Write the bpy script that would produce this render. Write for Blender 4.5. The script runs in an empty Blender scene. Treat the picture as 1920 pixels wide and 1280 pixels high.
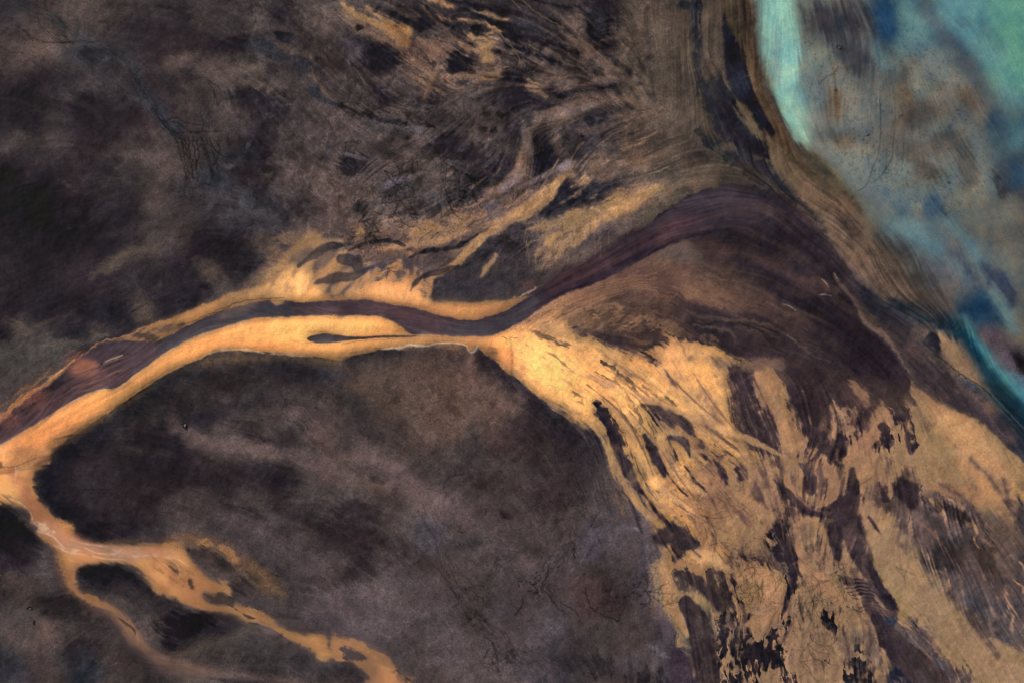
# Aerial view straight down on a glacial river delta: dark silt flats, a dark river between golden
# sandbanks, a golden delta and a turquoise lagoon.  1 survey unit = 0.3 m.
import bpy, math, random
import numpy as np
from mathutils import Vector

# ---------------------------------------------------------------- camera
SC = 0.3
scene = bpy.context.scene
cam_d = bpy.data.cameras.new('camera'); cam = bpy.data.objects.new('camera', cam_d)
scene.collection.objects.link(cam); scene.camera = cam
CAM_H = 520.0
cam.location = (0, 0, CAM_H); cam.rotation_euler = (0, 0, 0)
cam_d.sensor_fit = 'HORIZONTAL'; cam_d.sensor_width = 36.0
cam_d.lens = 36.0*CAM_H/(1920*SC)
cam_d.clip_start = 1.0; cam_d.clip_end = 6000.0
# ---------------------------------------------------------------- sky and sun (low evening sun through thin cloud)
SUN_EL, SUN_AZ = math.radians(27), math.radians(-52)       # azimuth from +Y, clockwise negative = from the upper left
world = bpy.data.worlds.new('World'); scene.world = world; world.use_nodes = True
nt = world.node_tree; bg = nt.nodes['Background']
sky = nt.nodes.new('ShaderNodeTexSky'); sky.sky_type = 'NISHITA'; sky.sun_disc = False
sky.sun_elevation = SUN_EL; sky.sun_rotation = SUN_AZ; sky.air_density = 1.0; sky.dust_density = 3.0
nt.links.new(sky.outputs[0], bg.inputs[0]); bg.inputs[1].default_value = 0.055
sun_d = bpy.data.lights.new('sun', 'SUN'); sun = bpy.data.objects.new('sun', sun_d); scene.collection.objects.link(sun)
sun_d.energy = 2.6; sun_d.angle = math.radians(3); sun_d.color = (1.0, 0.93, 0.84)
d_ = Vector((math.sin(SUN_AZ)*math.cos(SUN_EL), math.cos(SUN_AZ)*math.cos(SUN_EL), math.sin(SUN_EL)))
sun.rotation_euler = d_.to_track_quat('Z', 'Y').to_euler()
scene.view_settings.view_transform = 'Standard'; scene.view_settings.look = 'None'
scene.render.engine = 'CYCLES'
scene.view_settings.exposure = 1.4; scene.view_settings.gamma = 1.0; scene.view_settings.use_curve_mapping = False
SHEEN = 0.007
scene.cycles.filter_width = 1.1; scene.cycles.use_denoising = True; scene.cycles.denoising_input_passes = "RGB_ALBEDO_NORMAL"; scene.cycles.denoising_prefilter = "ACCURATE"
ILLUM = np.array([1.45, 1.41, 1.38], np.float32)     # light arriving on level ground at this exposure
# ---------------------------------------------------------------- survey raster (numpy)
# The delta is surveyed on a raster: 1 unit = one survey cell of SC metres.
import numpy as np, math
RS = 1.0                     # raster cells per survey unit
MX, MY = 150, 120             # survey margin around the photographed area
X0, Y0, X1, Y1 = -MX, -MY, 1920+MX, 1280+MY
W = int((X1-X0)*RS); H = int((Y1-Y0)*RS)
gx = (X0 + (np.arange(W)+0.5)/RS).astype(np.float32)
gy = (Y0 + (np.arange(H)+0.5)/RS).astype(np.float32)
GX, GY = np.meshgrid(gx, gy)

def bil(a, fx, fy):
    h, w = a.shape[:2]
    fx = np.clip(fx, 0, w-1.001); fy = np.clip(fy, 0, h-1.001)
    ix = fx.astype(np.int32); iy = fy.astype(np.int32)
    tx = fx-ix; ty = fy-iy
    if a.ndim == 3: tx = tx[..., None]; ty = ty[..., None]
    return (a[iy, ix]*(1-tx)+a[iy, ix+1]*tx)*(1-ty)+(a[iy+1, ix]*(1-tx)+a[iy+1, ix+1]*tx)*ty

def vnoise(scale, seed, x=None, y=None, sx=1.0, sy=1.0):
    """smooth value noise, about -1..1, feature size = scale survey units"""
    x = GX if x is None else x; y = GY if y is None else y
    r = np.random.RandomState(seed)
    nx = int((X1-X0+400)/scale/sx)+6; ny = int((Y1-Y0+400)/scale/sy)+6
    g = r.uniform(-1, 1, (ny, nx)).astype(np.float32)
    fx = (x-X0+200)/(scale*sx)+1; fy = (y-Y0+200)/(scale*sy)+1
    ix = np.floor(fx); iy = np.floor(fy)
    tx = fx-ix; ty = fy-iy
    tx = tx*tx*(3-2*tx); ty = ty*ty*(3-2*ty)
    return bil(g, ix+tx, iy+ty)

def fbm(scale, seed, octv=4, gain=0.5, x=None, y=None):
    o = 0; a = 1; t = 0
    for k in range(octv):
        o = o + a*vnoise(scale/2**k, seed+17*k, x, y); t += a; a *= gain
    return o/t*1.6

# ---- flow field -------------------------------------------------------------
FLOW = np.array([
(100,100,25),(300,80,10),(500,60,20),(600,150,35),(650,250,50),(100,400,-20),(300,450,-25),(250,560,-30),(300,250,60),(380,200,80),
(800,100,30),(950,80,20),(1100,80,40),(1150,150,45),(1050,200,-10),(1250,100,95),(1350,200,75),(1420,250,65),(1500,330,50),(1600,450,45),
(1700,580,45),(1850,720,50),(1900,850,50),(1450,100,90),(1480,250,75),(1600,200,95),(1650,300,90),(1750,150,60),(1850,250,55),(1850,450,60),
(1750,480,50),(50,770,-40),(150,710,-30),(250,670,-28),(400,600,-20),(520,580,-3),(650,580,3),(800,595,8),(900,610,-5),(1000,570,-38),
(1100,510,-30),(1200,460,-30),(1300,400,-20),(1400,380,8),(1500,430,45),(1560,520,55),(1650,650,50),(1100,560,-25),(1200,540,0),(1300,560,20),
(1400,600,30),(1500,640,28),(1600,700,35),(1300,480,5),(1450,480,30),(1450,560,35),(1000,680,35),(1100,680,35),(1150,760,55),(1200,850,65),
(1300,700,60),(1300,800,45),(1350,850,50),(1400,780,75),(1480,750,72),(1550,850,95),(1620,850,95),(1650,950,100),(1450,900,60),(1400,1000,70),
(1500,1050,80),(1600,1000,95),(1700,900,70),(1800,850,45),(1850,950,55),(1750,1050,60),(1850,1150,50),(1700,1150,60),(1550,1150,85),(1450,1150,95),
(1350,1150,80),(1600,1250,75),(1300,1050,70),(200,850,10),(400,750,20),(600,750,40),(800,750,50),(950,800,40),(1050,850,60),(500,850,15),
(700,900,30),(300,900,10),(800,1000,50),(900,1100,55),(1100,1000,70),(1150,1100,90),(1000,1200,50),(500,950,15),(600,1050,25),(50,1000,45),
(150,1030,25),(300,1060,30),(400,1120,40),(550,1180,20),(700,1230,35),(250,1180,55),(350,1240,15),(80,1150,-30),(200,1220,-30),(600,330,40),
(700,350,-45),(900,250,-50),(750,420,-30),(900,420,-35),(1000,380,-45),(1080,320,-45),(1150,330,-25),(1200,280,-35),(980,300,-75),(850,470,-40),
(1150,400,-30),(1700,420,50),(1720,700,48),(1800,640,55),(1250,430,-35),(1130,480,-32),(1350,360,-12),(580,620,0),(750,640,0),(950,660,30)], float)

def flow_field():
    cx = np.arange(X0, X1+12, 12.0); cy = np.arange(Y0, Y1+12, 12.0)
    A, B = np.meshgrid(cx, cy); u = 0; v = 0; s = 0
    for px, py, d in FLOW:
        w = 1/((A-px)**2+(B-py)**2+900)**1.6
        u = u+w*math.cos(math.radians(2*d)); v = v+w*math.sin(math.radians(2*d)); s = s+w
    u = u/s; v = v/s
    f = np.stack([u, v], -1).astype(np.float32)
    f = bil(f, (GX-X0)/12.0, (GY-Y0)/12.0)
    wob = 0.35*fbm(90, 5, 3)
    ang = 0.5*np.arctan2(f[..., 1], f[..., 0])+wob
    return np.cos(ang).astype(np.float32), np.sin(ang).astype(np.float32)

def lic(src, U, V, n, step):
    acc = src.copy(); cnt = 1
    IX, IY = np.meshgrid(np.arange(W, dtype=np.float32), np.arange(H, dtype=np.float32))
    for sgn in (1, -1):
        x = IX.copy(); y = IY.copy(); pu = U*sgn; pv = V*sgn
        for k in range(n):
            x = x+pu*step; y = y+pv*step
            xi = np.clip(x, 0, W-1).astype(np.int32); yi = np.clip(y, 0, H-1).astype(np.int32)
            nu = U[yi, xi]; nv = V[yi, xi]
            s = np.sign(nu*pu+nv*pv); s[s == 0] = 1
            pu = nu*s; pv = nv*s
            acc += src[yi, xi]; cnt += 1
    a = acc/cnt
    return (a-a.mean())/a.std()

def blur(a, r):
    """separable box blur x2, r in raster cells"""
    r = max(1, int(r))
    for _ in range(2):
        for ax in (0, 1):
            p = [(0, 0)]*a.ndim; p[ax] = (r+1, r)
            c = np.cumsum(np.pad(a, p, mode='edge'), axis=ax, dtype=np.float64)
            n = a.shape[ax]
            a = ((np.take(c, np.arange(2*r+1, 2*r+1+n), ax)-np.take(c, np.arange(0, n), ax))/(2*r+1)).astype(np.float32)
    return a

U, V = flow_field()
rng = np.random.RandomState(3)
_w = rng.normal(size=(H, W)).astype(np.float32)
LICF = lic(_w, U, V, 18, 1.0)                       # fine streaks
LICM = lic(blur(_w, 1), U, V, 26, 1.6)              # medium streaks
def soft(a): return (a*2+np.roll(a, 1, 0)+np.roll(a, -1, 0)+np.roll(a, 1, 1)+np.roll(a, -1, 1))/6*1.15
LICM = soft(soft(LICM)); LICF = soft(LICF)
LICC = lic(blur(rng.normal(size=(H, W)).astype(np.float32), 5), U, V, 34, 3.5)   # broad bands
def grain(r, seed):
    a = blur(np.random.RandomState(seed).normal(size=(H, W)).astype(np.float32), r); return a/a.std()
F14 = (.32*grain(5, 61)+.2*grain(3, 62)+.18*grain(8, 63)).astype(np.float32); F6 = (.3*grain(2, 91)+.25*grain(1, 92)).astype(np.float32)
F40 = fbm(40, 31, 3); F90 = fbm(90, 131, 4)
EDGE = 0.25*LICM+0.65*F14+0.4*F6+0.3*F40                            # edge roughness, feathered along the current
EDGE2 = 0.38*LICM+0.22*LICF+0.65*F6+1.0*F14+0.3*LICC

# ---- painting ---------------------------------------------------------------
C = None     # colour raster (display sRGB 0..255)
HGT = np.zeros((H, W), np.float32)
REG = np.zeros((H, W), np.uint8)
Z = (0, 0, 1.0)
ZO = {0: (0, 0, 1.0)}
for _r in range(3):
    for _c in range(3):
        ZO[1+_r*3+_c] = (640*_c, (0, 427, 854)[_r], 3.0)
def zone(n):
    global Z
    Z = ZO[n]
def hexc(s):
    if isinstance(s, str):
        if len(s) == 1: return np.array(PAL[s], np.float32)
        return np.array([int(s[i:i+2], 16) for i in (0, 2, 4)], np.float32)
    return np.array(s, np.float32)
def smooth(pts, closed, sub=5):
    p = np.array(pts, float); n = len(p)
    if n < 3: return p
    out = []
    rngi = range(n) if closed else range(n-1)
    for i in rngi:
        if closed: p0, p1, p2, p3 = p[(i-1) % n], p[i], p[(i+1) % n], p[(i+2) % n]
        else: p0, p1, p2, p3 = p[max(i-1, 0)], p[i], p[i+1], p[min(i+2, n-1)]
        for k in range(sub):
            t = k/sub
            out.append(0.5*((2*p1)+(-p0+p2)*t+(2*p0-5*p1+4*p2-p3)*t*t+(-p0+3*p1-3*p2+p3)*t**3))
    if not closed: out.append(p[-1])
    return np.array(out)
def window(x0, y0, x1, y1, pad):
    a = int(max(0, (x0-pad-X0)*RS)); b = int(min(W, (x1+pad-X0)*RS+1))
    c = int(max(0, (y0-pad-Y0)*RS)); d = int(min(H, (y1+pad-Y0)*RS+1))
    return slice(c, d), slice(a, b)
def seg_sdf(q, X, Y, closed, w=None):
    """signed distance (negative inside) to polygon, or distance minus width to polyline"""
    n = len(q); best = np.full(X.shape, 1e9, np.float32)
    ins = np.zeros(X.shape, bool) if closed else None
    m = n if closed else n-1
    for i in range(m):
        ax, ay = q[i]; bx, by = q[(i+1) % n]
        dx, dy = bx-ax, by-ay; L = dx*dx+dy*dy+1e-9
        t = np.clip(((X-ax)*dx+(Y-ay)*dy)/L, 0, 1)
        d = np.hypot(X-ax-t*dx, Y-ay-t*dy)
        if w is not None: d = d-(w[i]*(1-t)+w[(i+1) % n]*t)
        best = np.minimum(best, d)
        if closed and ay != by:
            c = ((ay > Y) != (by > Y)) & (X < dx*(Y-ay)/dy+ax)
            ins ^= c
    return np.where(ins, -best, best) if closed else best
def sdf(pts, closed, pad, w=None, coarse=True):
    x0, y0 = pts.min(0); x1, y1 = pts.max(0)
    sy, sx = window(x0, y0, x1, y1, pad)
    if sy.stop-sy.start < 2 or sx.stop-sx.start < 2: return None
    X = GX[sy, sx]; Y = GY[sy, sx]
    if coarse and X.size > 3000:
        st = 3 if X.size > 40000 else 2
        xs = X[0, ::st]; ys = Y[::st, 0]
        xs = np.append(xs, xs[-1]+st/RS); ys = np.append(ys, ys[-1]+st/RS)
        A, B = np.meshgrid(xs, ys)
        s = seg_sdf(pts, A, B, closed, w).astype(np.float32)
        fx = (X-X[0, 0])*RS/st; fy = (Y-Y[0, 0])*RS/st
        s = bil(s, fx, fy)
    else: s = seg_sdf(pts, X, Y, closed, w)
    return sy, sx, s
def comp(sy, sx, m, col, col2=None, tex=0.5, reg=None, dh=0.0):
    global C
    c = hexc(col)
    if col2 is not None:
        t = np.clip(0.5+tex*(0.30*LICC[sy, sx]+0.10*LICM[sy, sx]+0.35*F14[sy, sx])+0.75*F40[sy, sx]+0.5*F90[sy, sx], 0, 1)[..., None]
        c = c*(1-t)+hexc(col2)*t
    C[sy, sx] = C[sy, sx]*(1-m[..., None])+c*m[..., None]
    if dh: HGT[sy, sx] += dh*m
    if reg is not None: REG[sy, sx][m > 0.5] = reg
def ef(kind, sy, sx):
    return (EDGE if kind == 0 else EDGE2 if kind == 1 else F14 if kind == 2 else F40 if kind == 3 else LICC if kind == 4 else F6)[sy, sx]
def P(col, pts, a=1.0, f=2.0, r=1.5, e=0, c2=None, reg=None, dh=0.0, sm=True, op='n', tex=.5):
    """filled patch. f feather, r edge roughness (survey units), e edge noise kind"""
    ox, oy, k = Z
    q = np.array([(ox+x/k, oy+y/k) for x, y in pts])
    if sm: q = smooth(q, True, 4)
    got = sdf(q, True, 3*f+3*r+4, coarse=True)
    if got is None: return
    sy, sx, s = got
    m = 1/(1+np.exp(np.clip((s+r*ef(e, sy, sx))/(0.35*f), -30, 30)))*a
    comp(sy, sx, m, col, c2, tex, reg, dh)
def S(col, pts, w, a=1.0, f=1.5, r=1.0, e=0, c2=None, reg=None, dh=0.0, sm=True, tex=.5):
    """band along a line; w half-width(s)"""
    ox, oy, k = Z
    q = np.array([(ox+p[0]/k, oy+p[1]/k) for p in pts])
    if np.isscalar(w): w = [w]*len(pts)
    w = np.interp(np.linspace(0, 1, len(pts)), np.linspace(0, 1, len(w)), w)/k
    if sm and len(pts) > 2:
        qq = smooth(np.column_stack([q, w]), False, 4); q = qq[:, :2]; w = np.maximum(qq[:, 2], 0)
    got = sdf(q, False, w.max()+3*f+3*r+3, w, coarse=w.max() > 3)
    if got is None: return
    sy, sx, s = got
    m = 1/(1+np.exp(np.clip((s+r*ef(e, sy, sx))/(0.35*f), -30, 30)))*a
    comp(sy, sx, m, col, c2, tex, reg, dh)
def B(col, bl, a=0.6, n=0.35, e=3, c2=None):
    """soft patches (x,y,rx,ry,angle)"""
    ox, oy, k = Z
    for b in bl:
        if b[2] <= 0: continue
        x, y, rx, ry = b[:4]; an = math.radians(b[4] if len(b) > 4 else 0); al = b[5] if len(b) > 5 else a
        x = ox+x/k; y = oy+y/k; rx /= k; ry /= k
        R = max(rx, ry)*1.9
        sy, sx = window(x-R, y-R, x+R, y+R, 0)
        if sy.stop <= sy.start or sx.stop <= sx.start: continue
        X = GX[sy, sx]-x; Y = GY[sy, sx]-y
        u = (X*math.cos(an)+Y*math.sin(an))/rx; v = (-X*math.sin(an)+Y*math.cos(an))/ry
        d = np.sqrt(u*u+v*v)+n*ef(e, sy, sx)+0.12*LICM[sy, sx]
        t = np.clip(1.45-d, 0, 1); m = t*t*(3-2*t)*al
        comp(sy, sx, m, col, c2)
RILLS = []
def lines(col, paths, w=1.0, a=0.8, dh=0.0):
    RILLS.append((col, paths, w, a, dh))             # rills are the youngest marks: cut last
def cut_rills(col, paths, w=1.0, a=0.8, dh=0.0):
    """thin lines given in survey units; list of arrays"""
    al = np.concatenate([np.asarray(p, float)[:, :2] for p in paths])
    sy, sx = window(*al.min(0), *al.max(0), 8)
    hh, wd = sy.stop-sy.start, sx.stop-sx.start
    if hh < 4 or wd < 4: return
    M = np.zeros((hh, wd), np.float32)
    for p in paths:
        p = np.asarray(p, float)
        if len(p) < 2: continue
        d = np.hypot(*np.diff(p[:, :2], axis=0).T); t = np.concatenate([[0], np.cumsum(d)])
        n = max(2, int(t[-1]*RS*2)); tt = np.linspace(0, t[-1], n)
        x = (np.interp(tt, t, p[:, 0])-X0)*RS-0.5-sx.start; y = (np.interp(tt, t, p[:, 1])-Y0)*RS-0.5-sy.start
        ww = (np.interp(tt, t, p[:, 2]) if p.shape[1] > 2 else np.ones(n))*w*RS
        R = int(math.ceil(ww.max()+1))
        for i in range(-R, R+1):
            for j in range(-R, R+1):
                xi = np.round(x).astype(int)+i; yi = np.round(y).astype(int)+j
                ok = (xi >= 0) & (xi < wd) & (yi >= 0) & (yi < hh)
                dd = np.hypot(xi-x, yi-y); v = np.clip(ww*0.5+0.6-dd, 0, 1)*np.minimum(1, ww+0.25)
                np.maximum.at(M, (yi[ok], xi[ok]), v[ok].astype(np.float32))
    M = M*.6+blur(M, 1)*.55
    m = (M*a)[..., None]; cc = hexc(col)
    if cc.mean() < 62: C[sy, sx] = C[sy, sx]*(1-.52*m)          # a wet rill darkens whatever it crosses
    else: C[sy, sx] = C[sy, sx]*(1-m)+cc*m
    if dh: HGT[sy, sx] += dh*M
LATE = []
def SR(*a, **k): LATE.append((Z, a, k))       # foam and pale rims lie on top of everything
_lr = np.random.RandomState(77)
def wob_path(pts, amp=2.0, w=(1, 1), step=4.0):
    """line through pts (zoomed coordinates) with a natural wobble"""
    ox, oy, k = Z
    q = np.array([(ox+p[0]/k, oy+p[1]/k) for p in pts])
    q = smooth(q, False, 6) if len(q) > 2 else q
    d = np.hypot(*np.diff(q, axis=0).T); t = np.concatenate([[0], np.cumsum(d)])
    n = max(3, int(t[-1]/step)); tt = np.linspace(0, t[-1], n)
    x = np.interp(tt, t, q[:, 0]); y = np.interp(tt, t, q[:, 1])
    j = _lr.normal(size=(n, 2))*amp; j[0] = j[-1] = 0
    return np.column_stack([x+j[:, 0], y+j[:, 1], np.linspace(w[0], w[1], n)*_lr.uniform(.6, 1.2, n)])
def L(col, pts, w=1.0, a=0.8, amp=1.0, taper=(1, 1), dh=0.0):
    lines(col, [wob_path(pts, amp, taper)], w, a, dh)
def grow(x, y, ang, ln, w, depth, spread=0.6, wig=0.25, out=None, step=3.0, pb=0.12):
    p = [(x, y, w)]; n = int(ln/step)
    for i in range(n):
        ang += _lr.normal()*wig*.7; x += math.cos(ang)*step; y += math.sin(ang)*step
        p.append((x, y, w*(1-0.75*i/max(n, 1))))
        if depth > 0 and _lr.rand() < pb:
            grow(x, y, ang+_lr.choice([-1, 1])*spread*_lr.uniform(.6, 1.3), ln*(1-i/n)*_lr.uniform(.35, .8), w*.75, depth-1, spread, wig, out, step, pb)
    out.append(p)
def tree(col, x, y, deg, ln, n=1, fan=30, w=1.2, a=0.7, depth=2, spread=0.55, wig=0.2, pb=0.12):
    """branching rills from a point"""
    ox, oy, k = Z; out = []
    for i in range(n):
        d = deg+(fan*(2*i/(n-1)-1) if n > 1 else 0)+_lr.normal()*4
        grow(ox+x/k, oy+y/k, math.radians(d), ln/k*_lr.uniform(.75, 1.15), 1.0, depth, spread, wig, out, pb=pb)
    lines(col, out, w, a)
def braid(col, pts, n=6, wid=12, w=1.2, a=0.6, amp=3):
    """interlaced rills following a line"""
    ox, oy, k = Z
    q = np.array([(ox+p[0]/k, oy+p[1]/k) for p in pts]); q = smooth(q, False, 6)
    d = np.hypot(*np.diff(q, axis=0).T); t = np.concatenate([[0], np.cumsum(d)])
    N = max(6, int(t[-1]/4)); tt = np.linspace(0, t[-1], N)
    x = np.interp(tt, t, q[:, 0]); y = np.interp(tt, t, q[:, 1])
    tx = np.gradient(x); ty = np.gradient(y); l = np.hypot(tx, ty)+1e-6
    out = []
    for i in range(n):
        s = np.cumsum(_lr.normal(size=N))*amp*0.5; s -= np.linspace(s[0], s[-1], N)*_lr.uniform(0, 1)
        s = wid/k*np.sin(s/(wid/k)+_lr.uniform(0, 6))
        s0 = _lr.randint(0, max(1, N//3)); s1 = N-_lr.randint(0, max(1, N//4))
        out.append(np.column_stack([x-ty/l*s, y+tx/l*s, _lr.uniform(.5, 1.3, N)])[s0:s1])
    lines(col, out[:max(3, int(n*.7))], w*.85, a*.62)
def strands(pts, n, ln, w, cols, a=0.6, f=2.0, r=1.5, e=2, jit=.12):
    """lens-shaped strands of silt drawn out along the current inside a patch"""
    ox, oy, k = Z
    q = np.array([(ox+x/k, oy+y/k) for x, y in pts]); x0, y0 = q.min(0); x1, y1 = q.max(0)
    zs = Z; zone(0); made = 0; tries = 0
    while made < n and tries < n*20:
        tries += 1
        x = _lr.uniform(x0, x1); y = _lr.uniform(y0, y1)
        if seg_sdf(q, np.array([[x]]), np.array([[y]]), True)[0, 0] > 0: continue
        made += 1; L_ = _lr.uniform(*ln); st = 7.0; p = []
        i = int(np.clip((x-X0)*RS, 0, W-1)); j = int(np.clip((y-Y0)*RS, 0, H-1))
        du, dv = U[j, i], V[j, i]
        for _ in range(max(3, int(L_/st))):
            p.append((x, y))
            i = int(np.clip((x-X0)*RS, 0, W-1)); j = int(np.clip((y-Y0)*RS, 0, H-1))
            nu, nv = U[j, i], V[j, i]
            if nu*du+nv*dv < 0: nu, nv = -nu, -nv
            du, dv = nu, nv; an = math.atan2(dv, du)+_lr.normal()*jit
            x += math.cos(an)*st; y += math.sin(an)*st
        ww = _lr.uniform(*w); m = len(p)
        S(cols[made % len(cols)], p, [max(.3, ww*math.sin(math.pi*(t+.5)/m)) for t in range(m)], a=a*_lr.uniform(.5, 1.1), f=f, r=r, e=e)
    zone([z for z in ZO if ZO[z] == zs][0])
def worley(sc, seed, wxx=0, wyy=0):
    """distance between the two nearest drying centres: 0 on the borders between cells"""
    fx = (GX+wxx)/sc; fy = (GY+wyy)/sc; ix = np.floor(fx).astype(np.int32); iy = np.floor(fy).astype(np.int32)
    r = np.random.RandomState(seed).rand(97, 101, 2).astype(np.float32)
    f1 = np.full(GX.shape, 9, np.float32); f2 = f1.copy()
    for a in (-1, 0, 1):
        for b in (-1, 0, 1):
            c = r[(iy+b) % 97, (ix+a) % 101]
            d = np.hypot(ix+a+c[..., 0]-fx, iy+b+c[..., 1]-fy)
            f2 = np.minimum(f2, np.maximum(f1, d)); f1 = np.minimum(f1, d)
    return f2-f1
def speck(col, pts, thr, a=0.8, f=3.0, kind=1, sharp=4.0):
    """scattered flecks inside a patch, where the current-aligned noise exceeds thr"""
    ox, oy, k = Z
    q = smooth(np.array([(ox+x/k, oy+y/k) for x, y in pts]), True, 4)
    got = sdf(q, True, 3*f)
    if got is None: return
    sy, sx, s = got
    m = 1/(1+np.exp(np.clip(s/(0.35*f), -30, 30)))
    e = ef(kind, sy, sx); e = (e-e.mean())/e.std()
    comp(sy, sx, m*a/(1+np.exp(np.clip(-(e-thr)*sharp, -30, 30))), col)
PAL = {'a': (25,23,27), 'b': (34,31,35), 'c': (42,37,41), 'n': (46,38,40), 'e': (51,46,47), 'f': (63,56,54), 'g': (75,66,61), 'h': (85,74,65),
'i': (94,80,68), 'j': (106,88,71), 'k': (60,57,59), 'm': (45,46,50), 'l': (80,75,75), 'o': (124,101,76), 'p': (146,119,84), 'q': (176,138,90),
'r': (205,160,98), 's': (225,168,94), 't': (238,184,106), 'v': (74,58,54), 'w': (88,72,62),
'T': (152,200,178), 'U': (125,170,158), 'V': (92,136,137), 'W': (112,121,117), 'X': (86,91,91), 'Y': (106,101,92), 'Z': (62,72,82),
'B': (38,62,84), 'G': (86,144,128), 'H': (126,142,136), 'I': (80,82,80), 'O': (62,92,104)}
BASE = """
e f h f e e f f e h  g g g e e e f c e g  i i T U X X O V V G
g h k e n n c e e f  e e g f h e f e g i  i m T T W Z X O V G
c c e e e e h h f f  f g g h g e g h e h  i i T H Y X Y W X G
b e c c n f f e f g  g e g f f e f g h h  j m h T Y Y W Y Y O
e f n n g f f c f g  g f g f f e f e h h  j i m H Y W Y Y I O
c b n e g f m c g h  g f h e e f c f g h  o f j i H W W X X Z
a a b c f f k k f h  h h f f l f f f h h  n n c o i W O W X m
b a b c f c b e h h  h h h i e e j i v n  n n n j Y W W O X Y
b b c e e c f g g f  f h i f e e g g n v  w w n n j i Y X O X
c b b b f c g f c c  f f n f f m n p q w  q w v n n j g Y B Z
f f e c n c f f f f  f f f f m m f s v v  q v v n n c j e O f
g g n n f f g g e e  f f w w e c t t t s  s q n v n n p o Z O
g n n f f c c e f f  f w w w w w e t t s  s q v c v c q p e V
f f c c c c g g f w  f f w f f e e e q e  r v q e e q q r q e
f c c c c c e f f g  h w f f f f e c g r  s r v q c e p i q r
f c c c e f e f e g  f g h g f f f e g q  r q q v e n o f p r
b g e e f g f f f e  c g l g f f f l g e  q r p f g n p g f o
c g g e e g h g f f  c f g g g g l f f g  s o e i o c p j e g
f f e g e f g f g f  g g g g g g g v f q  e q q j p c o p f k
g g f f g c c g g g  g g f g g k k f g k  k r q p p f m p p g
k g m f e h g f f f  g g g g g k k f f k  k q c q p c m m p o
"""
def base():
    rows = [r.replace(' ', '') for r in BASE.strip().split('\n')]
    assert len(rows) == 21 and all(len(r) == 30 for r in rows), [len(r) for r in rows]
    g = np.array([[PAL[c] for c in r] for r in rows], np.float32)
    g = np.pad(g, ((4, 4), (4, 4), (0, 0)), mode='edge')
    # warped, smooth lookup
    wx = 18*F90+9*F40+4*LICC; wy = 15*fbm(90, 231, 4)+7*fbm(40, 331, 3)
    fx = (GX+wx)/64.0-0.5+4; fy = (GY+wy)/(1280/21)-0.5+4
    ix = np.floor(fx); iy = np.floor(fy); tx = fx-ix; ty = fy-iy
    tx = tx*tx*(3-2*tx)*.6+tx*.4; ty = ty*ty*(3-2*ty)*.6+ty*.4
    return bil(g, ix+tx, iy+ty)
C = base()
# ================================================================ zone 1 : dark flats, upper left
zone(1)
B((86,75,67), [(1000,350,120,45,-15,.7),(820,880,220,70,20,.5),(930,930,80,60,60,.6),(880,1100,60,100,20,.5),(1260,410,180,70,10,.6),(420,70,170,60,5,.5),
        (1840,1100,110,90,0,.6),(1280,620,90,60,0,.3),(1060,560,90,60,-30,.4),(100,800,80,60,-30,.35),(230,180,160,50,25,.35),(700,850,120,50,15,.4)])
B('a', [(100,1150,200,160,0,.8),(60,1000,120,90,0,.4),(480,570,90,60,10,.5),(200,560,170,70,20,.35),(1350,240,70,45,0,.7),(560,300,90,35,0,.6),
        (1550,80,70,35,0,.4),(1060,100,40,25,0,.5),(1450,880,120,70,30,.4),(1030,525,22,18,0,.4),(200,1230,110,60,0,.7),(1530,390,50,30,0,.35)])
B('n', [(850,170,230,90,5,.7),(820,260,120,50,0,.6),(620,700,180,80,0,.6),(470,930,160,90,0,.5),(700,800,200,50,0,.5),(1600,640,180,60,0,.3),
        (170,860,120,60,0,.4),(1000,150,120,60,10,.5),(920,480,90,80,0,.4),(1350,1030,60,30,0,.6)], c2='c')
B('c', [(1470,560,180,60,10,.6),(1500,620,120,40,0,.5),(1800,370,60,60,0,.5),(1260,1150,120,60,-40,.4),(1700,1150,90,90,0,.3),(420,420,120,60,0,.3),(1500,440,60,30,0,.4)])
B('m', [(1500,260,80,40,10,.6),(1540,310,80,20,5,.7),(1070,1040,120,60,-20,.4),(320,110,100,25,48,.6),(770,440,35,110,-20,.6),(860,600,110,45,45,.75),(960,720,80,40,45,.6),
        (560,310,80,30,-15,.5),(740,310,120,40,10,.4),(40,60,80,60,0,.4),(150,20,100,30,20,.5),(1380,880,80,50,0,.4),(1780,520,40,50,0,.8),(1700,370,60,40,40,.7),(1850,570,70,25,20,.7)])
P('a', [(1548,185),(1600,178),(1650,200),(1640,235),(1600,232),(1560,215)], f=3, r=1.5)
S('i', [(540,160),(620,120),(720,70)], [2,10,2], a=.25, f=6)
S('h', [(1180,120),(1240,160),(1330,185),(1450,165),(1560,150),(1700,200)], [2,12,5,8,12,2], a=.6, f=5, r=2)
S('j', [(1540,240),(1620,270),(1700,300),(1760,330)], [3,18,14,3], a=.45, f=5, r=2)
S('j', [(1740,420),(1800,480),(1850,545),(1919,590)], [3,10,8,6], a=.6, f=3, r=2)
S('m', [(1200,125),(1250,160),(1300,180)], [1,12,2], a=.7, f=3)
S('g', [(1740,470),(1650,440),(1500,480),(1400,470)], [20,16,10,2], a=.35, f=8)
S('l', [(1240,290),(1180,350),(1400,300)], [2,4,2], a=.15, f=6)
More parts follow.
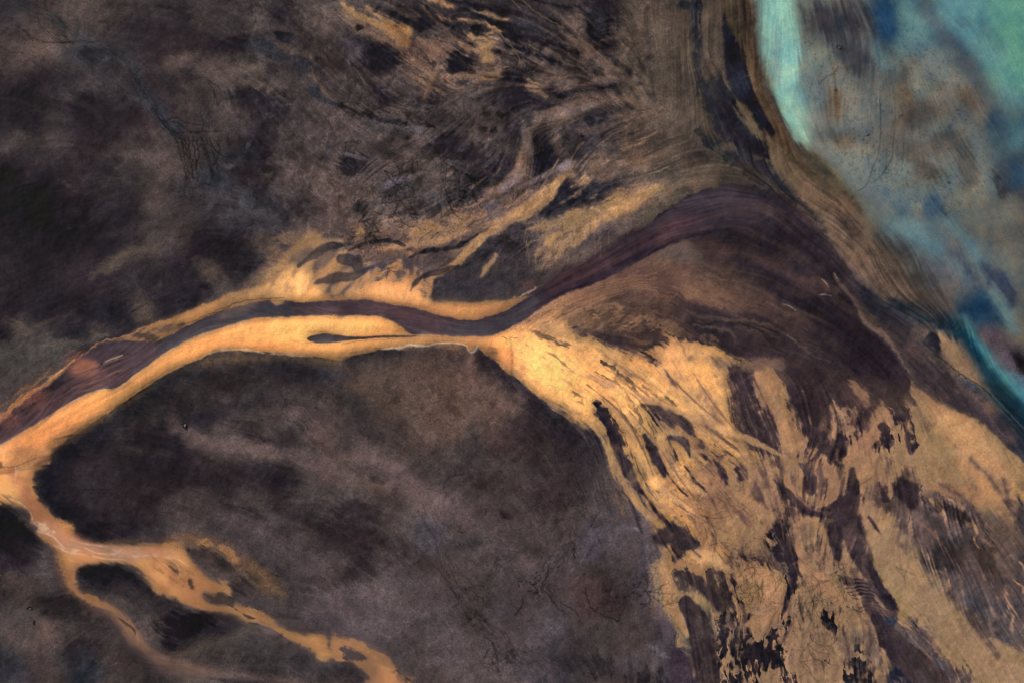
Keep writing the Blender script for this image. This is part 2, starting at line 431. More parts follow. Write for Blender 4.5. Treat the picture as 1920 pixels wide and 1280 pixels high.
B('l', [(600,330,40,14,-30,.4),(750,550,50,18,20,.35),(440,230,60,20,10,.4),(490,200,50,16,20,.35),(1290,935,35,16,10,.6),(830,590,30,20,0,.3),(1400,810,30,12,-60,.35),
        (380,1040,40,10,20,.35),(440,1080,30,8,20,.3),(1180,1170,60,14,-35,.4),(1440,1210,100,40,0,.3),(1850,850,22,60,25,.5),(680,600,60,20,-20,.25),(380,670,40,30,0,.25),(250,520,60,40,0,.15)])
# rills
braid('a', [(120,20),(210,60),(280,90),(350,160),(410,230)], 7, 22, 1.4, .55)
braid('a', [(110,10),(240,60),(300,130),(400,240)], 4, 30, 1.0, .4)
for q in [[(130,170),(200,220),(260,240),(330,240),(400,240),(470,240),(560,236)],[(100,150),(160,200),(190,230)],[(340,245),(440,230),(530,245)],[(0,265),(40,290),(90,297),(130,300)],
          [(210,90),(230,150),(300,190),(380,205)],[(185,215),(150,230),(120,205)],[(250,60),(255,0)]]:
    L('a', q, 1.3, .55, .8)
tree('a', 400,240, 200, 300, 5, 30, 1.0, .4, 2, .4, .15, .08)
braid('a', [(720,340),(745,420),(780,500),(830,590),(890,660),(960,740),(1040,770)], 8, 20, 1.5, .6)
braid('m', [(830,520),(870,600),(910,660),(980,740),(1060,775),(1150,775),(1200,770)], 6, 18, 1.5, .7)
for q in [[(880,590),(885,650),(930,690),(1000,690),(1060,740),(1130,745),(1145,700)],[(910,670),(960,740),(1050,745),(1150,740),(1230,740)],[(930,690),(990,660),(1040,690),(1130,705)]]:
    L('a', q, 1.3, .6, .8)
braid('a', [(1110,470),(1160,500),(1175,560),(1150,640),(1165,700),(1190,760)], 9, 34, 1.3, .6, 4)
braid('a', [(1140,460),(1220,520),(1235,600),(1190,700),(1195,760)], 4, 24, 1.0, .5, 4)
for x0,x1,x2 in [(985,1010,1035),(1010,1035,1045),(1035,1060,1075),(1060,1070,1075),(1085,1095,1110),(1110,1120,1105),(1130,1165,1190),(1155,1200,1200),(1175,1215,1230),(1020,1050,1060),(1120,1150,1185)]:
    L('a', [(x0,775),(x1,860),(x2,940),(x2+10,1010)], 1.5, .62, 1.6, (1.2,.7))
for q in [[(1180,790),(1220,850),(1260,880),(1300,890)],[(1200,740),(1280,745),(1280,790),(1300,830)],[(1040,1010),(1100,1005),(1150,1035),(1210,1050)],[(1060,960),(1120,1030),(1180,1040)],
          [(1190,770),(1240,850),(1200,930)],[(1130,820),(1090,870),(1120,930),(1140,960)],[(1250,560),(1320,550),(1380,540)],[(1010,400),(1080,430),(1150,440),(1230,490)]]:
    L('a', q, 1.3, .5, 1.4)
tree('a', 1060,1000, 150, 200, 6, 50, 1.0, .35, 2)
tree('a', 900,950, 200, 160, 5, 30, .9, .25, 2)
tree('a', 1150,1040, 120, 200, 6, 40, .9, .3, 3)
tree('l', 950,1250, -60, 220, 5, 40, 1.0, .25, 3)
braid('a', [(1690,320),(1760,360),(1800,440),(1860,500),(1919,560)], 5, 20, 1.3, .55)
braid('m', [(1830,640),(1870,680),(1890,730),(1900,760)], 6, 25, 1.3, .55)
tree('l', 1800,860, -80, 180, 4, 50, 1.3, .35, 2)
S('b', [(600,20),(800,30),(950,45),(1080,50)], [4,9,12,3], a=.5, f=5, r=3)
S('b', [(1290,0),(1330,10)], [10,6], a=.6, f=4); S('n', [(1400,80),(1440,70),(1520,100)], [5,8,3], a=.6, f=3)
L('h', [(1660,40),(1720,80),(1800,110),(1880,160)], 2, .5, .8)
for k_ in range(9):
    S('i' if k_%2 else 'c', [(1560+k_*22,150+k_*8),(1700+k_*18,210+k_*16),(1860+k_*10,300+k_*30)], [1,4,1], a=.28, f=3, r=3)
# ================================================================ zone 2 : braided flats, upper middle
zone(2)
B('i', [(340,640,90,50,20,.4),(320,780,150,70,20,.3),(600,600,90,50,10,.4),(700,620,120,60,30,.35),(900,400,80,60,0,.3),(750,800,140,60,30,.25),(100,1080,150,60,-20,.35),
        (1700,300,140,200,0,.35),(1850,200,80,200,0,.4),(1650,700,220,90,-15,.5),(1850,800,120,120,0,.35),(1600,900,120,50,0,.25),(330,920,120,50,0,.3),(1330,320,120,50,35,.35),(1100,450,100,30,0,.4)])
B('c', [(640,400,0,0),(950,480,90,90,0,.8),(970,640,60,120,0,.75),(700,860,200,80,20,.6),(560,800,60,80,30,.5),(230,540,70,90,-20,.6),(540,620,60,90,-30,.5),(1120,870,85,150,8,.85),
        (1450,660,160,45,-10,.6),(1500,760,130,30,-15,.5),(1300,700,90,80,0,.35),(940,950,80,60,30,.55),(1100,1030,90,40,0,.5),(1330,920,60,40,0,.2),(430,80,110,90,30,.6),(60,360,60,60,0,.4),
        (1520,960,120,50,-20,.4),(1350,1120,140,70,20,.5),(1000,1200,200,60,-30,.3),(1530,240,100,60,20,.5),(1560,70,130,60,30,.45),(1780,580,0,0),(700,470,100,30,10,.4)][1:])
B('k', [(330,1080,120,50,-30,.4),(700,600,90,60,0,.3),(480,1130,100,40,0,.35),(250,720,120,35,15,.4),(60,300,80,70,0,.5),(640,720,60,40,0,.35)])
B('l', [(60,280,90,60,20,.35),(110,300,40,50,0,.35),(310,1020,90,40,-30,.4),(420,730,60,18,20,.5),(880,1080,50,20,-30,.5),(380,980,60,20,0,.3),(130,880,90,14,15,.5),(20,860,40,20,20,.4),(520,1100,60,25,0,.3),(640,1180,90,30,0,.25)])
# fine interlaced rills lower-left
for x,y,d,ln in [(240,1110,-60,180),(300,1040,-30,160),(400,980,-80,120),(330,1130,150,200),(330,1130,0,160),(430,1210,-150,150),(560,980,-70,160),(620,1180,-90,260),(620,1180,20,120),
                 (590,920,60,200),(640,1080,-30,200),(240,960,60,120),(20,800,40,120),(0,580,30,280),(690,1080,40,150),(560,1230,-60,120),(300,1250,-60,200),(700,980,30,180),(100,1250,-40,150)]:
    tree('b', x,y,d,ln, 2, 28, 1.6, .6, 3, .7, .3, .2)
for x,y,d,ln in [(200,1080,-50,160),(400,1090,-20,160),(520,1020,-80,140),(640,1030,30,160),(800,960,45,180),(700,1140,-100,140),(830,1010,40,90),(600,900,40,140)]:
    tree('l', x,y,d,ln, 2, 25, 1.6, .4, 2, .7, .3, .2)
for i_ in range(26):
    x=_lr.uniform(320,1000); y=_lr.uniform(500,860)
    S(['i','h','c','c'][i_%4], [(x,y),(x+60,y+40),(x+130,y+95)], [1,_lr.uniform(3,9),1], a=.35, f=3, r=3)
# fan of grooves at 330..530, 620..720
for k_ in range(7):
    L('b', [(330+k_*10,610+k_*12),(430,655+k_*9),(525,716)], 1.3, .55, .6)
B('a', [(860,590,30,25,0,.5),(820,640,30,20,0,.4),(860,735,18,14,0,.6),(890,650,20,16,0,.5)])
# golden streaks top left
S('r', [(0,15),(90,75),(180,120),(260,160)], [4,16,12,20], f=5, r=3, c2='q')
P('r', [(215,100),(270,110),(330,140),(390,140),(400,190),(390,240),(350,270),(300,230),(240,200),(250,160)], f=9, r=4, c2='s')
B('p', [(170,130,120,30,30,.6),(250,230,140,40,20,.4),(60,110,80,30,40,.4)])
S('q', [(150,40),(210,90),(240,120)], [14,10,8], f=5, r=3, a=.8)
S('o', [(70,150),(150,190),(250,230)], [4,16,8], f=6, r=4, a=.6)
S('q', [(450,30),(490,70),(530,110)], [3,8,2], f=4, r=2, a=.7)
S('q', [(500,0),(570,20),(640,40)], [10,14,3], f=5, r=3, a=.9)
S('q', [(730,60),(800,75),(860,95),(940,110)], [2,10,8,2], f=5, r=2, a=.8)
S('q', [(540,90),(620,110),(720,120),(800,130),(850,150),(890,170)], [2,9,12,14,14,16], f=4, r=4, c2='o')
S('q', [(720,200),(800,200),(870,180)], [16,18,12], f=4, r=5, c2='p')
P('q', [(760,230),(830,240),(880,240),(850,270),(860,330),(830,350),(790,350),(780,290)], f=6, r=5, c2='p')
S('q', [(610,220),(680,250),(740,280),(780,300)], [10,14,8,4], f=4, r=5, c2='o')
S('p', [(420,260),(500,270),(590,290),(590,330)], [8,40,24,6], f=7, r=8, e=1, c2='j')
S('p', [(400,330),(440,370),(460,420)], [24,24,6], f=7, r=8, e=1, c2='j')
S('q', [(560,360),(510,420),(480,490),(460,540)], [6,16,12,3], f=5, r=4, c2='o', a=.8)
S('q', [(560,430),(640,420),(740,420),(820,440),(870,430),(890,380)], [4,14,18,30,20,4], f=5, r=6, e=1, c2='o', a=.85)
speck('p', [(350,200),(620,200),(860,240),(900,420),(700,500),(500,560),(400,450),(330,330)], .5, .55, 12)
speck('j', [(900,250),(1300,250),(1600,420),(1300,520),(1000,480)], .6, .45, 14)
S('p', [(1060,480),(1110,490),(1200,460),(1300,445),(1400,455),(1460,440),(1560,450)], [18,16,9,5,5,8,12], f=4, r=5, e=1, c2='o', a=.8)
S('o', [(1080,500),(1130,530),(1150,540)], [14,12,4], f=4, r=5, c2='p', a=.8)
P('c', [(150,290),(220,250),(310,290),(330,340),(290,400),(230,430),(150,380)], f=12, r=5, c2='b')
P('m', [(610,310),(660,290),(710,330),(750,380),(750,410),(680,410),(620,420),(580,380)], f=4, r=3, c2='b')
P('c', [(260,80),(330,40),(430,30),(480,80),(520,150),(440,180),(350,130),(300,130)], f=9, r=4, c2='e')
P('b', [(730,150),(770,140),(800,165),(790,195),(730,190)], f=4, r=3, a=.8)
B('a', [(100,155,22,18,0,.8),(1240,545,40,14,15,.6),(1180,510,30,14,0,.3),(1350,765,12,6,0,.8)])
B('e', [(850,60,0,0,0,0),(830,20,140,12,8,.0)])
# dark flow strands
D_='b'
S(D_, [(620,0),(700,25),(800,40),(900,60),(1000,80),(1090,100)], [3,14,20,14,12,4], f=4, r=2)
S(D_, [(690,60),(780,90),(860,130),(950,150),(1080,160),(1160,190),(1240,210)], [3,10,18,22,20,22,24], f=4, r=3, c2='m')
S(D_, [(900,180),(960,210),(1080,230),(1160,240),(1240,270),(1320,320)], [6,22,22,20,20,8], f=6, r=5, c2='c')
S(D_, [(1080,0),(1140,20),(1220,35),(1300,45),(1360,70),(1400,130),(1400,200),(1450,250)], [5,8,10,10,10,16,18,14], f=4, r=2)
S(D_, [(1170,110),(1240,140),(1300,200),(1380,240),(1440,270),(1500,330),(1560,370),(1610,420)], [3,8,10,12,16,20,20,16], f=3.5, r=2, c2='m')
S(D_, [(1600,430),(1680,425),(1740,430)], [24,20,5], f=4, r=4, c2='m')
S(D_, [(1400,200),(1450,250),(1530,250),(1580,240)], [10,22,16,4], f=5, r=3)
P('m', [(1780,0),(1919,0),(1919,55),(1880,60),(1840,40)], f=4, r=2)
S('m', [(1350,60),(1450,110),(1460,180)], [8,28,20], f=8, r=4, a=.8)
S('c', [(1600,60),(1680,80),(1740,110)], [10,30,10], f=8, r=5, a=.4)
S(D_, [(470,30),(520,90),(560,120),(640,140)], [2,12,14,3], f=4, r=3, a=.8)
S(D_, [(600,130),(660,160),(690,210)], [4,12,4], f=4, r=3, a=.6)
S(D_, [(870,180),(910,220),(960,260),(1060,290),(1150,330),(1250,350)], [3,6,6,6,5,2], f=3, r=3, a=.8)
S('c', [(850,290),(930,320),(980,350),(1040,420)], [3,12,22,10], f=5, r=5, a=.8)
S('c', [(1000,330),(1060,350),(1140,380)], [3,10,4], f=4, r=4, a=.7)
for q in [[(880,150),(890,190),(930,230),(990,290),(1030,300)],[(1020,0),(1080,60),(1180,120),(1250,160)],[(960,0),(1010,50)],[(1330,210),(1400,260),(1480,330),(1560,400)],[(960,270),(1000,330),(1010,380)],[(1250,190),(1320,230),(1400,290)]]:
    L('j', q, 2.0, .6, .6)
P('i', [(1260,100),(1340,90),(1370,140),(1360,190),(1300,170),(1250,140)], f=8, r=4, a=.7, c2='j')
S('j', [(1250,200),(1330,250),(1400,300),(1480,350),(1550,410),(1580,440)], [20,34,30,30,24,10], f=8, r=5, a=.75, c2='i')
S('i', [(1120,150),(1180,190),(1240,220)], [3,12,5], f=5, r=3, a=.7)
S('j', [(1460,235),(1520,225),(1580,205)], [3,10,3], f=5, a=.7)
for k_ in range(12):
    y=110+k_*12; S('h' if k_%2 else 'c', [(1420+k_*6,y),(1560,y-30+k_*4),(1760,y-10+k_*3)], [1,3,1], a=.4, f=2.5, r=2)
for k_ in range(20):
    x=_lr.uniform(900,1500); y=_lr.uniform(200,400)
    S(['j','b','i'][k_%3], [(x,y),(x+60,y+28),(x+120,y+66)], [1,_lr.uniform(3,7),1], a=.4, f=3, r=3)
# left-middle dark ridge from zone1
S('b', [(0,590),(60,620),(140,650),(220,670),(330,690),(440,700),(520,720)], [12,14,9,12,6,4,2], f=3, r=4, a=.65)
S('c', [(180,470),(260,540),(340,570)], [10,30,8], f=6, r=5, a=.5)
# dunes right of centre: pale curved ridge
S('i', [(1060,760),(1090,690),(1150,640),(1240,600),(1340,575),(1460,555),(1600,545)], [14,24,22,20,16,18,24], f=6, r=4, c2='j', a=.85)
S('j', [(1030,860),(1050,780),(1080,690),(1100,650)], [28,22,12,5], f=6, r=4, a=.75, c2='i')
S('j', [(880,1065),(960,1010),(1010,960),(1020,880),(1030,840)], [14,26,34,30,22], f=5, r=3, c2='o', a=.9)
S('l', [(1040,990),(1110,1000),(1170,960),(1240,925),(1300,900)], [4,8,12,10,6], f=3, r=1.5, a=.9, c2='j')
S('c', [(1130,600),(1190,590),(1290,620)], [4,8,4], f=4, r=3, a=.5)
S('b', [(1100,1020),(1020,1005),(950,1050)], [3,6,3], f=2, a=.7)
B('c', [(1230,500,90,40,10,.6),(1400,500,150,20,-3,.6),(1100,590,60,25,0,.5)])
P('v', [(1185,790),(1215,760),(1230,800),(1290,850),(1250,890),(1200,860)], f=7, r=3, a=.45, c2='w')
S('j', [(1180,800),(1215,760)], [10,14], f=4, r=2, a=.6)
S('i', [(1180,670),(1250,650),(1300,650),(1360,690),(1380,740)], [5,10,10,8,3], f=5, r=5, a=.5)
# wispy tongues towards the right
for q,w,c_ in [([(1300,1060),(1360,990),(1380,960)],[3,22,5],'q'),([(1380,970),(1400,940),(1440,930)],[6,16,4],'o'),([(1320,740),(1450,700),(1600,620)],[3,10,3],'i'),
             ([(1430,850),(1500,820),(1560,850)],[3,14,4],'i'),([(1360,880),(1440,870),(1560,880),(1700,850)],[8,8,8,3],'j'),([(1450,960),(1560,930),(1640,900)],[2,8,2],'j'),
             ([(1400,1000),(1500,1000),(1600,990)],[10,20,10],'i')]:
    S(c_, q, w, f=5, r=5, a=.65)
S('m', [(1440,960),(1520,920),(1620,875)], [12,14,4], f=3, r=4, a=.6)
S('m', [(1380,1010),(1450,1060),(1530,1030),(1640,980),(1720,960)], [20,16,14,12,6], f=4, r=5, a=.55, c2='e')
P('b', [(1700,990),(1740,935),(1775,935),(1750,980),(1715,1010)], f=2.5, r=2, a=.75)
B('m', [(1800,590,35,32,0,.75),(1880,620,22,40,0,.5),(1820,600,40,20,30,.4)], e=1)
S('m', [(1380,700),(1440,680),(1520,640)], [8,26,4], f=6, r=3, a=.6)
L('c', [(1540,1110),(1500,1130),(1440,1110),(1380,1090)], 2, .5, 1)
# lower gold bands
S('q', [(800,1280),(860,1260),(960,1220),(1030,1170),(1100,1120),(1170,1060),(1240,1010)], [8,20,26,30,28,24,14], f=3.5, r=2.5, c2='r')
S('j', [(1240,1010),(1280,960),(1300,910)], [14,16,20], f=5, r=3, a=.8)
S('j', [(770,1190),(830,1140),(880,1090),(940,1050)], [6,8,12,14], f=3, r=2, a=.75, c2='l')
L('p', [(930,1275),(990,1235),(1040,1220),(1090,1170)], 2.5, .8, .5)
L('j', [(940,1050),(960,1030)], 3, .8, .3)
for k_ in range(26):
    x=900+k_*9; y=1200-k_*7; tree('c', x,y-10,-85+_lr.normal()*8,60, 1, 0, 1.0, .4, 1, .4, .15, .1)
P('q', [(1230,1280),(1260,1220),(1300,1170),(1330,1190),(1390,1220),(1440,1200),(1440,1150),(1500,1110),(1580,1080),(1640,1040),(1680,1040),(1690,1100),(1650,1150),(1620,1200),(1560,1220),(1480,1215),(1400,1225),(1370,1260),(1330,1280)], f=6, r=6, e=0, c2='r')
B('s', [(1560,1130,90,40,-40,.35),(1300,1240,60,30,0,.3)])
P('q', [(1330,1030),(1370,980),(1400,1000),(1380,1040),(1350,1040)], f=5, r=5, a=.7)
S('j', [(1730,1170),(1790,1120),(1860,1060),(1919,1030)], [6,8,6,4], f=3, r=2, a=.6)
speck('c', [(1480,1170),(1600,1180),(1650,1220),(1550,1230)], 1.2, .5, 6)
B('h', [(1850,700,160,140,0,.35),(1550,1180,0,0)][:1])
# sand strip, horizontal lamination
for k_ in range(30):
    y=90+k_*13+_lr.uniform(-4,4); x=1640+_lr.uniform(0,80)
    S('h' if k_%2 else 'j', [(x,y),(1780,y+4),(1919,y-2)], [1,3,1], a=.14, f=2.2, r=2.5, e=3)
# ================================================================ zone 3 : shore strip and lagoon, upper right
zone(3)
P('T', [(405,-300),(640,-300),(648,0),(655,200),(660,420),(680,560),(705,700),(740,850),(760,930),(700,880),(620,780),(550,660),(500,560),(450,440),(425,300),(410,150)], f=9, r=2, e=3, c2='U', tex=.2)
B((150,196,176), [(500,90,80,120,0,.7),(610,330,40,120,0,.7),(560,560,40,120,-25,.5),(650,740,40,110,-35,.6)])
B('H', [(560,300,60,70,0,.5),(520,420,60,60,0,.4),(560,200,40,40,0,.4),(700,900,60,60,0,.4),(600,480,30,50,0,.3)])
P('Y', [(650,-300),(1050,-300),(1050,80),(1120,300),(1400,250),(1600,500),(1750,900),(1850,1280),(1200,1280),(1000,1060),(840,980),(760,880),(710,700),(680,520),(655,300)], f=16, r=6, e=3, c2='W', a=.8)
B((62,60,64), [(900,110,200,110,0,.8),(950,170,110,60,20,.5),(830,140,90,40,0,.4),(980,300,90,130,-30,.5)])
B((48,47,54), [(930,120,90,60,0,.5),(1020,200,70,40,10,.4)])
B((74,80,86), [(760,210,120,50,-15,.4),(1020,440,70,160,-15,.5),(1000,350,40,80,0,.3)])
B('B', [(1140,80,70,170,-5,.9),(1160,200,55,80,0,.8),(1080,20,60,90,0,.6)])
B('V', [(1290,120,90,140,0,.6),(1400,160,120,60,20,.5),(1240,260,90,50,0,.5),(1110,310,40,90,-30,.4),(1550,300,80,60,40,.4)])
B((100,130,130), [(1260,220,90,40,0,.35),(1330,240,120,40,10,.4)])
B('G', [(1880,100,90,150,-20,.8),(1919,300,60,160,0,.6),(1780,40,100,50,30,.5)])
B((92,156,130), [(1880,130,40,160,-25,.3),(1910,420,30,120,0,.3)])
B('V', [(1620,80,120,100,30,.55),(1750,330,70,140,-40,.6),(1840,560,60,120,-30,.6),(1880,800,50,90,0,.6),(1700,200,80,120,-40,.5)])
B((70,90,98), [(1600,120,60,40,0,.5),(1700,160,60,90,-40,.4),(1780,250,50,80,-40,.4)])
S((72,76,84), [(1370,0),(1420,120),(1520,240),(1600,330),(1690,480),(1760,640),(1790,760)], [40,40,40,40,34,28,24], f=14, r=6, e=3, a=.75)
S((60,82,94), [(1640,430),(1740,560),(1800,700),(1870,860),(1919,960)], [10,30,40,40,60], f=14, r=6, e=3, a=.6)
B((92,80,76), [(1550,340,70,50,40,.4),(1620,560,60,70,0,.4),(1480,240,60,40,30,.3)])
B((104,90,76), [(1240,600,60,110,-5,.6),(860,620,110,170,0,.45),(920,790,90,70,0,.4),(1190,860,60,110,0,.4)])
B((74,70,66), [(1350,640,90,80,0,.45),(1330,400,110,60,20,.35),(1500,800,100,60,20,.5),(1600,960,60,100,-20,.5),(1420,960,80,40,20,.45),(820,760,80,50,30,.3),(1300,850,100,60,0,.3),(1600,640,100,120,0,.3),(1200,440,80,40,0,.3)])
B((78,60,46), [(855,540,28,60,-15,.7),(850,620,50,40,0,.3)])
B('b', [(885,268,18,12,0,.9),(862,508,16,20,0,.7),(1045,760,12,8,-20,.8),(1232,648,8,8,0,.9),(1495,1028,9,8,0,.9),(1545,620,8,6,0,.7),(910,280,30,12,30,.5)], n=.1)
B((126,132,126), [(960,900,180,60,20,.5),(1050,980,160,70,30,.4),(760,860,60,60,0,.5),(1440,400,130,60,20,.35),(1000,700,70,120,0,.3),(1180,930,160,50,20,.3),(950,600,60,90,0,.3),(1550,900,60,120,-30,.25)])
B((106,122,128), [(1080,1090,170,60,35,.6),(950,1020,120,40,35,.5),(1250,1150,110,50,40,.5)])
B((66,88,104), [(1400,1150,60,70,0,.6),(1330,1230,140,50,30,.5),(1080,1000,60,20,-30,.3)])
B((56,60,66), [(1800,1080,35,90,-20,.8),(1880,1140,60,90,0,.5),(1780,980,40,50,0,.5),(1730,690,40,50,0,.5),(1880,900,60,60,0,.5),(1860,640,50,40,0,.35)])
B('b', [(1800,1090,24,60,-20,.7),(1830,1150,20,40,-20,.4),(1770,1010,20,20,0,.5)], n=.6, e=2)
B((112,106,94), [(1650,1050,60,120,-20,.5),(1760,1200,60,100,-25,.6)])
L((50,54,58), [(1112,480),(1110,560),(1117,700),(1105,850),(1068,955),(1035,1040),(990,1072)], 1.0, .6, .4)
L((50,54,58), [(1200,650),(1187,780),(1172,900),(1120,985),(1060,1032)], 1.0, .5, .4)
L((50,54,58), [(1065,955),(1080,962),(1090,950)], 1, .6, .4)
L((60,60,62), [(880,370),(850,410),(800,440),(765,475)], 1.2, .6, .6)
for q in [[(1210,780),(1190,850)],[(1390,990),(1440,1000),(1460,980)],[(1320,930),(1380,945),(1440,960)],[(1400,1020),(1480,1060)],[(1720,940),(1790,1010),(1830,1080)],[(1740,640),(1760,700)]]:
    L((50,50,54), q, 1.0, .22, 1.4)
# tan sand strip and its dark feathered streaks
P((88,77,62), [(-300,-300),(240,-300),(235,0),(235,300),(300,520),(420,640),(520,780),(560,1000),(300,1040),(100,1080),(-300,1200)], f=14, r=4, c2=(76,67,57), e=0, a=.85)
B((112,94,74), [(60,640,100,140,60,.4),(100,980,160,60,-10,.6),(160,400,60,120,0,.35),(20,900,120,60,0,.2)])
P((72,64,50), [(235,-300),(405,-300),(405,0),(412,200),(430,330),(480,460),(560,640),(680,820),(850,1000),(960,1120),(1060,1280),(820,1280),(640,1040),(480,840),(380,640),(330,450),(280,280),(240,120)], f=6, r=2, c2=(88,76,56))
S((96,84,60), [(440,400),(500,560),(600,720),(740,880),(880,1010),(980,1110)], [4,16,20,22,22,12], f=9, r=3, a=.7)
S((60,52,42), [(400,40),(405,200),(440,400),(480,520),(560,660)], [16,16,10,8,4], f=10, a=.6)
S((100,78,66), [(380,260),(420,240),(470,225)], [8,14,10], f=8, r=3, a=.7)
P((116,102,74), [(290,540),(340,575),(400,640),(480,750),(580,870),(700,1000),(820,1130),(940,1280),(1040,1330),(780,1300),(680,1180),(560,1060),(440,960),(350,860),(380,840),(460,860),(480,870),(420,780),(330,680)], f=5, r=3, c2=(104,88,66))
P((148,119,86), [(700,1040),(820,1110),(920,1180),(1000,1290),(1000,1400),(760,1290),(690,1180),(640,1100)], f=14, r=4, c2='o', a=.85)
B((140,104,80), [(900,1150,120,60,45,.5)])
S('m', [(0,20),(40,30)], [30,24], f=3, r=2, a=.8)
S('m', [(70,-60),(75,120),(85,260)], [14,20,14], f=2.5, r=4, e=1, c2='b')
S('m', [(70,300),(85,380),(100,470),(150,560),(200,700)], [10,10,26,44,30], f=6, r=5, e=1, c2='b')
P('m', [(235,120),(262,200),(300,240),(335,330),(365,430),(405,550),(450,650),(520,740),(480,760),(400,640),(340,570),(275,520),(248,420),(240,280)], f=6, r=2.5, e=1, c2='b')
P('m', [(110,480),(180,430),(210,400),(240,470),(290,600),(330,680),(400,760),(460,840),(480,885),(430,890),(340,850),(260,800),(210,740),(170,650),(130,570)], f=6, r=5, e=1, c2='b')
P('m', [(240,880),(330,840),(400,870),(470,930),(540,1010),(600,1080),(500,1060),(400,1000),(300,950)], f=5, r=6, e=1, c2='e', a=.85)
S((56,52,52), [(150,420),(200,560),(260,720),(360,860),(520,1020)], [40,90,90,60,20], f=22, r=6, a=.45)
S('m', [(90,740),(140,800),(200,830),(250,870)], [4,30,24,12], f=3, r=9, e=1, a=.8)
B((104,92,72), [(170,440,30,50,10,.7),(225,600,22,14,60,.8),(130,690,40,50,-30,.4),(240,830,40,36,20,.6),(180,620,30,40,0,.3)])
for k_ in range(40):
    x=_lr.uniform(-100,200); y=_lr.uniform(-60,1000)
    S(['i','e','o'][k_%3], [(x,y),(x+8,y+50),(x+30,y+110)], [1,_lr.uniform(2,5),1], a=.22, f=3, r=3)
for k_ in range(16):
    o=k_*9; S([(62,52,40),(110,94,66)][k_%2], [(330+o,200),(370+o*.8,420),(460+o*.6,620),(620+o*.4,850),(820+o*.3,1060)], [1,3,3,3,1], a=.35, f=2.5, r=2)
# ================================================================ zone 6 : fan, shore and lagoon, right middle
zone(6)
P((104,106,100), [(1300,-100),(2100,-100),(2100,700),(1919,700),(1850,600),(1700,420),(1560,250),(1400,80)], f=14, r=5, e=3, c2=(92,88,82), a=.8)
P((96,118,124), [(1080,-60),(1500,-60),(1480,60),(1560,180),(1640,300),(1560,330),(1440,240),(1300,160),(1160,60)], f=14, r=5, e=3, c2=(86,100,106), a=.8)
S((98,128,134), [(1500,-30),(1600,80),(1680,200),(1760,330),(1830,470),(1860,570)], [26,30,34,26,26,24], f=10, r=3, e=3, a=.8)
B((100,134,140), [(1320,20,120,60,30,.6),(1440,110,80,60,40,.5),(1220,0,80,40,30,.4)])
S((58,60,78), [(1480,90),(1560,170),(1620,260),(1680,330)], [10,20,16,8], f=9, r=3, a=.85)
S((42,54,80), [(1700,220),(1780,290),(1840,380),(1850,450)], [18,40,36,14], f=6, r=4, a=.9, c2=(48,50,66))
P((38,62,84), [(1590,380),(1680,330),(1740,360),(1800,450),(1810,540),(1760,580),(1680,560),(1620,500),(1540,460)], f=9, r=5, c2=(44,62,84))
B((36,60,84), [(1700,470,80,70,30,.7),(1560,450,70,40,30,.4)])
S((112,136,132), [(1740,360),(1800,430),(1850,520),(1880,590)], [12,18,24,18], f=7, r=3, e=3, a=.85)
B((92,78,68), [(1430,400,120,55,20,.85),(1350,380,60,50,0,.4),(1520,320,70,60,20,.3)])
B((98,86,86), [(1420,240,140,60,35,.5),(1560,330,80,50,30,.5),(1640,560,60,30,0,.3)])
B((60,56,54), [(1080,50,90,50,40,.9),(1220,170,90,90,30,.85),(1330,300,90,80,30,.85),(1160,110,70,50,40,.6),(1400,360,60,40,0,.4),(1450,470,100,30,10,.6)])
B((100,94,88), [(1800,640,120,80,10,.6),(1880,560,60,60,0,.5),(1850,780,40,90,-30,.5)])
B((92,76,78), [(1720,640,90,50,30,.6),(1780,740,60,40,40,.5),(1750,590,70,30,10,.4)])
P((44,38,38), [(1830,660),(1880,670),(1919,700),(2100,760),(2100,880),(1919,830),(1870,750)], f=7, r=5, c2='a')
B('a', [(1905,735,40,30,20,.9)])
for q in [[(1400,150),(1480,210)],[(1720,100),(1800,60),(1880,40)],[(1760,80),(1850,70),(1919,90)],[(1700,60),(1760,30)]]:
    L((70,74,76), q, 1.1, .45, 1.2)
# tan strip
P((128,107,82), [(740,-60),(1000,-60),(1080,60),(1180,180),(1300,330),(1330,400),(1260,430),(1200,430),(1120,420),(1060,360),(960,260),(860,120)], f=7, r=3, c2=(112,96,76))
B((146,118,88), [(860,60,70,120,-40,.5),(1000,220,60,100,-40,.35)])
for k_ in range(14):
    o=k_*16; S([(104,86,66),(140,116,88)][k_%2], [(780+o,0),(880+o*.9,140),(990+o*.8,270),(1090+o*.7,380)], [1,4,4,1], a=.3, f=3, r=2)
# blue-grey junction
P((62,68,74), [(1150,420),(1260,410),(1400,440),(1560,480),(1640,560),(1700,700),(1600,680),(1500,600),(1400,560),(1300,560),(1200,520)], f=12, r=5, e=3, c2=(50,58,64), a=.85)
P((44,44,56), [(690,-20),(750,0),(850,125),(950,265),(1050,355),(1160,440),(1260,520),(1340,600),(1240,600),(1120,520),(1000,430),(900,330),(800,220),(740,100)], f=4, r=2, c2='b')
S((92,82,74), [(1160,450),(1260,500),(1350,560),(1400,600)], [10,10,14,6], f=8, r=4, a=.5)
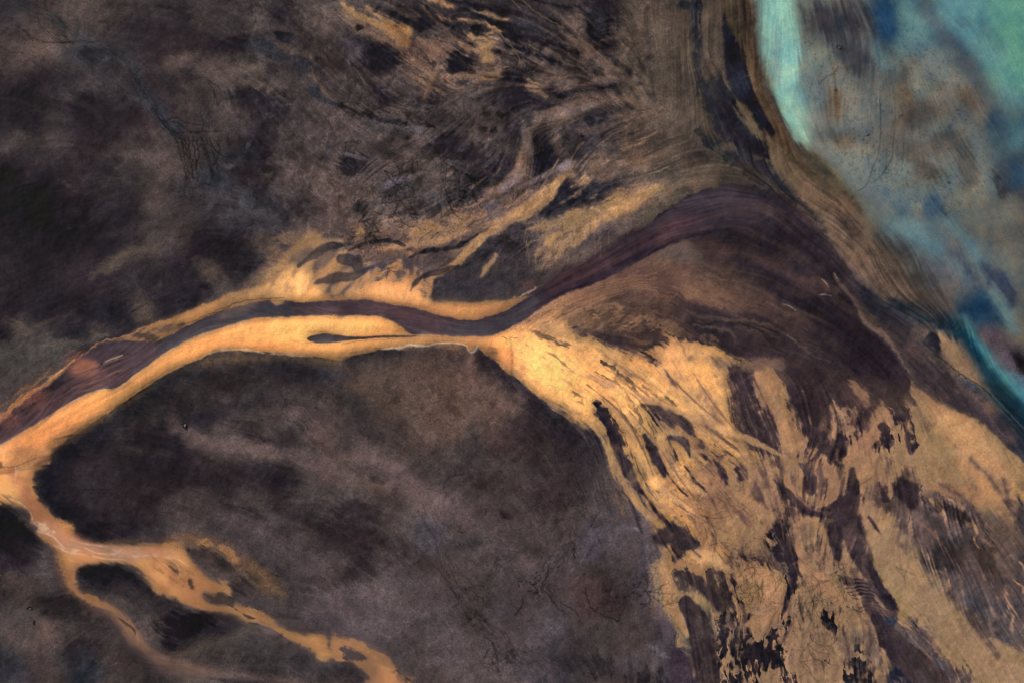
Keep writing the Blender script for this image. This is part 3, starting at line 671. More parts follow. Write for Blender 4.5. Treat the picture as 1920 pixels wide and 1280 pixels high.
# turquoise channel
P((36,58,66), [(1480,520),(1580,540),(1640,600),(1720,720),(1820,850),(1950,1000),(2200,1240),(2200,1420),(1919,1130),(1800,990),(1720,860),(1640,720),(1560,640),(1440,570)], f=8, r=2, c2=(44,66,70))
S((88,146,156), [(1590,500),(1630,610),(1720,740),(1820,850),(1919,945),(2100,1100)], [3,12,24,26,32,34], f=8, r=2, c2=(98,160,168), a=.9)
S((70,110,122), [(1560,500),(1600,580),(1680,720),(1780,850),(1900,980),(2050,1120)], [4,10,10,12,14,14], f=9, r=2, a=.6)
S((62,92,100), [(1650,820),(1760,950),(1850,1060),(1960,1180)], [2,4,6,6], f=4, r=1.5, a=.6)
S((88,74,76), [(1680,600),(1780,740),(1880,870),(1960,930)], [20,34,22,10], f=12, r=4, a=.6)
# purple-brown channel between delta and islet
P((78,65,63), [(1180,520),(1300,570),(1350,680),(1450,780),(1560,850),(1700,950),(1800,1040),(1919,1180),(2200,1420),(2200,1600),(1900,1290),(1790,1190),(1660,1090),(1500,1020),(1350,930),(1260,850),(1200,720),(1130,600)], f=6, r=3, c2=(60,51,53))
B((50,44,48), [(1370,800,60,40,30,.7),(1200,580,70,50,0,.5),(1500,850,60,30,30,.5),(1420,880,90,30,35,.6),(1800,1100,60,30,45,.7),(1560,1000,120,24,32,.6),(1450,760,40,20,0,.4),(1230,800,40,60,0,.4)])
B((104,82,68), [(1600,930,60,24,30,.6),(1480,950,60,20,30,.4),(1280,680,50,30,40,.5),(1740,1010,50,30,20,.9),(1560,900,40,20,0,.4)])
B((132,98,74), [(1735,1005,36,20,20,.6)])
P((150,122,84), [(1430,590),(1500,575),(1560,620),(1640,720),(1690,830),(1740,935),(1650,880),(1560,820),(1480,740),(1440,680)], f=3, r=3, c2=(122,96,70))
B((168,134,92), [(1500,630,60,30,50,.5),(1640,780,30,50,-40,.4)])
B((126,104,80), [(1330,600,50,30,0,.9),(1350,620,30,20,0,.6),(1450,540,60,24,0,.5)])
P('b', [(1350,655),(1385,600),(1405,590),(1435,620),(1440,710),(1420,715),(1390,680)], f=3, r=2.5, c2='m')
L('c', [(1440,720),(1560,820),(1660,880),(1740,945)], 2.0, .6, .8)
L((110,100,90), [(1740,940),(1830,1030),(1919,1130)], 1.5, .4, .5)
S('m', [(1780,920),(1860,1040),(1960,1160),(2100,1300)], [20,34,50,60], f=8, r=3, a=.7)
# thin pale margin of the fan
S((128,108,86), [(850,260),(900,340),(960,400),(1010,500),(1050,560),(1120,600),(1180,660),(1220,720),(1260,800)], [1,6,10,12,12,14,10,6,2], f=4, r=3, a=.85)
S((84,72,70), [(760,100),(820,200),(870,280)], [2,8,4], f=4, r=2, a=.5)
# ================================================================ the fan and the main river
zone(0)
# plain north of the river and island
P('c', [(-160,640),(60,620),(200,640),(330,600),(400,560),(470,540),(500,470),(470,440),(300,470),(100,440),(-160,400)], f=30, r=10, e=3, a=.3)
# fan body
P((43,37,42), [(1150,480),(1240,400),(1280,374),(1330,354),(1387,347),(1447,357),(1487,380),(1520,410),(1560,460),(1597,510),(1620,560),(1613,600),(1640,625),(1680,655),(1700,700),(1705,730),(1680,760),(1630,750),(1560,730),(1480,700),(1400,690),(1340,660),(1280,640),(1220,655),(1100,620),(1050,560)], f=3, r=2, c2=(52,43,47), tex=.4)
zone(6)
# warm washes over the fan
P((112,88,68), [(-560,300),(-400,200),(-200,120),(0,60),(150,70),(260,140),(300,230),(420,330),(560,430),(700,540),(620,560),(480,500),(300,470),(100,450),(-200,420)], f=22, r=8, e=4, a=.75, c2=(84,67,58))
B((140,106,78), [(60,330,160,90,20,.6),(-160,260,200,60,-10,.5),(130,400,180,40,18,.5),(-80,380,200,50,0,.5)])
B((88,66,60), [(500,200,120,40,25,.4),(700,330,100,50,20,.5),(180,130,110,60,10,.4),(420,180,120,24,20,.4),(650,280,90,20,20,.3)])
B((72,58,56), [(600,560,160,30,25,.5),(850,640,120,24,30,.5),(420,640,160,70,15,.5),(300,600,60,60,0,.4),(500,720,200,50,15,.4)])
for k_ in range(46):
    t=_lr.rand(); x=-300+_lr.uniform(0,900); y=150+_lr.uniform(0,330)+0.25*x
    c=[(46,38,44),(128,98,74),(60,48,52),(96,76,64)][k_%4]
    l=_lr.uniform(120,330); S(c, [(x,y),(x+l*.5,y+l*.16),(x+l,y+l*.42)], [1,_lr.uniform(2,8),1], a=.4, f=3, r=2)
for k_ in range(40):
    x=_lr.uniform(300,900); y=_lr.uniform(50,330)+0.45*(x-300); l=_lr.uniform(100,260)
    S([(40,34,40),(70,57,58),(50,42,48)][k_%3], [(x,y),(x+l*.5,y+l*.26),(x+l,y+l*.6)], [1,_lr.uniform(2,7),1], a=.4, f=3, r=2)
for q in [[(560,430),(600,440),(635,465)],[(780,290),(800,305),(822,335)],[(770,378),(800,376),(835,384)],[(850,255),(870,285)],[(590,605),(635,635)]]:
    SR((156,134,114), q, [1,3.5,1], a=.75, f=1.6, r=.8)
S((92,72,62), [(600,290),(700,290),(780,310),(850,350),(900,390)], [3,14,20,16,4], f=6, r=4, a=.65)
S((84,66,60), [(640,330),(720,350),(800,420)], [3,12,3], f=5, r=3, a=.5)
S((36,31,38), [(900,380),(960,430),(920,400)], [10,12,6], f=3, r=2, a=.7)
P((38,33,39), [(820,380),(900,390),(960,430),(950,450),(1010,520),(985,530),(930,500),(860,450)], f=4, r=4, a=.8)
B((40,33,38), [(1100,740,130,110,40,.85),(700,60,120,80,20,.5),(980,600,120,50,35,.6),(850,500,120,40,30,.4),(420,90,160,30,15,.4),(350,700,120,60,10,.2)])
# swirl lower fan
for q,c,w in [([(0,530),(120,580),(220,670),(330,720),(440,730),(540,715),(640,740)],(56,46,50),[2,10,12,10,6,5,2]),
  ([(20,560),(150,640),(260,715),(360,740),(480,735)],(128,106,88),[1,4,5,4,1]),([(60,540),(200,560),(280,590),(300,650)],(120,100,86),[2,8,6,2]),
  ([(130,530),(260,530),(380,560),(470,620),(560,700),(620,730)],(44,37,41),[3,8,6,8,8,3]),([(300,560),(400,590),(480,640)],(88,70,62),[3,16,4]),
  ([(180,600),(240,670),(340,715)],(44,38,42),[3,9,3]),([(330,640),(420,690),(540,700)],(66,53,52),[3,16,4]),([(80,520),(250,520),(420,540),(560,590),(700,690),(820,760)],(104,82,68),[2,5,5,6,6,1]),
  ([(0,480),(150,500),(320,520),(460,560)],(96,78,66),[2,10,6,2])]:
    S(c, q, w, a=.7, f=3, r=2)
# tongue region below fan
P((54,43,46), [(250,830),(330,790),(420,790),(560,740),(700,760),(900,820),(1100,860),(1240,860),(1290,960),(1310,1000),(1200,960),(1150,900),(1060,960),(1040,1010),(900,1030),(830,990),(780,1100),(800,1200),(700,1280),(560,1280),(480,1250),(420,1280),(340,1200),(330,1060),(290,950)], f=4.5, r=5, e=1, c2=(62,50,50))
# ================================================================ golden delta head (zones 5, 6)
zone(5)
P((232,178,104), [(920,560),(1000,540),(1100,500),(1180,470),(1220,440),(1300,470),(1290,560),(1340,620),(1420,625),(1520,670),(1640,700),(1750,760),(1840,770),(1760,680),(1860,670),(1919,630),(2000,640),(2100,680),(2140,760),(2100,830),(2180,900),(2200,1100),(2250,1280),(1900,1300),(1650,1290),(1490,1280),(1480,1240),(1450,1180),(1400,1140),(1320,1110),(1250,1060),(1180,1010),(1100,950),(1030,880),(950,820),(880,760),(810,700),(765,660),(700,640),(600,640),(700,600),(850,600)], f=3, r=2, c2=(216,164,96), tex=.3)
P((226,172,98), [(1919,640),(2000,650),(2150,700),(2160,800),(2200,900),(2220,1020),(2300,1180),(2350,1300),(2100,1400),(1919,1330),(1700,1300),(1700,1000),(1750,760)], f=4, r=4, c2=(206,158,96))
B((240,190,108), [(1250,850,300,120,45,.5),(1100,760,160,80,30,.5),(1650,1000,200,60,55,.4),(1900,1050,160,120,40,.5),(2000,850,90,120,0,.5)])
B((196,152,98), [(1200,560,120,50,0,.6),(1400,720,180,60,20,.4),(1320,920,60,30,0,.5),(1300,1020,120,30,40,.4),(1260,620,120,40,10,.4),(1600,800,160,40,30,.35)])
B((190,156,96), [(1600,760,200,40,35,.4),(1760,880,160,30,50,.5)])
# brown scrubby patch
P((128,100,72), [(1240,470),(1300,440),(1400,400),(1500,420),(1560,380),(1640,400),(1740,440),(1860,520),(1919,560),(2060,600),(2120,640),(1919,620),(1860,665),(1780,640),(1700,690),(1600,690),(1500,650),(1400,600),(1320,570)], f=5, r=6, e=1, c2=(88,68,56), tex=.9)
speck((62,50,48), [(1240,480),(1500,400),(1700,420),(1919,560),(1860,660),(1700,690),(1550,680),(1380,600)], .35, .8, 8)
speck((190,146,98), [(1200,480),(1500,400),(1600,480),(1500,560),(1350,560)], .4, .6, 8)
P((60,49,48), [(1310,560),(1340,560),(1390,590),(1480,570),(1560,590),(1640,640),(1690,680),(1650,695),(1560,680),(1480,650),(1400,610),(1350,610)], f=4.5, r=4, e=1, c2=(78,60,52))
P((60,49,50), [(1700,555),(1760,590),(1840,640),(1900,650),(1860,668),(1790,650),(1730,630)], f=4.5, r=4, e=1, a=.9)
S((60,48,46), [(1690,700),(1740,740),(1800,760)], [10,14,4], f=3.8, r=4, e=1, a=.85)
S((92,72,58), [(1840,700),(1870,760),(1870,800)], [5,8,3], f=3, r=4, a=.6)
for k_ in range(26):
    x=_lr.uniform(1250,1850); y=_lr.uniform(420,620); S([(70,56,50),(176,136,92)][k_%2], [(x,y),(x+30,y-20),(x+70,y-55)], [1,_lr.uniform(2,6),1], a=.5, f=2.5, r=3)
S((100,80,62), [(1650,400),(1720,470),(1800,540),(1919,600)], [6,10,10,6], f=5, r=4, a=.5)
P((92,72,62), [(1560,380),(1640,360),(1800,400),(1960,480),(1919,560),(1800,500),(1700,440)], f=9, r=5, a=.6, c2=(120,94,72))
# tan wash beside river heading to the fan
P((190,144,96), [(940,570),(1040,500),(1130,440),(1240,375),(1360,330),(1500,290),(1640,280),(1600,360),(1480,400),(1330,430),(1200,470),(1080,520)], f=7, r=3, c2=(150,112,80))
P((128,98,76), [(1380,330),(1560,255),(1700,180),(1800,130),(1960,100),(2000,200),(1919,330),(1750,360),(1560,360),(1420,380)], f=9, r=4, c2=(104,80,66))
for k_ in range(18):
    o=k_*9; S([(120,90,70),(208,158,104),(96,74,62)][k_%3], [(960+o,575+o*.2),(1120+o,455+o*.3),(1320+o,360+o*.3),(1560+o,290+o*.4),(1780,250+o)], [1,3,4,4,1], a=.4, f=2.5, r=1.5)
P((96,88,76), [(1780,150),(1919,100),(2000,130),(2040,200),(1919,190),(1850,180)], f=9, r=3, a=.8)
# small dark grasses-like marks on gold
for q in [[(1150,620),(1200,650),(1270,640)],[(1170,640),(1240,655)],[(1090,575),(1120,600),(1160,625)]]:
    S((110,88,62), q, [2,9,2], a=.6, f=3.8, r=5, e=1)
speck((110,88,60), [(1300,900),(1370,910),(1380,950),(1310,950)], .3, .7, 6)
S((84,70,52), [(1470,762),(1540,790),(1590,830),(1640,890),(1700,970)], [3,12,12,7,2], f=2.2, r=4, e=1, a=.85)
S((84,70,52), [(1425,815),(1500,850),(1570,900),(1630,960),(1660,1030),(1690,1100),(1680,1140)], [2,6,9,12,8,6,2], f=2.2, r=3, e=1, a=.8)
S((100,82,58), [(1500,780),(1600,880),(1680,960)], [1,4,1], f=2.5, r=2, a=.5)
P((54,44,46), [(1425,980),(1470,1000),(1520,1070),(1570,1150),(1600,1220),(1640,1330),(1640,1420),(1560,1420),(1530,1300),(1500,1180),(1450,1080)], f=3.8, r=4, e=1, c2=(66,52,50))
P((54,44,46), [(1690,1000),(1760,1010),(1850,1040),(1919,1090),(1960,1160),(1900,1160),(1820,1130),(1760,1090)], f=3.8, r=4, e=1, c2=(66,52,50))
P((54,44,46), [(1705,1180),(1740,1170),(1770,1210),(1800,1300),(1790,1420),(1740,1400),(1710,1300)], f=4.5, r=4, e=1, c2=(66,52,50))
P((80,62,54), [(1830,1180),(1900,1190),(1980,1260),(1960,1350),(1880,1300)], f=4, r=5, e=1)
S((110,90,60), [(1780,880),(1840,960),(1870,1010)], [1,8,1], f=3, r=3, a=.6)
for k_ in range(20):
    x=_lr.uniform(1560,1900); y=_lr.uniform(760,1000); L((120,94,62), [(x,y),(x+20,y+22)], 1.0, .4, .5)
# ================================================================ golden banks of the river
zone(0)
GB=[(-160,905),(-100,880),(0,830),(50,800),(100,772),(143,745),(187,728),(217,724),(250,702),(300,665),(333,645),(367,628),(417,612),(467,597),(520,592),(583,590),(640,588),(723,594),(763,615),(890,615),(945,612),(960,650),(960,690),(957,702),(933,682),(910,662),(895,648),(888,658),(878,657),(873,650),(847,642),(820,642),(803,647),(787,648),(767,645),(750,652),(723,655),(693,661),(660,668),(640,675),(600,669),(567,666),(517,663),(467,658),(417,656),(393,664),(373,675),(333,690),(300,707),(260,734),(217,764),(173,790),(133,820),(97,854),(70,870),(63,884),(60,914),(70,935),(-20,950),(-160,1000)]
P((224,166,90), GB, f=1.6, r=1.2, c2=(210,154,84), tex=.25, dh=.4)
B((236,180,102), [(520,620,120,26,-5,.6),(640,610,100,16,0,.7),(800,640,120,14,0,.4)])
B((200,142,78), [(60,850,120,40,-35,.5),(200,770,110,24,-32,.4),(420,640,60,10,-10,.3),(20,900,50,40,0,.7)])
S((176,122,68), [(-20,855),(40,825),(110,790),(160,760),(215,735),(290,700)], [2,3,4,3,2,1], a=.35, f=3, r=2)
zone(4)
for q,w in [([(1150,620),(1280,600),(1400,590),(1540,600)],2),([(1000,650),(1100,625),(1250,580),(1400,545)],2.5),([(430,975),(560,925),(660,905),(760,860)],2.5),([(40,1240),(200,1180),(400,1110)],3),([(900,760),(1050,680),(1200,630)],2)]:
    S((176,122,66), q, [.5,w,.5], a=.4, f=2, r=1)
for q in [[(1640,632),(1700,645),(1760,650)],[(1730,585),(1850,590),(1900,605)],[(1200,690),(1350,675),(1560,668)]]:
    L((150,104,60), q, 1.0, .4, .8)
# pale foam rim + dark undercut
SR((248,208,160), [(1120,738),(1180,708),(1250,688),(1340,684),(1400,688),(1480,702),(1560,709),(1640,713),(1700,721),(1760,722)], [.5,2.5,5,5,6,4.5,4,4,2.5,1], f=2.2, r=1.6, e=2, a=.6)
SR((244,184,118), [(400,1180),(520,1088),(650,1008),(780,918),(900,838),(1000,788),(1110,742)], [1.5,2,2.5,2.5,3,2.5,1.5], f=2.0, r=1.2, e=2, a=.6)
SR((34,28,28), [(620,1042),(700,985),(790,922),(860,880)], [1,3,4,1], f=1.6, r=1, a=.7)
# diffuse olive fringe under south bank
S((116,92,62), [(1130,760),(1220,740),(1330,730),(1450,735),(1600,745),(1800,750),(1919,750)], [8,26,24,18,16,22,26], f=12, r=5, e=3, a=.75)
S((92,74,54), [(980,820),(1080,790),(1200,775)], [6,14,10], f=10, r=4, a=.5)
# upper golden bank
zone(0)
P((220,164,92), [(195,648),(240,628),(285,612),(333,596),(375,576),(420,556),(470,540),(505,528),(520,510),(545,490),(580,488),(610,500),(640,520),(660,540),(700,548),(740,545),(790,555),(850,566),(905,563),(950,562),(985,558),(1000,558),(960,584),(907,602),(870,602),(807,590),(770,580),(723,571),(673,563),(640,564),(600,568),(560,569),(520,566),(467,571),(417,586),(367,607),(340,620),(317,634),(290,642),(240,642)], f=4, r=5, e=3, c2=(200,146,86), tex=.3)
zone(4)
S((236,178,100), [(1250,400),(1400,370),(1560,360),(1700,370),(1800,380)], [8,24,34,30,18], f=8, r=4, e=3, a=.7)
P((206,156,92), [(1480,300),(1560,200),(1620,130),(1700,60),(1780,30),(1860,80),(1850,120),(1740,140),(1640,170),(1630,230),(1700,280),(1760,300),(1860,230),(1919,190),(1919,300),(1840,310),(1760,350),(1600,370)], f=9, r=6, e=3, c2=(180,134,84))
B((224,172,98), [(1700,330,120,40,0,.6),(1860,260,60,50,-30,.5),(1780,80,70,20,-10,.5),(1600,240,60,60,0,.3)])
B((96,80,66), [(1480,90,70,80,0,.5),(1560,100,60,60,0,.4),(1200,260,110,40,35,.4),(1260,350,90,40,0,.3),(1420,300,90,40,-30,.4)])
P((76,66,58), [(1640,190),(1700,160),(1780,130),(1850,125),(1919,100),(1919,160),(1850,220),(1780,250),(1700,220)], f=4, r=4, c2=(92,78,62))
S((60,50,46), [(1640,185),(1740,150),(1840,130),(1919,90)], [2,5,3,4], f=2, r=2, a=.8)
P((84,74,64), [(1790,310),(1860,300),(1919,310),(1960,330),(1960,370),(1880,380),(1810,350)], f=5, r=4, a=.85)
L((70,58,50), [(1000,548),(1080,530),(1150,495),(1260,462),(1330,420),(1400,408),(1500,400),(1600,392)], 1.2, .6, 1.0)
L((90,66,48), [(1180,490),(1260,450),(1370,415)], 1.5, .5, 1.2)
S((84,68,56), [(760,600),(830,585),(900,570),(980,565),(1030,545)], [4,10,18,20,5], f=4, r=3, c2=(120,94,68), a=.9)
B((60,52,50), [(860,600,40,14,0,.4),(660,550,60,30,-10,.5),(640,590,40,20,0,.4)], e=2)
speck('b', [(610,540),(700,520),(760,580),(700,610),(620,610)], .9, .8, 4, 2)
B((86,74,60), [(800,480,60,60,-30,.7),(830,430,60,30,0,.4),(780,400,30,50,0,.3),(560,590,60,50,-30,.3)])
L('b', [(740,475),(790,450),(830,425)], 1.5, .5, 1)
# grey flats west of the river
B((68,62,57), [(150,700,190,110,-20,.8),(350,650,130,40,-10,.7),(100,560,90,70,30,.5),(60,800,120,60,-30,.6),(250,600,120,30,-15,.3)])
B((92,78,66), [(110,540,70,14,30,.5),(330,650,140,14,-8,.4),(580,610,60,14,0,.4),(200,560,110,14,-25,.3),(130,580,90,14,30,.3)])
B('b', [(20,590,50,40,0,.7),(360,580,90,50,0,.6),(450,590,60,40,0,.5),(600,480,150,60,10,.5),(250,400,240,70,0,.4),(120,200,130,120,0,.4)])
B((72,63,56), [(620,220,120,30,-35,.7),(700,170,120,40,-25,.6),(800,140,120,50,0,.5),(1160,270,90,60,30,.5),(1230,320,80,50,20,.5),(1010,60,60,90,0,.4),(950,30,120,40,-20,.35)])
B('b', [(1150,340,40,20,20,.6),(1100,300,50,60,0,.3),(900,420,120,80,20,.4),(1350,180,120,70,10,.5),(1200,80,120,60,0,.4)])
S((84,74,62), [(550,215),(650,170),(760,140),(880,110)], [2,8,8,2], f=7, r=4, a=.45)
S((66,58,54), [(140,660),(230,610),(330,540),(400,480)], [3,8,8,2], f=9, r=3, a=.5)
speck((88,76,62), [(120,880),(300,760),(340,800),(180,930)], 1.0, .5, 8)
speck((30,26,28), [(60,920),(200,860),(240,880),(60,960)], .9, .6, 6)
# ---- the river itself
zone(0)
RT=[(-160,905),(-60,850),(0,806),(50,776),(92,730),(130,692),(143,672),(187,650),(240,639),(290,640),(317,630),(340,617),(367,604),(417,584),(467,569),(520,564),(567,567),(640,563),(673,560),(723,569),(773,577),(807,587),(840,595),(873,600),(907,597),(940,587),(960,574),(987,560),(1007,544),(1027,524),(1057,504),(1087,494),(1123,470),(1160,450),(1207,427),(1240,403),(1280,377),(1330,356),(1387,349)]
RB=[(1440,400),(1380,420),(1320,438),(1280,450),(1233,470),(1207,484),(1160,510),(1107,534),(1057,550),(1027,567),(1000,587),(973,604),(950,617),(923,629),(890,630),(840,629),(783,627),(763,622),(750,610),(723,597),(690,592),(640,591),(583,593),(520,594),(467,599),(417,614),(367,630),(333,647),(300,667),(250,704),(217,727),(187,730),(143,747),(100,774),(50,804),(0,834),(-60,870),(-160,930)]
P((56,48,53), RT+RB, f=1.8, r=1.0, c2=(66,56,60), tex=.35, dh=-.3)
zone(4)
P((92,66,62), [(0,1100),(120,1000),(220,920),(330,850),(400,790),(450,800),(600,800),(720,800),(700,860),(560,900),(430,950),(300,1040),(150,1120),(0,1200)], f=8, r=3, c2=(66,52,54), a=.8)
P((74,56,58), [(140,690+320),(430,740),(560,680),(740,650),(900,640),(900,700),(760,790),(600,860),(430,930)], f=12, r=3, a=.6)
P((64,62,66), [(900,660),(960,620),(1100,545),(1260,480),(1400,440),(1560,425),(1650,440),(1640,490),(1450,500),(1280,545),(1120,600),(1000,650),(920,690)], f=7, r=2, c2=(56,55,62), a=.9)
S((74,74,72), [(900,690),(1050,620),(1250,548),(1400,510)], [6,16,10,4], f=6, r=2, a=.5)
S((88,66,66), [(1650,450),(1780,455),(1919,470)], [8,24,24], f=6, r=3, a=.6)
S((52,47,52), [(1650,432),(1780,440),(1919,432)], [10,8,8], f=4, r=2, a=.7)
B('b', [(260,930,110,40,-30,.55),(380,850,90,30,-20,.5),(160,1010,40,30,0,.4),(800,610,90,22,10,.7)])
P((176,114,80), [(395,780),(440,738),(500,742),(550,770),(540,800),(480,820),(420,810)], f=6, r=4, c2=(140,92,72), e=1)
B((150,98,74), [(460,780,90,60,20,.5),(200,950,60,60,0,.5),(60,1080,60,60,-40,.4)])
for k_ in range(34):
    t=_lr.uniform(-1,1); x=_lr.uniform(380,620); y=880-(x-400)*.32+t*60
    S([(150,104,80),(48,40,44),(96,72,66)][k_%3], [(x,y),(x+90,y-26),(x+200,y-80)], [.8,_lr.uniform(1,3),.8], a=.42, f=2, r=1)
for k_ in range(18):
    x=_lr.uniform(0,300); y=1130-(x)*.62+_lr.uniform(-60,50); S([(40,34,38),(96,70,64)][k_%2], [(x,y),(x+80,y-50),(x+170,y-105)], [.8,_lr.uniform(2,5),.8], a=.4, f=2.5, r=1.5)
SR((190,160,130), [(590,752),(640,732),(690,714)], [1,5,1], f=1.6, r=.8, a=.8)
S((150,120,100), [(570,765),(640,745),(720,720)], [1,3,1], f=2, r=1, a=.6)
B((20,18,22), [(568,762,8,5,0,.9)], n=0)
S((170,130,96), [(400,900),(470,870),(560,830)], [.5,1.5,.5], a=.3, f=2)
# orange rims left
S((196,138,84), [(-200,1190),(0,1070),(100,985),(180,925),(260,868),(330,820),(380,775),(420,742)], [26,20,14,12,9,8,7,4], f=2.2, r=1.5, c2=(160,112,74), a=.95)
SR((236,176,116), [(240,880),(330,815),(400,756),(420,740)], [1,3,3,1], f=1.5, r=.6, a=.7)
S((120,90,64), [(0,1010),(100,940),(200,860),(280,800)], [4,5,6,2], f=2.2, r=3, a=.7)
for k_ in range(5): L((88,68,52), [(120+k_*8,960-k_*14),(200+k_*8,860-k_*8),(300,780-k_*6)], 1.2, .45, 1.2)
L((90,70,54), [(0,1020),(90,975),(180,900)], 1.5, .6, .8)
S((186,134,86), [(440,728),(500,688),(580,650),(640,632),(730,606),(800,570),(880,545)], [.5,1.5,2,4,5,4,1.5], f=1.6, r=1, a=.75)
S((70,60,62), [(700,660),(800,665),(900,650)], [3,12,3], a=.4, f=4)
# mid river tones
zone(5)
S((60,48,54), [(0,440),(150,440),(300,470),(450,520),(600,560)], [20,24,26,24,10], f=6, r=3, a=.7, c2=(78,58,60))
S((96,70,64), [(100,440),(260,450),(400,480),(520,520),(640,545)], [1,3,4,4,1], f=3, r=2, a=.5)
S((84,62,60), [(60,470),(250,480),(420,530),(560,570)], [1,4,4,1], f=3, r=2, a=.5)
P((66,66,68), [(560,560),(700,530),(800,530),(900,500),(1000,440),(1080,390),(1100,430),(1000,520),(920,575),(840,605),(700,605),(600,600)], f=7, r=2, c2=(58,58,64), a=.8)
S((48,43,52), [(780,520),(900,490),(1000,430),(1080,370),(1150,320)], [2,10,10,10,4], f=5, r=2, a=.6)
S((92,84,78), [(380,560),(460,590),(560,600),(700,606),(840,606),(910,595)], [3,8,5,3,3,1], f=3, r=1.5, a=.5)
P((74,52,56), [(1150,330),(1250,260),(1400,210),(1560,120),(1700,50),(1850,-40),(1980,-80),(2000,-40),(1919,20),(1750,110),(1600,190),(1450,250),(1300,310),(1180,360)], f=8, r=4, c2=(92,66,66), a=.7)
S((40,33,42), [(1100,440),(1240,370),(1400,305),(1560,225),(1720,140),(1900,60),(2050,30),(2200,10)], [6,14,16,16,18,18,14,6], f=4, r=2, a=.85)
S((48,36,42), [(1100,370),(1250,250),(1350,215),(1480,130),(1600,55),(1700,10)], [6,8,8,10,10,8], f=4, r=2, a=.6)
S((104,76,72), [(1700,60),(1800,20),(1880,-30)], [2,16,4], f=6, r=3, a=.5)
S((34,30,36), [(1060,360),(1150,290),(1250,228),(1350,195),(1450,132),(1560,68),(1680,-4)], [1,2,2.5,2,2,2,1], f=1.5, r=1, a=.6)
for k_ in range(30):
    x=_lr.uniform(0,560); y=450+0.00028*x*x+_lr.uniform(-35,40)-(x<100)*8; S([(44,38,44),(92,68,66)][k_%2], [(x,y),(x+70,y+8),(x+150,y+30)], [.6,_lr.uniform(1,3),.6], a=.35, f=2, r=1)
for k_ in range(30):
    x=_lr.uniform(1100,1750); y=380-(x-1100)*.52+_lr.uniform(-55,20); S([(40,33,40),(100,74,72),(60,45,50)][k_%3], [(x,y),(x+70,y-32),(x+150,y-76)], [.6,_lr.uniform(1,4),.6], a=.4, f=2.5, r=1.5)
# slit and tail
P((60,56,60), [(575-640,600)] , f=1) if False else None
zone(0)
P((62,58,62), [(577,634),(588,628),(605,626),(630,628),(660,631),(700,630),(760,628),(790,629),(760,632),(700,634),(660,637),(620,642),(598,642),(583,639)], f=1.4, r=.5, c2=(52,47,52))
S((80,64,58), [(690,632),(760,630),(830,631)], [.6,1.2,.6], a=.7, f=1.2, r=.4)
zone(5)
L((120,90,62), [(0,655),(80,640),(200,630),(400,622)], 1.2, .5, .4)
S((200,150,92), [(380,622),(470,612),(510,612)], [2,6,2], f=2, r=1, a=.8)
# pale ragged rim east part of the bank
SR((252,224,190), [(230,682),(290,676),(330,676),(380,658),(440,664),(490,662),(540,648),(620,648)], [1,3,5,4,4,5,2,1], f=2.0, r=1.8, e=2, a=.7)
SR((252,238,215), [(705,662),(715,690),(732,700),(750,692),(768,662)], [1,2.5,3,3,1], f=2, r=1.6, e=2, a=.55)
SR((238,200,160), [(560,645),(620,646),(680,655),(705,668)], [1,2,3,3], f=2, r=1, a=.6)
S((214,170,124), [(880,752),(960,815),(1040,885),(1110,955)], [1,4,5,2], f=3, r=3, a=.4)

zone(6)
S((132,110,86), [(850,260),(900,340),(960,400),(1010,500),(1050,560),(1120,600),(1180,660),(1220,720),(1260,800),(1330,880)], [2,8,12,16,16,18,14,8,5,2], f=4, r=2, a=.85)
S((92,78,68), [(1180,620),(1240,700),(1280,800),(1360,900),(1480,980)], [4,10,8,8,3], f=4, r=2, a=.6)
S((38,33,42), [(740,20),(850,150),(950,290),(1060,400),(1150,480)], [8,14,14,12,4], f=5, r=2, a=.6)
S((58,52,56), [(800,180),(880,280),(960,370)], [2,4,2], f=3, r=1, a=.6)
# ================================================================ veined flats north of the river (zone 5 top)
zone(5)
P((92,78,66), [(-60,-40),(500,-60),(900,-60),(800,120),(600,260),(460,300),(300,270),(100,300),(-60,360)], f=16, r=6, e=3, c2=(78,68,62), a=.7)
P((150,120,82), [(340,20),(450,0),(540,10),(620,60),(560,110),(440,100),(380,70)], f=10, r=6, e=3, a=.8)
B((160,124,82), [(100,25,40,50,0,.7),(20,60,30,30,0,.5),(470,40,90,30,0,.5),(640,20,60,40,-30,.4),(700,-30,120,40,-30,.5),(230,20,60,30,0,.3)])
P((66,58,57), [(10,190),(40,160),(100,160),(120,200),(90,240),(30,230)], f=5, r=5, c2=(58,51,50))
P((74,66,64), [(130,210),(220,190),(270,230),(240,280),(120,300),(20,370),(-60,370),(-60,300),(60,270)], f=6, r=5, c2=(84,75,70))
S((186,142,90), [(-40,290),(40,240),(110,200),(150,190)], [14,12,8,3], f=5, r=4, a=.8)
P((200,152,94), [(270,220),(310,195),(345,215),(330,240),(285,240)], f=5, r=5, a=.8)
P((176,136,90), [(370,135),(420,115),(470,130),(450,160),(400,170)], f=6, r=6, a=.8)
S((56,48,46), [(-20,100),(60,85),(130,95)], [4,12,6], f=2.5, r=4, a=.85)
S((60,52,48), [(100,120),(180,85),(260,75),(340,85)], [2,3,4,3], f=2, r=2, a=.8)
P((54,47,46), [(340,80),(380,80),(410,115),(380,130),(345,115)], f=3, r=4)
S((62,53,49), [(380,190),(450,150),(540,128),(640,122),(700,85),(760,40),(840,-5),(900,-40)], [2,5,6,5,8,9,6,3], f=2.2, r=3, a=.85)
S((108,92,76), [(400,180),(470,150),(560,140),(660,130)], [1,4,4,2], f=3, r=3, a=.5)
S((96,84,76), [(450,300),(480,250),(560,200),(640,160)], [14,20,20,8], f=7, r=5, a=.6)
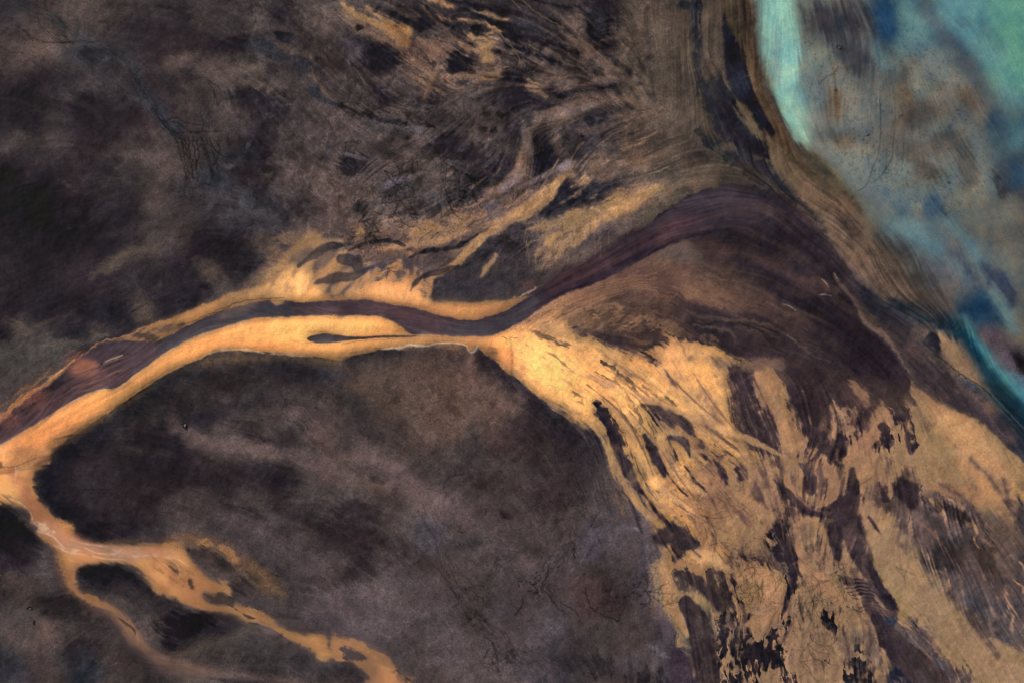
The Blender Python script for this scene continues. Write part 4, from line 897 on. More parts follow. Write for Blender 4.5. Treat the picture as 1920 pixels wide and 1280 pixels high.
P((74,65,61), [(470,350),(560,260),(700,210),(790,130),(850,40),(960,-40),(1200,-60),(1260,40),(1190,170),(1130,260),(1060,350),(960,395),(820,420),(690,420),(560,415),(480,400)], f=7, r=4, e=3, c2=(66,58,57))
B((56,49,50), [(1000,200,110,110,0,.5),(950,120,80,60,0,.3),(700,350,130,50,10,.5),(560,380,60,24,0,.6),(860,330,120,60,0,.4),(1050,130,60,60,0,.4)])
B((104,88,74), [(1180,20,120,60,0,.5),(1090,200,40,80,-20,.3),(820,200,60,60,0,.2)])
P((150,122,86), [(1240,60),(1250,100),(1200,180),(1140,240),(1120,220),(1150,140),(1190,90)], f=7, r=5, c2=(126,104,78))
B((150,120,84), [(1300,-20,80,40,0,.6),(1170,130,30,60,30,.4)])
S((60,52,50), [(1250,70),(1200,150),(1140,240),(1090,310)], [2,6,5,2], f=2.5, r=3, a=.7)
P((104,90,76), [(1260,80),(1340,20),(1440,-40),(1660,-60),(1560,60),(1460,130),(1350,195),(1270,220),(1170,285),(1110,330),(1180,220)], f=6, r=4, c2=(84,72,66), e=1)
for k_ in range(60):
    x=_lr.uniform(1000,1600); y=_lr.uniform(-60,200)
    if y>260-(x-1100)*.45: continue
    L([(150,122,92),(60,52,50)][k_%3==0], [(x,y),(x+_lr.uniform(-20,10),y+_lr.uniform(30,90))], 1.2, .35, 1.0)
B((80,58,54), [(1045,320,34,28,0,.8),(1090,290,30,20,0,.3)])
S((196,160,124), [(940,402),(1000,385),(1055,362),(1085,335)], [1,3,7,3], f=2.5, r=3, a=.7)
S((206,154,94), [(515,280),(580,240),(650,200),(700,140),(760,85),(810,40),(860,-10)], [5,12,18,20,22,20,18], f=3, r=3, c2=(176,136,88))
S((190,146,94), [(470,310),(490,290),(560,262),(640,225)], [3,5,5,2], f=2, r=1.5, a=.8)
S((54,46,45), [(470,300),(540,270),(620,245),(660,215)], [1,2.5,2.5,1], f=1.5, r=1, a=.7)
P((218,164,96), [(0,395),(90,345),(160,300),(220,265),(265,260),(300,305),(360,270),(420,300),(460,370),(480,410),(400,425),(300,415),(200,400),(100,388)], f=4, r=6, e=1, c2=(226,172,100))
S((150,118,84), [(460,370),(490,320),(530,330),(560,300)], [4,6,6,2], f=3, r=3, a=.6)
S((60,52,50), [(520,370),(545,330),(560,310)], [6,5,2], f=2.5, r=2, a=.6)
tree('b', 130,60, 0, 160, 5, 60, 1.4, .5, 3, .8, .3, .2)
tree('b', 160,30, 60, 140, 4, 60, 1.4, .5, 3, .8, .3, .2)
tree('b', 40,100, -30, 160, 3, 30, 1.3, .5, 2)
tree('b', 260,230, 30, 90, 3, 40, 1.6, .5, 2)
zone(2)
S((160,124,84), [(700,1290),(800,1270),(900,1240)], [10,12,8], f=6, r=4, a=.7)

S((150,120,84), [(1060,1290),(1150,1270),(1240,1240),(1300,1190),(1380,1200)], [12,22,26,18,10], f=7, r=5, a=.7, c2=(190,150,98))
S((196,154,98), [(1260,1270),(1330,1220),(1420,1190),(1500,1160),(1560,1120)], [10,26,16,22,16], f=6, r=5, a=.7)
zone(4)
P((86,75,65), [(1790,320),(1850,300),(1919,300),(2010,300),(2030,340),(1980,370),(1880,378),(1810,350)], f=5, r=4, a=.8, c2=(72,64,60))
S((224,172,102), [(1700,330),(1780,290),(1850,240),(1919,180),(1950,140)], [40,30,24,20,12], f=6, r=4, a=.8)
S((90,78,64), [(1640,195),(1700,170),(1790,150),(1860,120),(1930,80)], [4,14,20,18,16], f=4, r=4, a=.8)
P((74,64,58), [(1660,190),(1740,165),(1850,140),(1880,170),(1820,215),(1770,245),(1710,225)], f=4, r=4)
B((150,118,82), [(1500,280,80,50,-30,.4),(1560,150,50,80,0,.4),(1620,60,60,40,0,.4)])

zone(0)   # soft web of sandy wisps above the river
for q,w,a_ in [([(520,556),(560,520),(640,490),(740,455),(840,440),(930,400),(1010,360),(1070,320),(1140,300)],[10,26,24,18,16,14,14,12,4],.42),
   ([(1000,480),(1060,430),(1130,400),(1210,362),(1300,345)],[8,22,26,20,6],.5),([(930,400),(980,340),(1000,270),(1060,220),(1180,190)],[4,10,12,12,6],.35),
   ([(640,470),(700,440),(760,430),(860,400),(940,350)],[4,14,14,10,3],.4),([(760,545),(820,500),(880,455),(950,405)],[3,8,9,4],.4),
   ([(1060,330),(1120,330),(1200,300),(1280,290)],[4,12,16,8],.35),([(560,470),(600,455),(640,450)],[6,12,4],.5),([(420,580),(480,545),(540,500),(580,460)],[10,26,30,14],.45)]:
    S((150,120,86), q, w, f=9, r=7, e=3, a=a_, c2=(118,98,76))
for k_ in range(34):
    x=_lr.uniform(560,1240); y=560-(x-520)*.36+_lr.uniform(-70,50); l=_lr.uniform(20,70)
    if y<250 or y>545: continue
    S([(160,128,90),(66,58,55),(126,106,84)][k_%3], [(x,y),(x+l*.5,y-l*.2),(x+l,y-l*.62)], [.6,_lr.uniform(1.5,4),.6], a=.5, f=2.5, r=2.5)
zone(5)
S((190,150,100), [(1380,-10),(1300,60),(1230,140),(1170,220)], [4,20,16,4], f=6, r=5, a=.55)
# ================================================================ island (zones 4,5,7,8)
zone(5)
P((92,75,62), [(60,760),(160,720),(250,700),(400,680),(540,670),(680,690),(800,720),(900,830),(1000,960),(1000,1060),(900,1090),(700,1120),(500,1280),(250,1180),(150,1000),(60,860)], f=26, r=8, e=3, c2=(84,70,60), a=.8)
P((56,46,46), [(760,690),(810,720),(900,800),(1000,900),(1110,970),(1200,1050),(1320,1140),(1420,1180),(1470,1280),(1400,1400),(1100,1350),(860,1260),(850,1180),(950,1080),(1010,1010),(980,930),(880,840),(780,760)], f=16, r=6, e=3, a=.8)
B((58,47,46), [(1000,1180,160,90,20,.6),(860,1220,120,60,0,.4),(820,740,50,60,40,.6),(450,1240,160,60,0,.35),(300,1140,100,90,0,.3)])
B((62,56,54), [(640,770,90,50,0,.5),(90,740,60,40,-30,.6),(430,690,80,20,0,.4),(290,700,90,26,0,.5)])
B((108,88,72), [(700,850,140,60,30,.4),(880,960,140,60,20,.5),(480,900,140,80,0,.25),(760,1020,120,50,0,.35),(720,740,26,60,0,.5)])
S((60,49,46), [(440,870),(540,930),(610,1010),(680,1060)], [4,16,14,6], f=6, r=6, e=1, a=.6)
S((60,49,46), [(580,940),(700,960),(900,990)], [4,12,4], f=5, r=8, e=1, a=.4)
speck((56,46,43), [(120,700),(600,660),(900,830),(1000,1000),(700,1200),(400,1250),(200,1000)], 1.0, .5, 14, 2)
speck((126,104,86), [(560,760),(900,840),(1020,1000),(760,1150),(600,1000)], .9, .5, 14, 2)
speck((48,40,40), [(20,760),(120,710),(160,740),(100,800),(30,800)], .3, .5, 6, 2)
for k_ in range(26):
    x=_lr.uniform(150,720); S((60,50,48), [(x,690+abs(x-500)*.08),(x+_lr.uniform(-10,10),720+_lr.uniform(0,40))], [4,1], a=.4, f=4, r=4, e=2)
S((150,124,100), [(735,700),(725,760),(720,820)], [6,18,10], f=7, r=3, a=.35)
zone(4)
P((46,40,39), [(400,1190),(520,1100),(650,1020),(780,930),(900,850),(1000,805),(1150,800),(1400,770),(1600,760),(1760,770),(1780,860),(1600,880),(1400,900),(1250,960),(1100,1000),(900,1000),(850,1100),(900,1250),(800,1300),(300,1300)], f=14, r=6, e=3, a=.85)
B((62,54,50), [(1250,1000,200,60,-10,.4),(1050,880,120,40,0,.3),(820,980,60,60,0,.3)])
B((34,29,32), [(820,1180,110,70,0,.6),(560,1180,150,80,-30,.5),(380,1270,90,60,0,.5)])
B((96,78,70), [(1100,1170,120,60,30,.7),(1330,1100,160,50,-10,.45),(1700,1050,110,60,20,.4),(1300,1230,180,30,10,.5),(980,1100,60,60,0,.4),(1780,1150,90,50,30,.5)])
B((48,38,40), [(1450,1190,110,36,15,.8),(1900,1080,60,60,0,.5),(1550,980,120,40,0,.3),(1560,1220,60,20,20,.4)])
P('a', [(1030,1110),(1050,1108),(1056,1122),(1044,1134),(1032,1124)], f=1.4, r=.6)
S((96,84,76), [(1026,1122),(1046,1138),(1062,1122)], [1,2,1], f=1.3, r=.4, a=.8)
speck('a', [(1010,1090),(1080,1090),(1080,1120),(1020,1120)], .8, .7, 3, 5)
tree((70,56,52), 1600,960, 60, 200, 4, 40, 1.0, .35, 2)
zone(7)
P((42,36,38), [(190,90),(280,0),(700,0),(1000,60),(1300,20),(1500,60),(1600,160),(1650,260),(1500,200),(1300,180),(1000,200),(900,330),(800,440),(560,470),(400,440),(300,350),(230,250),(185,160)], f=16, r=8, e=3, a=.85)
B((34,29,33), [(420,100,200,110,0,.6),(900,100,200,60,10,.5),(340,260,90,70,30,.5)])
B((72,62,60), [(1050,240,160,50,-20,.6),(1250,300,140,60,-10,.5),(1500,420,160,70,20,.4),(900,340,80,50,-30,.4),(1700,250,100,60,30,.4),(1800,150,120,60,20,.6),(360,220,60,50,0,.25),(1750,620,90,60,20,.5),(1100,300,60,30,0,.3)])
B((98,80,70), [(1700,40,120,30,15,.5),(1850,120,90,40,30,.6),(1550,10,150,30,5,.5),(1800,20,60,20,0,.3)])
B('b', [(1400,320,120,24,20,.5),(1640,330,110,40,20,.5),(1500,640,120,60,20,.7),(1750,480,150,50,20,.4),(1880,420,60,90,0,.5),(1560,110,150,60,20,.6),(1700,20,50,20,0,.6),(1640,900,100,20,0,.3)])
B((44,37,39), [(1200,100,300,80,10,.5),(700,250,300,120,0,.5),(560,440,200,50,0,.6)])
# pale ridge crossing island
zone(0)
S((84,72,66), [(350,800),(390,835),(450,850),(520,850),(580,880),(640,890),(700,880)], [10,14,10,14,18,20,16], f=22, r=8, e=3, a=.5)
S((98,80,70), [(640,858),(700,880),(760,905),(800,940),(840,960),(880,980)], [14,20,20,22,14,6], f=16, r=6, e=3, a=.6)
B((68,60,58), [(1000,1000,120,120,0,.4),(900,1100,120,90,30,.4),(1180,950,60,80,0,.5),(700,1100,160,90,20,.4),(620,1010,120,60,20,.3)])
zone(8)
B((50,40,42), [(910,335,56,38,0,.95),(1200,200,160,90,-20,.6),(700,130,200,80,0,.35),(100,330,150,60,10,.7),(350,580,180,80,10,.6),(40,440,120,80,0,.5),(1150,60,120,60,0,.3),(100,480,220,80,10,.4),(1540,800,90,110,0,.5),(1250,1000,120,200,0,.3),(60,640,120,60,0,.3),(1250,700,90,120,-20,.25)])
B('b', [(910,335,30,22,0,.5),(490,960,90,50,-15,.6),(230,130,60,30,0,.5),(720,490,60,40,0,.3),(880,850,60,50,0,.25),(130,70,110,40,10,.35)])
B((46,47,52), [(730,490,80,50,0,.4),(900,850,90,60,30,.35),(1180,900,130,90,0,.35),(600,1130,100,60,0,.25),(1150,1080,120,120,0,.25),(960,1150,60,80,0,.3)])
B((90,78,72), [(1040,620,110,60,10,.5),(1250,500,110,40,-35,.55),(1350,350,120,60,-30,.45),(1300,420,90,40,0,.4),(1600,980,120,60,10,.4),(300,430,120,60,20,.35),(550,250,120,60,30,.3),(1170,40,50,70,-20,.4),(450,880,200,60,0,.25),(230,780,140,60,20,.3),(1480,150,60,80,0,.4),(350,120,100,40,30,.35),(660,330,120,40,20,.3)])
B((98,92,92), [(1640,410,60,18,10,.6),(1710,480,14,80,-10,.5),(1730,620,12,100,0,.4),(1720,800,14,80,0,.3),(1750,1080,60,20,30,.6),(1850,1130,90,18,20,.7),(1100,660,60,18,30,.3),(1220,560,80,14,-35,.4)])
B((170,150,140), [(1655,410,22,10,10,.7),(1890,1140,40,8,10,.5)])
B((66,60,64), [(1500,500,160,100,0,.3),(1800,960,50,120,-20,.5),(1650,1180,120,60,0,.4),(500,420,90,80,0,.35),(1700,700,40,120,0,.3)])
B('b', [(1690,1260,14,50,0,.8),(1720,1240,12,50,0,.6),(1790,1230,12,60,-5,.8),(1800,1280,30,30,0,.7),(1760,1270,10,40,0,.5),(1460,1190,60,60,0,.4),(1640,1230,30,60,0,.3)], n=.6, e=1)
zone(0)
B((94,83,79), [(760,1140,130,90,10,.5),(900,1230,120,70,20,.45),(660,1150,90,50,10,.4),(1000,1120,90,120,0,.4),(1180,1000,50,90,0,.5),(1120,900,40,60,-30,.4),(1230,1180,40,80,0,.3),(580,1060,90,40,10,.4),(860,960,90,50,30,.35),(480,1020,80,40,20,.3)])
B((104,88,78), [(430,830,90,14,8,.5),(560,860,90,18,15,.5),(780,920,80,22,30,.5),(700,850,60,24,20,.35),(620,800,70,40,30,.35),(520,790,60,30,10,.3)])
B((48,42,43), [(460,800,50,14,10,.6),(600,985,60,14,10,.5),(700,1000,60,16,15,.5),(560,960,70,20,20,.4)])
zone(8)
# braided rills of island
braid('b', [(480,290),(500,380),(550,460),(570,560),(600,650),(650,740),(700,820),(740,900),(800,970),(870,1030),(930,1060)], 9, 34, 1.2, .5, 3)
braid('b', [(560,600),(600,680),(660,760),(700,850),(740,910)], 7, 30, 1.4, .5, 3)
braid('b', [(740,930),(790,1030),(840,1090),(850,1180),(880,1280)], 7, 34, 1.4, .55, 4)
braid('b', [(740,900),(820,970),(900,1020),(940,1080),(980,1150),(1060,1200),(1110,1280)], 7, 30, 1.4, .6, 4)
for d in range(150,245,9): tree('b', 735,920, d, 150+_lr.uniform(0,120), 1, 0, .8, .32, 2, .4, .12, .08)
for y in range(600,1240,70):
    t=(y-600)/640; x=590+t*320; tree('b', x,y, 170+_lr.uniform(-30,30), 90, 1,0,.9,.35,2); tree('b', x+30,y, 20+_lr.uniform(-30,30), 110, 1,0,.9,.35,2)
for x,y,d,l in [(960,1080,60,200),(880,1160,120,120),(950,1160,-10,150),(850,1050,80,160),(500,420,200,90),(480,330,230,80),(1400,400,-20,220),(1300,400,100,220),(1430,430,80,200),(1300,480,120,260),(1300,520,60,200),
                (1000,540,150,200),(950,560,110,220),(880,560,100,200),(1240,360,160,200),(1300,280,20,240),(1160,640,-60,120),(1230,360,-40,160)]:
    tree('b', x,y,d,l, 2, 22, 1.1, .42, 3, .6, .2, .13)
for q in [[(1140,700),(1130,740),(1170,790),(1220,850),(1260,890)],[(1230,820),(1280,850),(1320,880),(1330,900)],[(1370,740),(1385,800),(1410,860),(1480,900),(1560,930)],[(1175,600),(1160,660),(1150,700)],[(1020,790),(1020,840),(985,880),(975,900)],
          [(1140,730),(1150,690),(1165,640)],[(1300,480),(1310,540),(1305,600)],[(810,300),(812,330)],[(570,190),(600,130),(640,110),(690,102)],[(590,200),(590,225)],[(1060,710),(1090,740),(1120,790)]]:
    L('b', q, 1.7, .55, 1.2)
for c,n_,rx,ry in [((1120,700),30,80,50),((1110,780),12,40,30),((1160,620),18,50,50),((1620,740),26,50,60),((1540,830),16,60,60),((1000,710),10,40,30),((820,740),14,40,30),((1400,840),10,30,30),((1230,1000),6,40,40)]:
    B('b', [(_lr.normal(c[0],rx*.6),_lr.normal(c[1],ry*.6),_lr.uniform(4,10),_lr.uniform(3,6),_lr.uniform(-60,30),.38) for _ in range(n_)], n=.3, e=2)
for x,y,d,l in [(1720,780,-30,180),(1700,760,-10,200),(1820,840,-40,140),(1680,830,10,100)]:
    tree('b', x,y,d,l, 2, 14, 1.6, .5, 3, .7, .3, .2)
# ================================================================ tributaries lower left (zone 7)
zone(7)
P((214,162,94), [(-300,-40),(280,-40),(190,90),(180,180),(240,280),(310,360),(400,390),(400,450),(480,485),(600,500),(750,505),(900,490),(1000,510),(1060,570),(1120,640),(1190,700),(1250,740),(1240,780),(1150,770),(1140,800),(1180,830),(1280,840),(1400,860),(1500,900),(1560,950),(1620,990),(1720,1015),(1840,1010),(1850,1080),(1900,1120),(1800,1135),(1760,1100),(1700,1070),(1600,1020),(1500,960),(1420,940),(1340,900),(1240,880),(1120,860),(1040,830),(950,790),(880,750),(840,700),(760,630),(690,600),(560,600),(480,610),(430,640),(430,740),(520,790),(640,850),(700,900),(760,970),(800,1040),(840,1090),(780,1080),(700,990),(620,890),(540,850),(430,790),(380,730),(330,600),(310,520),(220,450),(160,390),(170,340),(140,300),(40,270),(0,230),(-300,100)], f=6, r=3.5, c2=(182,132,80), tex=.5, dh=.1)
S((208,152,98), [(60,100),(140,220),(220,320),(280,400),(400,470),(540,520)], [40,34,40,30,30,24], f=8, r=3, c2=(178,112,76), a=.6)
P((184,142,112), [(220,380),(300,370),(400,460),(520,495),(700,515),(840,520),(980,550),(860,570),(700,590),(560,560),(420,550),(340,500),(270,450)], f=6, r=3, c2=(196,140,98), a=.85)
P((226,160,98), [(430,540),(520,530),(570,570),(520,600),(450,590)], f=6, r=3, a=.7)
S((210,150,86), [(330,380),(380,420),(370,460)], [22,24,8], f=6, r=3, a=.6)
for q,w in [([(330,505),(360,530),(400,540),(440,530)],3.5),([(210,425),(290,450),(340,500),(370,520),(430,530)],2.5),([(560,548),(610,555),(660,545),(690,518)],3.5),([(480,520),(540,545),(600,552)],2),([(520,565),(600,580),(690,583)],3),
            ([(90,60),(85,130),(75,160)],3),([(90,85),(130,70),(170,55),(240,0)],2.5),([(0,180),(40,215)],3),([(50,240),(120,270),(170,320),(180,360)],1.5),([(400,470),(480,495),(600,510)],2),([(300,500),(380,545),(480,555)],1.8),([(640,530),(690,545),(760,565),(830,558)],1.8),([(860,560),(960,580),(1010,640),(1000,690)],1.5),([(860,550),(980,575),(1060,620)],1.5),([(700,520),(640,560)],1.5)]:
    SR((242,210,184), q, [.4,w*.6,.4], f=2.2, r=1.6, e=2, a=.5)
speck((244,214,188), [(180,370),(310,380),(310,430),(250,440),(170,400)], .6, .5, 3, 1, 3)
speck((40,36,40), [(150,370),(210,400),(200,430),(160,410)], -.2, .8, 3)
L((100,66,46), [(0,60),(80,60),(140,40),(200,15),(270,0)], 1.2, .45, .8)
B((60,40,34), [(8,50,16,20,0,.5)])
# diffuse fringes
S((108,80,58), [(0,300),(80,330),(140,350)], [30,20,14], f=10, r=5, e=3, a=.6)
S((100,72,54), [(320,560),(350,680),(400,780),(500,850),(600,900)], [30,20,16,14,10], f=10, r=4, e=3, a=.4)
S((86,68,56), [(600,490),(750,475),(900,460),(1100,470),(1280,480)], [6,14,14,12,8], f=6, r=4, e=3, a=.7)
P((120,92,62), [(900,480),(1000,460),(1150,460),(1280,500),(1340,560),(1450,600),(1540,680),(1600,780),(1560,800),(1420,720),(1330,640),(1230,560),(1100,520)], f=12, r=6, e=3, a=.65)
B((196,144,84), [(1150,490,40,20,10,.6),(1290,560,50,30,50,.7),(1250,510,30,16,0,.4),(960,500,60,16,0,.4),(1270,750,30,50,-30,.7)])
for k_ in range(14):
    x=760+k_*8; S((120,90,64), [(x,500+k_%4*3),(x+50,496+k_%4*4)], [1,1.5], a=.5, f=1.5, r=1)
P((62,53,50), [(1060,530),(1150,530),(1230,560),(1330,640),(1400,720),(1440,800),(1340,790),(1270,700),(1190,660),(1110,600)], f=6, r=6, e=1, c2=(80,66,56), a=.9)
P((46,40,40), [(1140,770),(1180,775),(1240,770),(1290,800),(1325,860),(1290,850),(1220,830),(1180,825)], f=2, r=2.5, e=1, c2=(66,56,50))
B((44,37,38), [(1370,720,60,60,0,.7),(1250,620,60,30,40,.4)])
S((54,44,40), [(960,620),(990,650),(1005,685)], [6,12,5], f=2.5, r=3, e=1, a=.85)
S((54,44,40), [(1070,700),(1080,740)], [14,12], f=2.5, r=2, e=1, a=.85)
S((130,98,64), [(930,590),(980,610),(1010,650)], [10,16,6], f=4, r=4, e=1, a=.6)
S((150,106,64), [(960,700),(1010,705)], [3,2], f=2, a=.5)
speck((112,84,56), [(850,560),(1100,640),(1240,780),(1050,820),(860,680)], 1.1, .45, 8)
S((56,46,44), [(1380,900),(1410,915),(1430,920)], [4,9,3], f=2, r=2, e=1, a=.85)
S((60,50,50), [(1420,945),(1500,975),(1580,1015),(1660,1060),(1740,1090)], [5,14,10,12,6], f=2.5, r=4, e=1, a=.9, c2=(110,98,92))
S((66,56,52), [(1610,975),(1720,980),(1830,985)], [3,6,2], f=3, r=3, e=1, a=.5)
P((74,66,62), [(1850,1045),(1880,1040),(1930,1075),(1930,1110),(1860,1085)], f=2, r=2, e=1)
P((36,31,32), [(440,640),(520,605),(600,610),(690,630),(760,680),(820,740),(880,800),(900,820),(700,790),(560,750),(460,720),(430,680)], f=6, r=3, c2=(50,43,42), dh=.3)
B((60,52,50), [(700,760,160,40,10,.7),(850,830,160,30,10,.7),(760,860,120,30,10,.6),(950,830,100,20,15,.6)])
B((30,26,28), [(1020,960,160,80,-20,.85),(950,1060,70,60,40,.7),(1150,920,120,40,-10,.6),(320,850,130,70,10,.5),(470,1090,120,80,20,.5),(480,660,50,40,0,.5),(60,360,120,80,20,.8),(60,480,200,100,20,.6),(40,1150,60,100,0,.3)])
B((66,60,54), [(1280,1040,220,60,-15,.6),(1100,1110,160,30,-10,.4),(1400,1090,200,60,10,.3)])
S((96,80,64), [(1010,1120),(1100,1100),(1250,1040),(1350,990)], [2,12,8,2], f=9, r=4, a=.5)
P((124,98,74), [(600,870),(700,900),(760,970),(820,1050),(880,1100),(960,1150),(1060,1170),(1150,1200),(1150,1225),(1060,1220),(960,1190),(880,1170),(820,1120),(740,1060),(680,980)], f=9, r=4, c2=(106,86,68), a=.75)
S((88,72,62), [(640,900),(720,1010),(800,1110),(900,1190),(1020,1240)], [6,10,12,12,6], f=7, r=4, a=.5)
for k_ in range(5): L((70,54,44), [(660+k_*10,910+k_*6),(710+k_*10,950+k_*4),(760,980+k_*8)], 1.0, .5, .8)
S((94,84,82), [(1150,1225),(1250,1235),(1380,1245),(1500,1262)], [3,5,5,2], f=5, r=3, a=.6)
S((88,80,78), [(1380,1180),(1500,1170),(1620,1180)], [1,4,1], f=4, r=2, a=.4)
S((40,36,40), [(1180,1250),(1300,1262),(1440,1280)], [3,12,12], f=5, r=2, a=.5)
B((86,72,62), [(130,720,130,60,10,.5),(260,1000,100,60,40,.6),(150,1080,130,90,30,.4),(500,880,60,40,30,.3),(120,820,100,60,20,.3),(700,1180,160,60,30,.3),(220,950,90,40,0,.3)])
B((50,52,58), [(50,1170,90,90,0,.45),(420,1130,90,60,0,.25)])
B('b', [(172,860,12,7,0,.9),(186,935,7,12,0,.9),(70,650,18,10,0,.6),(40,610,10,8,0,.5)], n=.5, e=2)
0 and speck((104,92,84), [(100,600),(300,900),(700,1100),(700,1280),(0,1280),(0,600)], 1.5, .4, 16, 5)
for k_ in range(0): B((130,112,100), [(_lr.uniform(600,700),_lr.uniform(1040,1120),3,2,0,.5)], n=0)
for k_ in range(0): B((150,124,100), [(990+k_*18,892-k_*3,4,3,0,.5)], n=0)
zone(8)
P((196,144,90), [(-60,1010),(0,1020),(100,1045),(180,1090),(260,1130),(320,1200),(400,1280),(250,1400),(120,1300),(150,1240),(60,1160),(0,1150),(-60,1110)], f=4, r=4, c2=(150,112,76), tex=.7)
P((76,66,62), [(0,1080),(60,1080),(130,1130),(60,1150),(0,1120)], f=3, r=4, e=1)
P((66,57,54), [(0,1160),(80,1190),(120,1270),(140,1330),(-60,1330)], f=3, r=4, e=1)
S((62,52,48), [(240,1145),(290,1180),(340,1230),(400,1275)], [4,10,20,10], f=3, r=4, e=1, a=.9)
S((212,156,100), [(0,1030),(100,1075),(180,1130),(260,1210),(330,1270)], [8,14,16,20,20], f=5, r=5, a=.5)
# ================================================================ lower delta (zones 6 bottom, 9, 8 right)
zone(8)
P((222,172,100), [(1500,-60),(1600,-60),(1919,-60),(2000,200),(2000,420),(1919,390),(1850,410),(1800,460),(1760,440),(1740,400),(1700,330),(1640,270),(1600,240),(1560,170),(1510,80)], f=4, r=3, c2=(204,158,94), e=0)
P((170,142,92), [(1780,570),(1850,560),(1919,570),(2000,700),(2100,1000),(1919,1080),(1880,980),(1850,900),(1810,850),(1770,760),(1745,690),(1750,620)], f=4, r=4, c2=(196,156,94))
P((112,94,72), [(1450,60),(1500,90),(1540,160),(1600,250),(1650,300),(1620,330),(1560,280),(1490,180)], f=7, r=5, e=1, c2=(80,70,64), a=.7)
P((50,40,44), [(1545,-20),(1560,40),(1580,100),(1610,130),(1625,60),(1600,-20)], f=4.2, r=3, e=1)
P((50,40,44), [(1720,-40),(1740,20),(1780,80),(1810,120),(1850,165),(1830,100),(1800,50),(1790,-40)], f=4.2, r=3, e=1)
S((58,46,46), [(1560,110),(1600,180),(1640,200)], [4,24,12], f=5.1, r=3, e=1)
S((80,64,54), [(1620,150),(1660,210),(1720,290),(1760,340),(1820,400)], [6,10,8,6,3], f=2.2, r=2, e=1, a=.85)
S((90,72,54), [(1640,40),(1680,120),(1760,220),(1850,320),(1919,370)], [3,3,3,3,2], f=2, r=2, a=.6)
S((110,86,58), [(1850,170),(1890,210),(1919,240)], [3,4,3], f=2, a=.6)
P((52,41,43), [(1800,450),(1850,410),(1919,390),(1960,400),(2010,520),(1940,575),(1860,570),(1790,560),(1770,520)], f=4.2, r=4, e=1, c2=(66,51,48))
P((58,48,48), [(1760,440),(1800,440),(1830,500),(1800,570),(1770,520)], f=3.4, r=5, e=1, a=.9)
speck((70,56,48), [(1500,60),(1640,280),(1800,460),(1700,400),(1560,250)], .9, .6, 5, 5)
speck((74,62,50), [(1780,580),(1919,560),(2000,800),(1919,1000),(1800,840)], 1.0, .7, 5, 5)
speck((90,70,52), [(1640,0),(1919,0),(1919,380),(1760,340)], 1.2, .55, 5, 2)
zone(9)
# ground tone of the delta plain
P((152,124,86), [(0,0),(400,80),(600,120),(900,60),(1000,40),(1100,60),(1040,400),(1060,560),(1140,700),(1200,880),(1150,900),(1100,1000),(1200,1280),(1200,1500),(550,1500),(540,900),(640,700),(560,560),(500,400),(200,300),(0,200)], f=9, r=5, e=3, c2=(132,106,78), a=.85)
P((220,166,96), [(-100,-60),(150,0),(260,60),(350,120),(420,240),(480,230),(500,300),(420,360),(350,420),(260,380),(150,360),(200,500),(260,560),(200,600),(-100,620),(-100,200)], f=7, r=6, c2=(184,138,88), tex=.6)
B((232,180,100), [(60,130,120,90,30,.5),(100,560,110,40,10,.6),(40,400,60,60,30,.4),(430,280,60,60,0,.4)])
B((150,116,80), [(200,270,120,60,20,.6),(330,330,90,60,20,.5),(130,200,60,50,0,.3),(250,170,60,30,0,.4)])
P((184,150,94), [(320,620),(420,600),(520,620),(590,680),(590,760),(540,840),(550,900),(470,1000),(410,1030),(350,900),(300,800),(300,720)], f=4, r=5, c2=(168,136,88), e=1)
P((164,132,92), [(640,640),(760,590),(860,640),(900,720),(960,780),(1000,850),(1060,920),(1080,980),(980,1000),(900,1000),(860,880),(790,860),(800,940),(860,1030),(900,1180),(900,1400),(560,1400),(540,1200),(560,960),(620,800)], f=6, r=5, c2=(148,122,86))
B((190,156,100), [(830,720,80,60,20,.5),(500,700,60,60,0,.3),(680,800,60,120,0,.25),(900,800,60,60,30,.4)])
P((168,138,90), [(1040,400),(1100,280),(1200,340),(1300,480),(1420,620),(1560,780),(1640,920),(1750,1010),(1919,1120),(2200,1300),(2200,1560),(1700,1560),(1620,1240),(1480,1180),(1380,1060),(1260,980),(1190,900),(1210,850),(1160,740),(1110,650),(1060,540)], f=7, r=4, c2=(154,128,86), e=0)
B((178,142,92), [(1400,740,160,50,45,.4),(1550,950,160,60,45,.4),(1750,1120,160,80,40,.3)])
P((186,142,92), [(1150,-60),(1400,-60),(1560,-40),(1700,20),(1760,110),(1850,250),(1880,320),(1800,330),(1640,260),(1480,220),(1350,160),(1260,80),(1180,60)], f=9, r=5, c2=(172,132,86), e=0)
B((200,152,98), [(1700,150,110,70,40,.5),(1450,60,120,40,20,.4)])
P((110,92,74), [(1240,240),(1400,230),(1600,260),(1800,340),(1860,420),(1919,600),(1919,760),(1800,700),(1640,860),(1500,680),(1380,560),(1280,440),(1180,330)], f=14, r=6, e=3, c2=(78,70,66), a=.85)
P((62,64,68), [(1560,700),(1640,640),(1760,680),(1860,700),(1960,720),(1960,1000),(1880,1060),(1780,1000),(1680,900),(1600,800)], f=14, r=6, e=3, c2=(84,78,72), a=.85)
B((48,50,58), [(1650,800,70,60,40,.5),(1800,850,80,50,0,.4),(1900,560,40,160,0,.4),(1760,700,60,40,0,.5)])
B((112,98,84), [(1620,620,50,70,-40,.5),(1560,460,90,20,10,.4),(1850,960,60,60,0,.5),(1780,780,60,30,0,.3),(1470,510,70,14,0,.6),(1350,330,90,60,20,.4)])
